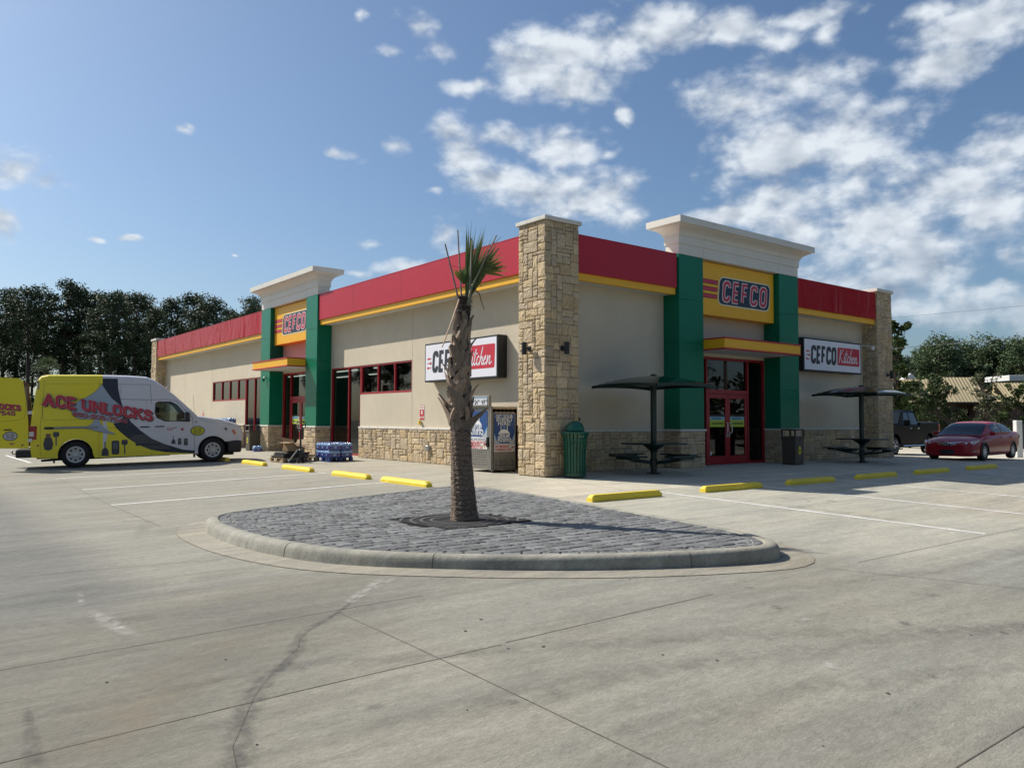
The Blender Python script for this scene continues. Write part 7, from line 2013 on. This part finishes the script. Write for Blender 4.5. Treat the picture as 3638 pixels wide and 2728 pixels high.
        for xs_ in ([(-.62, .30), (-.60, .90)], [(-1.72, .24), (-1.72, .95)], [(-2.42, .60), (-2.68, .97)]):
            mb = MB(); (xa, za), (xb, zb2) = xs_; yy = Y(.918); mb.add([(xa - .005, yy, za), (xa + .005, yy, za), (xb + .005, yy, zb2), (xb - .005, yy, zb2)], [[0, 1, 2, 3]]); mb.build('door_gap', MATS['seam_dark'], e, recalc=False)
        mb = MB(); mb.box(-3.86, -3.70, min(Y(.55), Y(.78)), max(Y(.55), Y(.78)), .78, .95); mb.build('tail_lamp', MATS['tail_red'], e)
    mb = MB(); mb.box(-3.4, .6, yc - .7, yc + .7, .2, .5); mb.build('underbody', P_BLACKP, e)
    for ax in (0, -2.78):
        wheel(e, ax, yc + .80, .33, .20, 1, 10, .72, 'alloy'); wheel(e, ax, yc - .80, .33, .20, -1, 10, .72, 'alloy')
    return e
# the sedan's near side (towards -y) is local +y after the half turn
sd = sedan()
sd.location = (17.80, -2.20, -.055); sd.scale = (1.02, .97, .90)

# ---- pickup, mostly hidden by the pier
def pickup():
    e = E('parked_pickup', (21.45, 2.62, gh(21.4, 2.6) - .04), 'black crew cab pickup truck parked behind the far right stone pier', 'pickup', rz=math.pi + R(4.5))
    PK = paint('pickup_black', (.004, .0045, .006), .30, .0, .18)
    PK.node_tree.nodes['Principled BSDF'].inputs['IOR'].default_value = 1.2
    # local: near side is +y (y = 0 at the side skin), body runs to y = -2.0; front wheel at x = 0, rear wheel at x = -3.68
    lo = [(.95, .45), (.97, .75), (.92, 1.08), (.40, 1.20), (-.55, 1.24), (-.60, 1.245), (-2.60, 1.27), (-2.62, 1.36), (-4.82, 1.38), (-4.86, 1.2), (-4.84, .62), (-4.35, .56)] + arc(-3.68, .42, .50, .50, 15, 165, 12)[0:][::1][::-1][::-1] 
    lo = [(.95, .45), (.97, .75), (.92, 1.08), (.40, 1.20), (-.55, 1.24), (-2.60, 1.27), (-2.62, 1.36), (-4.82, 1.38), (-4.86, 1.2), (-4.84, .62), (-4.30, .56)] + [(x, z) for x, z in arc(-3.68, .42, .50, .50, 165, 15, 12)] + [(-3.1, .48), (-.62, .48)] + [(x, z) for x, z in arc(0, .42, .50, .50, 165, 15, 12)] + [(.60, .48)]
    mb = MB(); n_ = len(lo)
    prof_ = [(0, 0), (-.04, .02), (-1.0, .05), (-1.96, .02), (-2.0, 0)]
    vs = []
    for yy, up in prof_:
        for x, z in lo: vs.append((x, yy, z + (up if z > 1.0 else 0)))
    mb.add(vs, [[j * n_ + i, j * n_ + (i + 1) % n_, (j + 1) * n_ + (i + 1) % n_, (j + 1) * n_ + i] for j in range(4) for i in range(n_)])
    for j in (0, 4):
        a, b = tri_fill([lo], lambda x, z, j=j: (x, prof_[j][0], z)); mb.add(a, b)
    mb.build('body', PK, e, recalc=True)
    cab = [(-.50, 1.24, .04), (-1.20, 1.86, .22), (-1.45, 1.93, .25), (-2.35, 1.93, .25), (-2.48, 1.88, .22), (-2.62, 1.27, .05)]
    mb = MB(); vs = [(x, -i_, z) for x, z, i_ in cab] + [(x, -2.0 + i_, z) for x, z, i_ in cab]; k = len(cab)
    mb.add(vs, [[i, i + 1, k + i + 1, k + i] for i in range(k - 1)] + [list(range(k)), list(range(k, 2 * k))]); mb.build('cab', PK, e)
    GLS = MATS['sedan_glass']
    def yy(z): return -(.04 + (z - 1.24) / .66 * .19) + .008
    for P in ([(-.86, 1.32), (-1.24, 1.30), (-1.62, 1.30), (-1.62, 1.80), (-1.30, 1.82), (-1.22, 1.78)], [(-1.72, 1.30), (-2.44, 1.32), (-2.36, 1.78), (-2.25, 1.81), (-1.72, 1.80)]):
        
        for s_ in (0, 1): mb = MB(); mb.add([(x, (-2.0 - yy(z)) if s_ else yy(z), z) for x, z in P], [list(range(len(P)))]); mb.build('side_window', GLS, e, recalc=False)
    mb = MB(); mb.add([(-.60, -.16, 1.345), (-.60, -1.84, 1.345), (-1.17, -1.72, 1.845), (-1.17, -.28, 1.845)], [[0, 1, 2, 3]]); mb.build('windscreen', GLS, e, recalc=False)
    mb = MB(); mb.box(-4.7, -2.75, -1.9, -.1, .80, 1.37) if 0 else mb.bbox(-4.78, -2.68, -1.93, -.07, 1.375, 1.40, .01); mb.build('bed_cover', P_BLACKP, e)
    for xx in (-1.50, -2.35):
        mb = MB(); mb.bbox(xx - .11, xx + .11, .0, .03, 1.12, 1.155, .008); mb.build('door_handle', CHROME, e)
    mb = MB()
    for x0, x1 in ((-.62, -.62), (-1.67, -1.67), (-2.63, -2.63)): mb.box(x0 - .006, x0 + .006, .0, .003, .52, 1.26)
    mb.build('door_gap', MATS['seam_dark'], e)
    mb = MB(); mb.bbox(-.85, -.66, .02, .26, 1.26, 1.50, .03); mb.build('mirror', PK, e)
    mb = MB(); mb.bbox(-4.89, -4.70, -.10, .012, .98, 1.34, .02); mb.build('tail_lamp', MATS['tail_red'], e)
    mb = MB(); mb.tube([(-.6, .02, .40), (-2.9, .02, .40)], .035, 8); mb.build('side_step', CHROME, e)
    mb = MB(); mb.bbox(-5.05, -4.80, -1.95, -.05, .48, .66, .03); mb.build('rear_bumper', CHROME, e)
    mb = MB(); mb.box(-4.5, .7, -1.7, -.3, .38, .62); mb.tube([(-4.1, -.5, .35), (-1, -.5, .35)], .06, 8); mb.build('underbody', P_BLACKP, e)
    for ax in (0, -3.68):
        for y_, f in ((-.16, 1), (-1.84, -1)): wheel(e, ax, y_, .40, .27, f, 6, .62, 'alloy')
pickup()
# ------------------------------------------------------------------ trees
M_PINE = leafmat('pine_needles', (1, 1, 1), trans=.12)
M_LEAF = leafmat('broad_leaves', (1, 1, 1), trans=.25)
M_TRUNK = mat('tree_bark', (.085, .065, .05), .95, var=.35, scale=5, bump=1, bscale=12, stretch=(1, 1, .3))
def leaf_quad(mb, c, s, r_, col, flat_=1.0):
    a = Vector((r_.gauss(0, 1), r_.gauss(0, 1), r_.gauss(0, .7))).normalized(); b = Vector((r_.gauss(0, 1), r_.gauss(0, 1), r_.gauss(0, .7))); b = (b - a * a.dot(b)).normalized()
    a = a * s * r_.uniform(.6, 1.3); b = b * s * r_.uniform(.35, .7)
    mb.add([c - a, c - b * .8, c + a, c + b], [[0, 1, 2, 3]], col)
def pine(seed, h=16.0, bare=.42, wid=3.2, dens=1.0, tone=1.0):
    r_ = random.Random(seed); tk = MB(); cr = MB()
    lean = (r_.uniform(-.5, .5), r_.uniform(-.5, .5))
    P = [(lean[0] * (t ** 2), lean[1] * (t ** 2), h * t) for t in (0, .25, .5, .75, .97)]
    tk.tube(P, [.24, .2, .16, .10, .03], 8)
    n = int(40 * dens)
    for k in range(n):
        t = bare + (1 - bare) * (k + r_.random()) / n; z = h * t
        u = (t - bare) / (1 - bare)
        Rr = wid * (math.sin(math.pi * min(.97, .22 + .72 * u)) ** .8) * r_.uniform(.35, 1.1)
        a = r_.uniform(0, 2 * math.pi); cx, cy = lean[0] * t * t, lean[1] * t * t
        e = Vector((cx + Rr * math.cos(a), cy + Rr * math.sin(a), z + Rr * r_.uniform(.0, .35)))
        if Rr > .8: tk.tube([(cx, cy, z - .25), ((cx + e.x) / 2, (cy + e.y) / 2, (z + e.z) / 2 - .15), tuple(e)], [.06, .04, .015], 5)
        for q in range(r_.choice([2, 3, 3, 4])):
            f = r_.uniform(.45, 1.1); c0 = Vector((cx, cy, z)).lerp(e, f) + Vector((r_.gauss(0, .3), r_.gauss(0, .3), r_.gauss(0, .25)))
            cs = r_.uniform(.45, .95); g0 = r_.uniform(.55, 1.25) * tone
            for w in range(int(76 * cs)):
                d = Vector((r_.gauss(0, 1), r_.gauss(0, 1), r_.gauss(0, .6))); d = d.normalized() * cs * r_.uniform(.45, 1)
                g = g0 * r_.uniform(.7, 1.3)
                leaf_quad(cr, c0 + d, .145, r_, (.066 * g, .095 * g, .044 * g))
    # dead stubs on the bare stem
    for k in range(7):
        z = h * r_.uniform(.2, bare); a = r_.uniform(0, 6.28); l = r_.uniform(.5, 1.6); tk.tube([(0, 0, z), (l * math.cos(a), l * math.sin(a), z + l * .2)], [.035, .01], 4)
    return tk, cr
def plant_tree(name, tk, cr, m_, label, cat, group):
    e = E(name, (0, 0, 0), label, cat, group)
    tk.build('trunk', M_TRUNK, e, recalc=False); cr.build('crown', m_, e, recalc=False)
    return kids(e)
def use(proto, flag, x, y, s, rz, label=None, group=None, sw=1.0):
    o = proto if not flag.get(proto.name) else copy_tree(proto)
    flag[proto.name] = 1
    o.location = (x, y, -.42); o.scale = (s * sw, s * sw, s); o.rotation_euler.z = rz
    if label: o['label'] = label
    if group: o['group'] = group
    return o
used = {}
GL_ = 'tall dark pine in the wood behind the van and the far left pier'
protos = [plant_tree('pine_tree', *pine(s_, bare=b_, wid=w_ * .86, dens=d_), M_PINE, GL_, 'pine tree', 'pines in the wood on the left') for s_, b_, w_, d_ in ((1, .42, 3.2, 1.05), (2, .50, 2.9, .95), (3, .38, 3.4, 1.15), (4, .55, 2.6, .9))]
LT = [(-4.1, 87.1, 15.3), (-1.5, 97.8, 16.6), (-0.4, 95.4, 16.0), (-0.1, 86.1, 15.8), (1.7, 89.0, 15.9), (3.1, 87.1, 16.8), (5.2, 89.0, 16.8), (6.6, 90.4, 16.6), (5.6, 78.8, 14.2), (6.2, 77.2, 14.5), (9.4, 89.0, 16.7), (9.5, 81.8, 15.6), (11.8, 85.8, 15.4), (10.1, 73.7, 12.9), (12.6, 79.6, 15.2), (15.8, 82.0, 16.2), (14.6, 74.2, 14.4), (19.2, 83.3, 15.8), (20.1, 81.8, 14.8), (16.8, 69.0, 12.6), (17.5, 68.3, 13.6), (20.8, 74.9, 15.1)]
tr = random.Random(5)
for i, (x, y, h) in enumerate(LT): use(protos[i % 4], used, x, y, h / 16.0, tr.uniform(0, 6.28))
for k in range(13):
    x = -10 + k * 2.6 + tr.uniform(-.6, .6); y = tr.uniform(90, 112); use(protos[tr.randrange(4)], used, x, y, (11.6 + tr.uniform(-1.5, 1.6)) / 16.0 * (y + 13.6) / 102.0, tr.uniform(0, 6.28))
GRR = 'dark green pine in the row behind the tan metal roof on the right'
p2 = [plant_tree('pine_tree', *pine(s_, h=11, bare=.12, wid=2.7, dens=1.5, tone=1.5), M_PINE, GRR, 'pine tree', 'pines behind the tan roofed building') for s_ in (21, 22)]
RT = [(91.5, 35.6, 9.7), (84.5, 31.1, 9.5), (82.9, 29.5, 9.9), (86.8, 30.1, 10.6), (81.8, 27.0, 10.6), (85.6, 27.4, 11.1), (89.9, 27.9, 10.5), (91.9, 27.4, 10.8), (89.0, 25.0, 9.8), (90.0, 24.2, 11.1), (90.7, 23.5, 10.7), (95.3, 24.1, 11.1), (93.9, 22.2, 11.1), (77.1, 30.5, 9.5), (88, 21, 10.4), (91, 18, 10.8), (95, 33, 10), (99, 30, 10.6), (101, 25.5, 10.8), (99, 22, 10.5)]
for i, (x, y, h) in enumerate(RT): use(p2[i % 2], used, x, y, h / 11.0, tr.uniform(0, 6.28), sw=1.15)
def broad(seed, h, wid, n, leaf=.13, tone=1.0, low=.25, sparse=False, col=(.050, .080, .022)):
    r_ = random.Random(seed); tk = MB(); cr = MB()
    tk.tube([(0, 0, 0), (.05, .03, h * .3), (.0, .05, h * .6), (.02, 0, h * .9)], [.11 * h / 5, .085 * h / 5, .05 * h / 5, .015], 8)
    for k in range(n):
        t = low + (1 - low) * (k + r_.random()) / n; z = h * t; u = (t - low) / (1 - low)
        Rr = wid * (math.sin(math.pi * min(.96, .18 + .75 * u)) ** .7) * r_.uniform(.3, 1.08); a = r_.uniform(0, 6.28)
        e = Vector((Rr * math.cos(a), Rr * math.sin(a), z)); tk.tube([(0, 0, z * .72), (e.x * .5, e.y * .5, z * .86), tuple(e)], [.03, .02, .006], 5)
        for q in range(3):
            c0 = Vector((0, 0, z * .9)).lerp(e, r_.uniform(.5, 1.1)) + Vector((r_.gauss(0, .15), r_.gauss(0, .15), r_.gauss(0, .15))) * wid * .5
            cs = r_.uniform(.2, .42) * wid * .55; g0 = r_.uniform(.6, 1.3) * tone
            for w in range(14 if sparse else 30):
                d = Vector((r_.gauss(0, 1), r_.gauss(0, 1), r_.gauss(0, .8))).normalized() * cs * r_.uniform(.3, 1); g = g0 * r_.uniform(.7, 1.35)
                leaf_quad(cr, c0 + d, leaf, r_, (col[0] * g, col[1] * g, col[2] * g))
    return tk, cr
b1 = plant_tree('broadleaf_tree', *broad(31, 8.2, 1.25, 46, .15, 1.15, .2), M_LEAF, 'tall slender green tree just right of the far right stone pier', 'tree', None); b1.location = (36.3, 9.9, -.42)
b2 = plant_tree('broadleaf_tree', *broad(32, 4.6, 2.1, 48, .12, .8, .12), M_LEAF, 'dark bushy tree in front of the brick building, above the black pickup', 'tree', None); b2.location = (42.6, 10.6, -.42)
b3 = plant_tree('broadleaf_tree', *broad(33, 4.2, 1.6, 34, .12, .85, .1), M_LEAF, 'dark low tree between the stone pier and the black pickup', 'tree', None); b3.location = (39.0, 10.4, -.42)
b4 = plant_tree('broadleaf_tree', *broad(34, 5.0, 1.75, 30, .12, 1.3, .22, True, (.075, .085, .04)), M_LEAF, 'thin leafed tree with bare branches showing, behind the red sedan roof', 'tree', None); b4.location = (48.0, 9.5, -.42)
b5 = plant_tree('broadleaf_tree', *broad(35, 4.4, 1.5, 32, .12, 1.2, .15), M_LEAF, 'round green tree above the rear of the red sedan', 'tree', None); b5.location = (50.3, 8.2, -.42)
# undergrowth at the foot of the woods
def brush(name, x0, y0, x1, y1, depth, h, n, tone, label):
    mb = MB(); r_ = random.Random(77)
    for k in range(n):
        t = r_.random(); d = r_.random(); x = x0 + (x1 - x0) * t; y = y0 + (y1 - y0) * t
        nx, ny = -(y1 - y0), (x1 - x0); l = math.hypot(nx, ny); hh = h * (.55 + .45 * math.sin(t * 37 + 2 * math.sin(t * 91))) * r_.random() ** .6
        g = r_.uniform(.5, 1.3) * tone * 1.3; leaf_quad(mb, Vector((x + nx / l * d * depth, y + ny / l * d * depth, -.42 + hh)), .5, r_, (.026 * g, .042 * g, .018 * g))
    return tag(mb.build(name, M_PINE, recalc=False), label, 'undergrowth', kind='stuff')
brush('undergrowth', -14, 80, 30, 80, 22, 4.6, 11000, 1.6, 'dense dark undergrowth along the foot of the pine wood on the left')
brush('undergrowth', 76, 37, 92, 12, -14, 4.5, 5000, 1.1, 'dark undergrowth behind the tan roofed building')
# woods out of the picture, mostly seen as reflections in the glass
GX = 'tall pine outside the frame, unseen around the lot'
for k in range(24):
    use(protos[k % 4], used, -52 + tr.uniform(-5, 5), -34 + k * 7.2 + tr.uniform(-2, 2), tr.uniform(.8, 1.05), tr.uniform(0, 6.28), GX, 'pines reflected in the windows')
for k in range(12):  # unseen row behind the viewpoint, added to block sky light on the walls
    use(protos[k % 4], used, -36 + k * 8 + tr.uniform(-2, 2), -62 + tr.uniform(-4, 4), tr.uniform(.8, 1.05), tr.uniform(0, 6.28), GX, 'pines reflected in the windows')
for k in range(12):
    use(protos[k % 4], used, 50 + tr.uniform(-3, 4), -62 + k * 4.6, tr.uniform(.8, 1.05), tr.uniform(0, 6.28), GX, 'pines reflected in the windows')
brush('undergrowth', 56, -62, 56, -8, 6, 6, 4000, 1.2, 'undergrowth mirrored faintly in the right doors')
brush('undergrowth', -56, -40, -56, 80, 10, 5, 5000, .9, 'undergrowth mirrored faintly in the left windows')
# forecourt canopy behind the viewpoint, mirrored in the right doors
fc = E('forecourt_canopy', (0, -27, -.4), 'white fuel canopy mirrored in the right entrance glass', 'canopy')
mb = MB(); mb.box(-14, 18, -7, 7, 4.9, 5.7); mb.build('canopy_deck', mat('canopy_white', (.16, .15, .10), .8), fc)
mb = MB(); mb.box(-14.05, 18.05, -7.05, -7, 4.85, 5.75); mb.box(-14.05, 18.05, 7, 7.05, 4.85, 5.75); mb.build('fascia_band', MATS['canopy_white'], fc)
for x in (-10, 2, 14):
    mb = MB(); mb.box(x - .2, x + .2, -.2, .2, 0, 4.9); mb.build('column', M_GRN, fc)

# small palm behind the van
pe = E('small_palm', (-6.75, 23.2, -.25), 'small green palm crown showing over the rear of the van roof', 'palm tree')
mb = MB(); mb.tube([(0, 0, 0), (.03, 0, 1.8), (.05, 0, 3.35)], [.17, .15, .14], 10); mb.build('trunk', M_TRUNK, pe)
mb = MB(); r_ = random.Random(3)
for k in range(26):
    a = r_.uniform(0, 6.28); el_ = R(r_.uniform(5, 85)); hub = Vector((.05, 0, 3.4)); d0 = Vector((math.cos(a) * math.cos(el_), math.sin(a) * math.cos(el_), math.sin(el_)))
    L_ = r_.uniform(.25, .42); hb = hub + d0 * L_; side_ = d0.cross(UP).normalized(); up_ = side_.cross(d0)
    mb.tube([hub, hb], .008, 4, col=(.08, .11, .04))
    for q in range(15):
        b = R(-75 + 10.7 * q); d = (d0 * math.cos(b) + side_ * math.sin(b)).normalized(); ln = r_.uniform(.28, .42); w = .013; g = r_.uniform(.6, 1.6)
        s_ = d.cross(up_).normalized() * w; mdl = hb + d * ln * .6; tip = hb + d * ln - UP * r_.uniform(.0, .12)
        mb.add([hb, mdl - s_, tip, mdl + s_], [[0, 1, 2, 3]], (.075 * g, .105 * g, .05 * g))
mb.build('crown', M_LEAF, pe, recalc=False)

# ------------------------------------------------------------------ neighbouring building
U2 = Vector((.787, -.617, 0)); nb = E('brick_building', (51.3, 17.3, -.42), 'low brick building with ribbed tan metal roof edge behind the parked cars', 'building', rz=math.atan2(-.617, .787))
def brickm():
    m, N, L, b = nmat('brick')
    tc = N.new('ShaderNodeTexCoord'); mp = N.new('ShaderNodeMapping'); mp.inputs['Rotation'].default_value = (R(90), 0, 0); L.new(tc.outputs['Object'], mp.inputs[0])
    br = N.new('ShaderNodeTexBrick'); L.new(mp.outputs[0], br.inputs[0]); br.inputs['Scale'].default_value = 4.2; br.inputs['Mortar Size'].default_value = .016
    br.inputs['Color1'].default_value = (.16, .085, .055, 1); br.inputs['Color2'].default_value = (.10, .055, .04, 1); br.inputs['Mortar'].default_value = (.16, .13, .11, 1)
    L.new(br.outputs[0], b.inputs['Base Color']); b.inputs['Roughness'].default_value = .9; MATS['brick'] = m; return m
BRK = brickm(); TANM = mat('tan_metal', (.52, .42, .24), .5, var=.08, scale=.8)
mb = MB(); mb.box(-8, 5.1, .5, 9, 0, 3.1); mb.box(5.1, 6.6, 1.4, 9, 0, 3.1); mb.box(6.6, 14, .5, 9, 0, 3.1); mb.build('brick_wall', BRK, nb)
for a, b, z0, z1, yy in ((-8, 4.76, 3.25, 5.15, -.1), (4.78, 7.35, 3.25, 5.3, -.1), (7.37, 8.95, 3.3, 4.3, .25), (8.97, 14, 3.25, 4.85, -.1)):
    mb = MB(); x = a
    while x < b - .02:
        e_ = min(x + .27, b); mb.add([(x, yy, z0), (x + .03, yy - .02, z0), (x + .08, yy - .02, z0), (x + .11, yy, z0), (e_, yy, z0), (x, yy + 1.9, z1), (x + .03, yy + 1.88, z1 + .012), (x + .08, yy + 1.88, z1 + .012), (x + .11, yy + 1.9, z1), (e_, yy + 1.9, z1)], [[i, i + 1, i + 6, i + 5] for i in range(4)]); x = e_
    mb.box(a, b, yy + 1.92, yy + 2.1, z0, z1 - .05); mb.build('metal_fascia', TANM, nb)
mb = MB(); mb.box(-8, 14, .0, 9, 3.1, 3.26); mb.build('eave', mat('eave_brown', (.06, .05, .04), .8), nb)
mb = MB(); mb.box(5.15, 6.55, 1.30, 1.38, .2, 2.6); mb.build('window', MATS['dark_vehicle_glass'], nb)
mb = MB(); mb.box(-1.9, -.9, .44, .49, 0, 2.0); mb.build('door', mat('door_brown', (.12, .09, .05), .7), nb)
mb = MB(); mb.box(1.2, 1.35, .42, .49, 2.0, 2.3); mb.build('wall_light', mat('camera_white', (.72, .72, .70), .4), nb)
mb = MB(); mb.add([(1.0, .3, 5.1), (1.9, .3, 5.1), (1.45, .3, 5.55), (1.0, 1.3, 5.1), (1.9, 1.3, 5.1), (1.45, 1.3, 5.55)], [(0, 1, 2), (3, 4, 5), (0, 2, 5, 3), (1, 2, 5, 4)]); mb.build('roof_vent', mat('vent_white', (.6, .6, .58), .5), nb)
rt = E('rooftop_unit', (71.8, 16.5, 0), 'white flat topped shelter roof showing above the tan building at the right edge', 'shelter', rz=math.atan2(-.617, .787))
mb = MB(); mb.bbox(0, 8, 0, 4, 5.15, 5.68, .03); mb.build('roof_slab', mat('vent_white', (.6, .6, .58), .5), rt)
for x, y in ((.9, .4), (7.1, .4), (.9, 3.6), (7.1, 3.6)): mb = MB(); mb.box(x - .12, x + .12, y - .12, y + .12, -.42, 5.15); mb.build('post', mat('post_grey', (.25, .25, .26), .5), rt)
ub = E('utility_post', (26.45, -.15, -.25), 'short white square post with a dark side panel behind the sedan', 'post', rz=math.atan2(-.617, .787))
mb = MB(); mb.bbox(-.13, .13, -.13, .13, 0, 1.58, .02); mb.build('post', mat('vent_white', (.6, .6, .58), .5), ub)
mb = MB(); mb.bbox(.14, .9, .0, .06, .35, 1.42, .01); mb.build('panel', mat('panel_dark', (.05, .05, .055), .5), ub)
# overhead wires with their poles
def wire(pts, r_, lab, c):
    mb = MB(); A, B = Vector(pts[0]), Vector(pts[1]); P = []
    for i in range(25):
        t = i / 24; p = A.lerp(B, t); p.z -= pts[2] * 4 * t * (1 - t); P.append(tuple(p))
    mb.tube(P, r_, 5); tag(mb.build('overhead_wire', c), lab, 'overhead wire')
WIRE = mat('wire_pale', (.26, .25, .21), .6)
wire(((16.62, 15.1, 3.63 + .0), (60, -18.7, 8.9), .12), .015, 'thick pale overhead wire crossing in front of the right hand pines', WIRE)
wire(((40, 22.3, 8.2), (84, -11.8, 13.6), .1), .010, 'thin overhead wire high above the brick building', WIRE)
for x, y, h, lab in ((60, -18.7, 10, 'wooden utility pole outside the right edge carrying the thick wire'), (84, -11.8, 14.5, 'wooden utility pole outside the right edge carrying the thin wire'), (40, 22.3, 8.8, 'wooden utility pole hidden behind the store')):
    e = E('utility_pole', (x, y, -.42), lab, 'utility pole'); mb = MB(); mb.tube([(0, 0, 0), (0, 0, h)], [.16, .11], 10); mb.build('pole', M_TRUNK, e)
    mb = MB(); mb.box(-1.0, 1.0, -.06, .06, h - .6, h - .45); mb.build('crossarm', M_TRUNK, e)
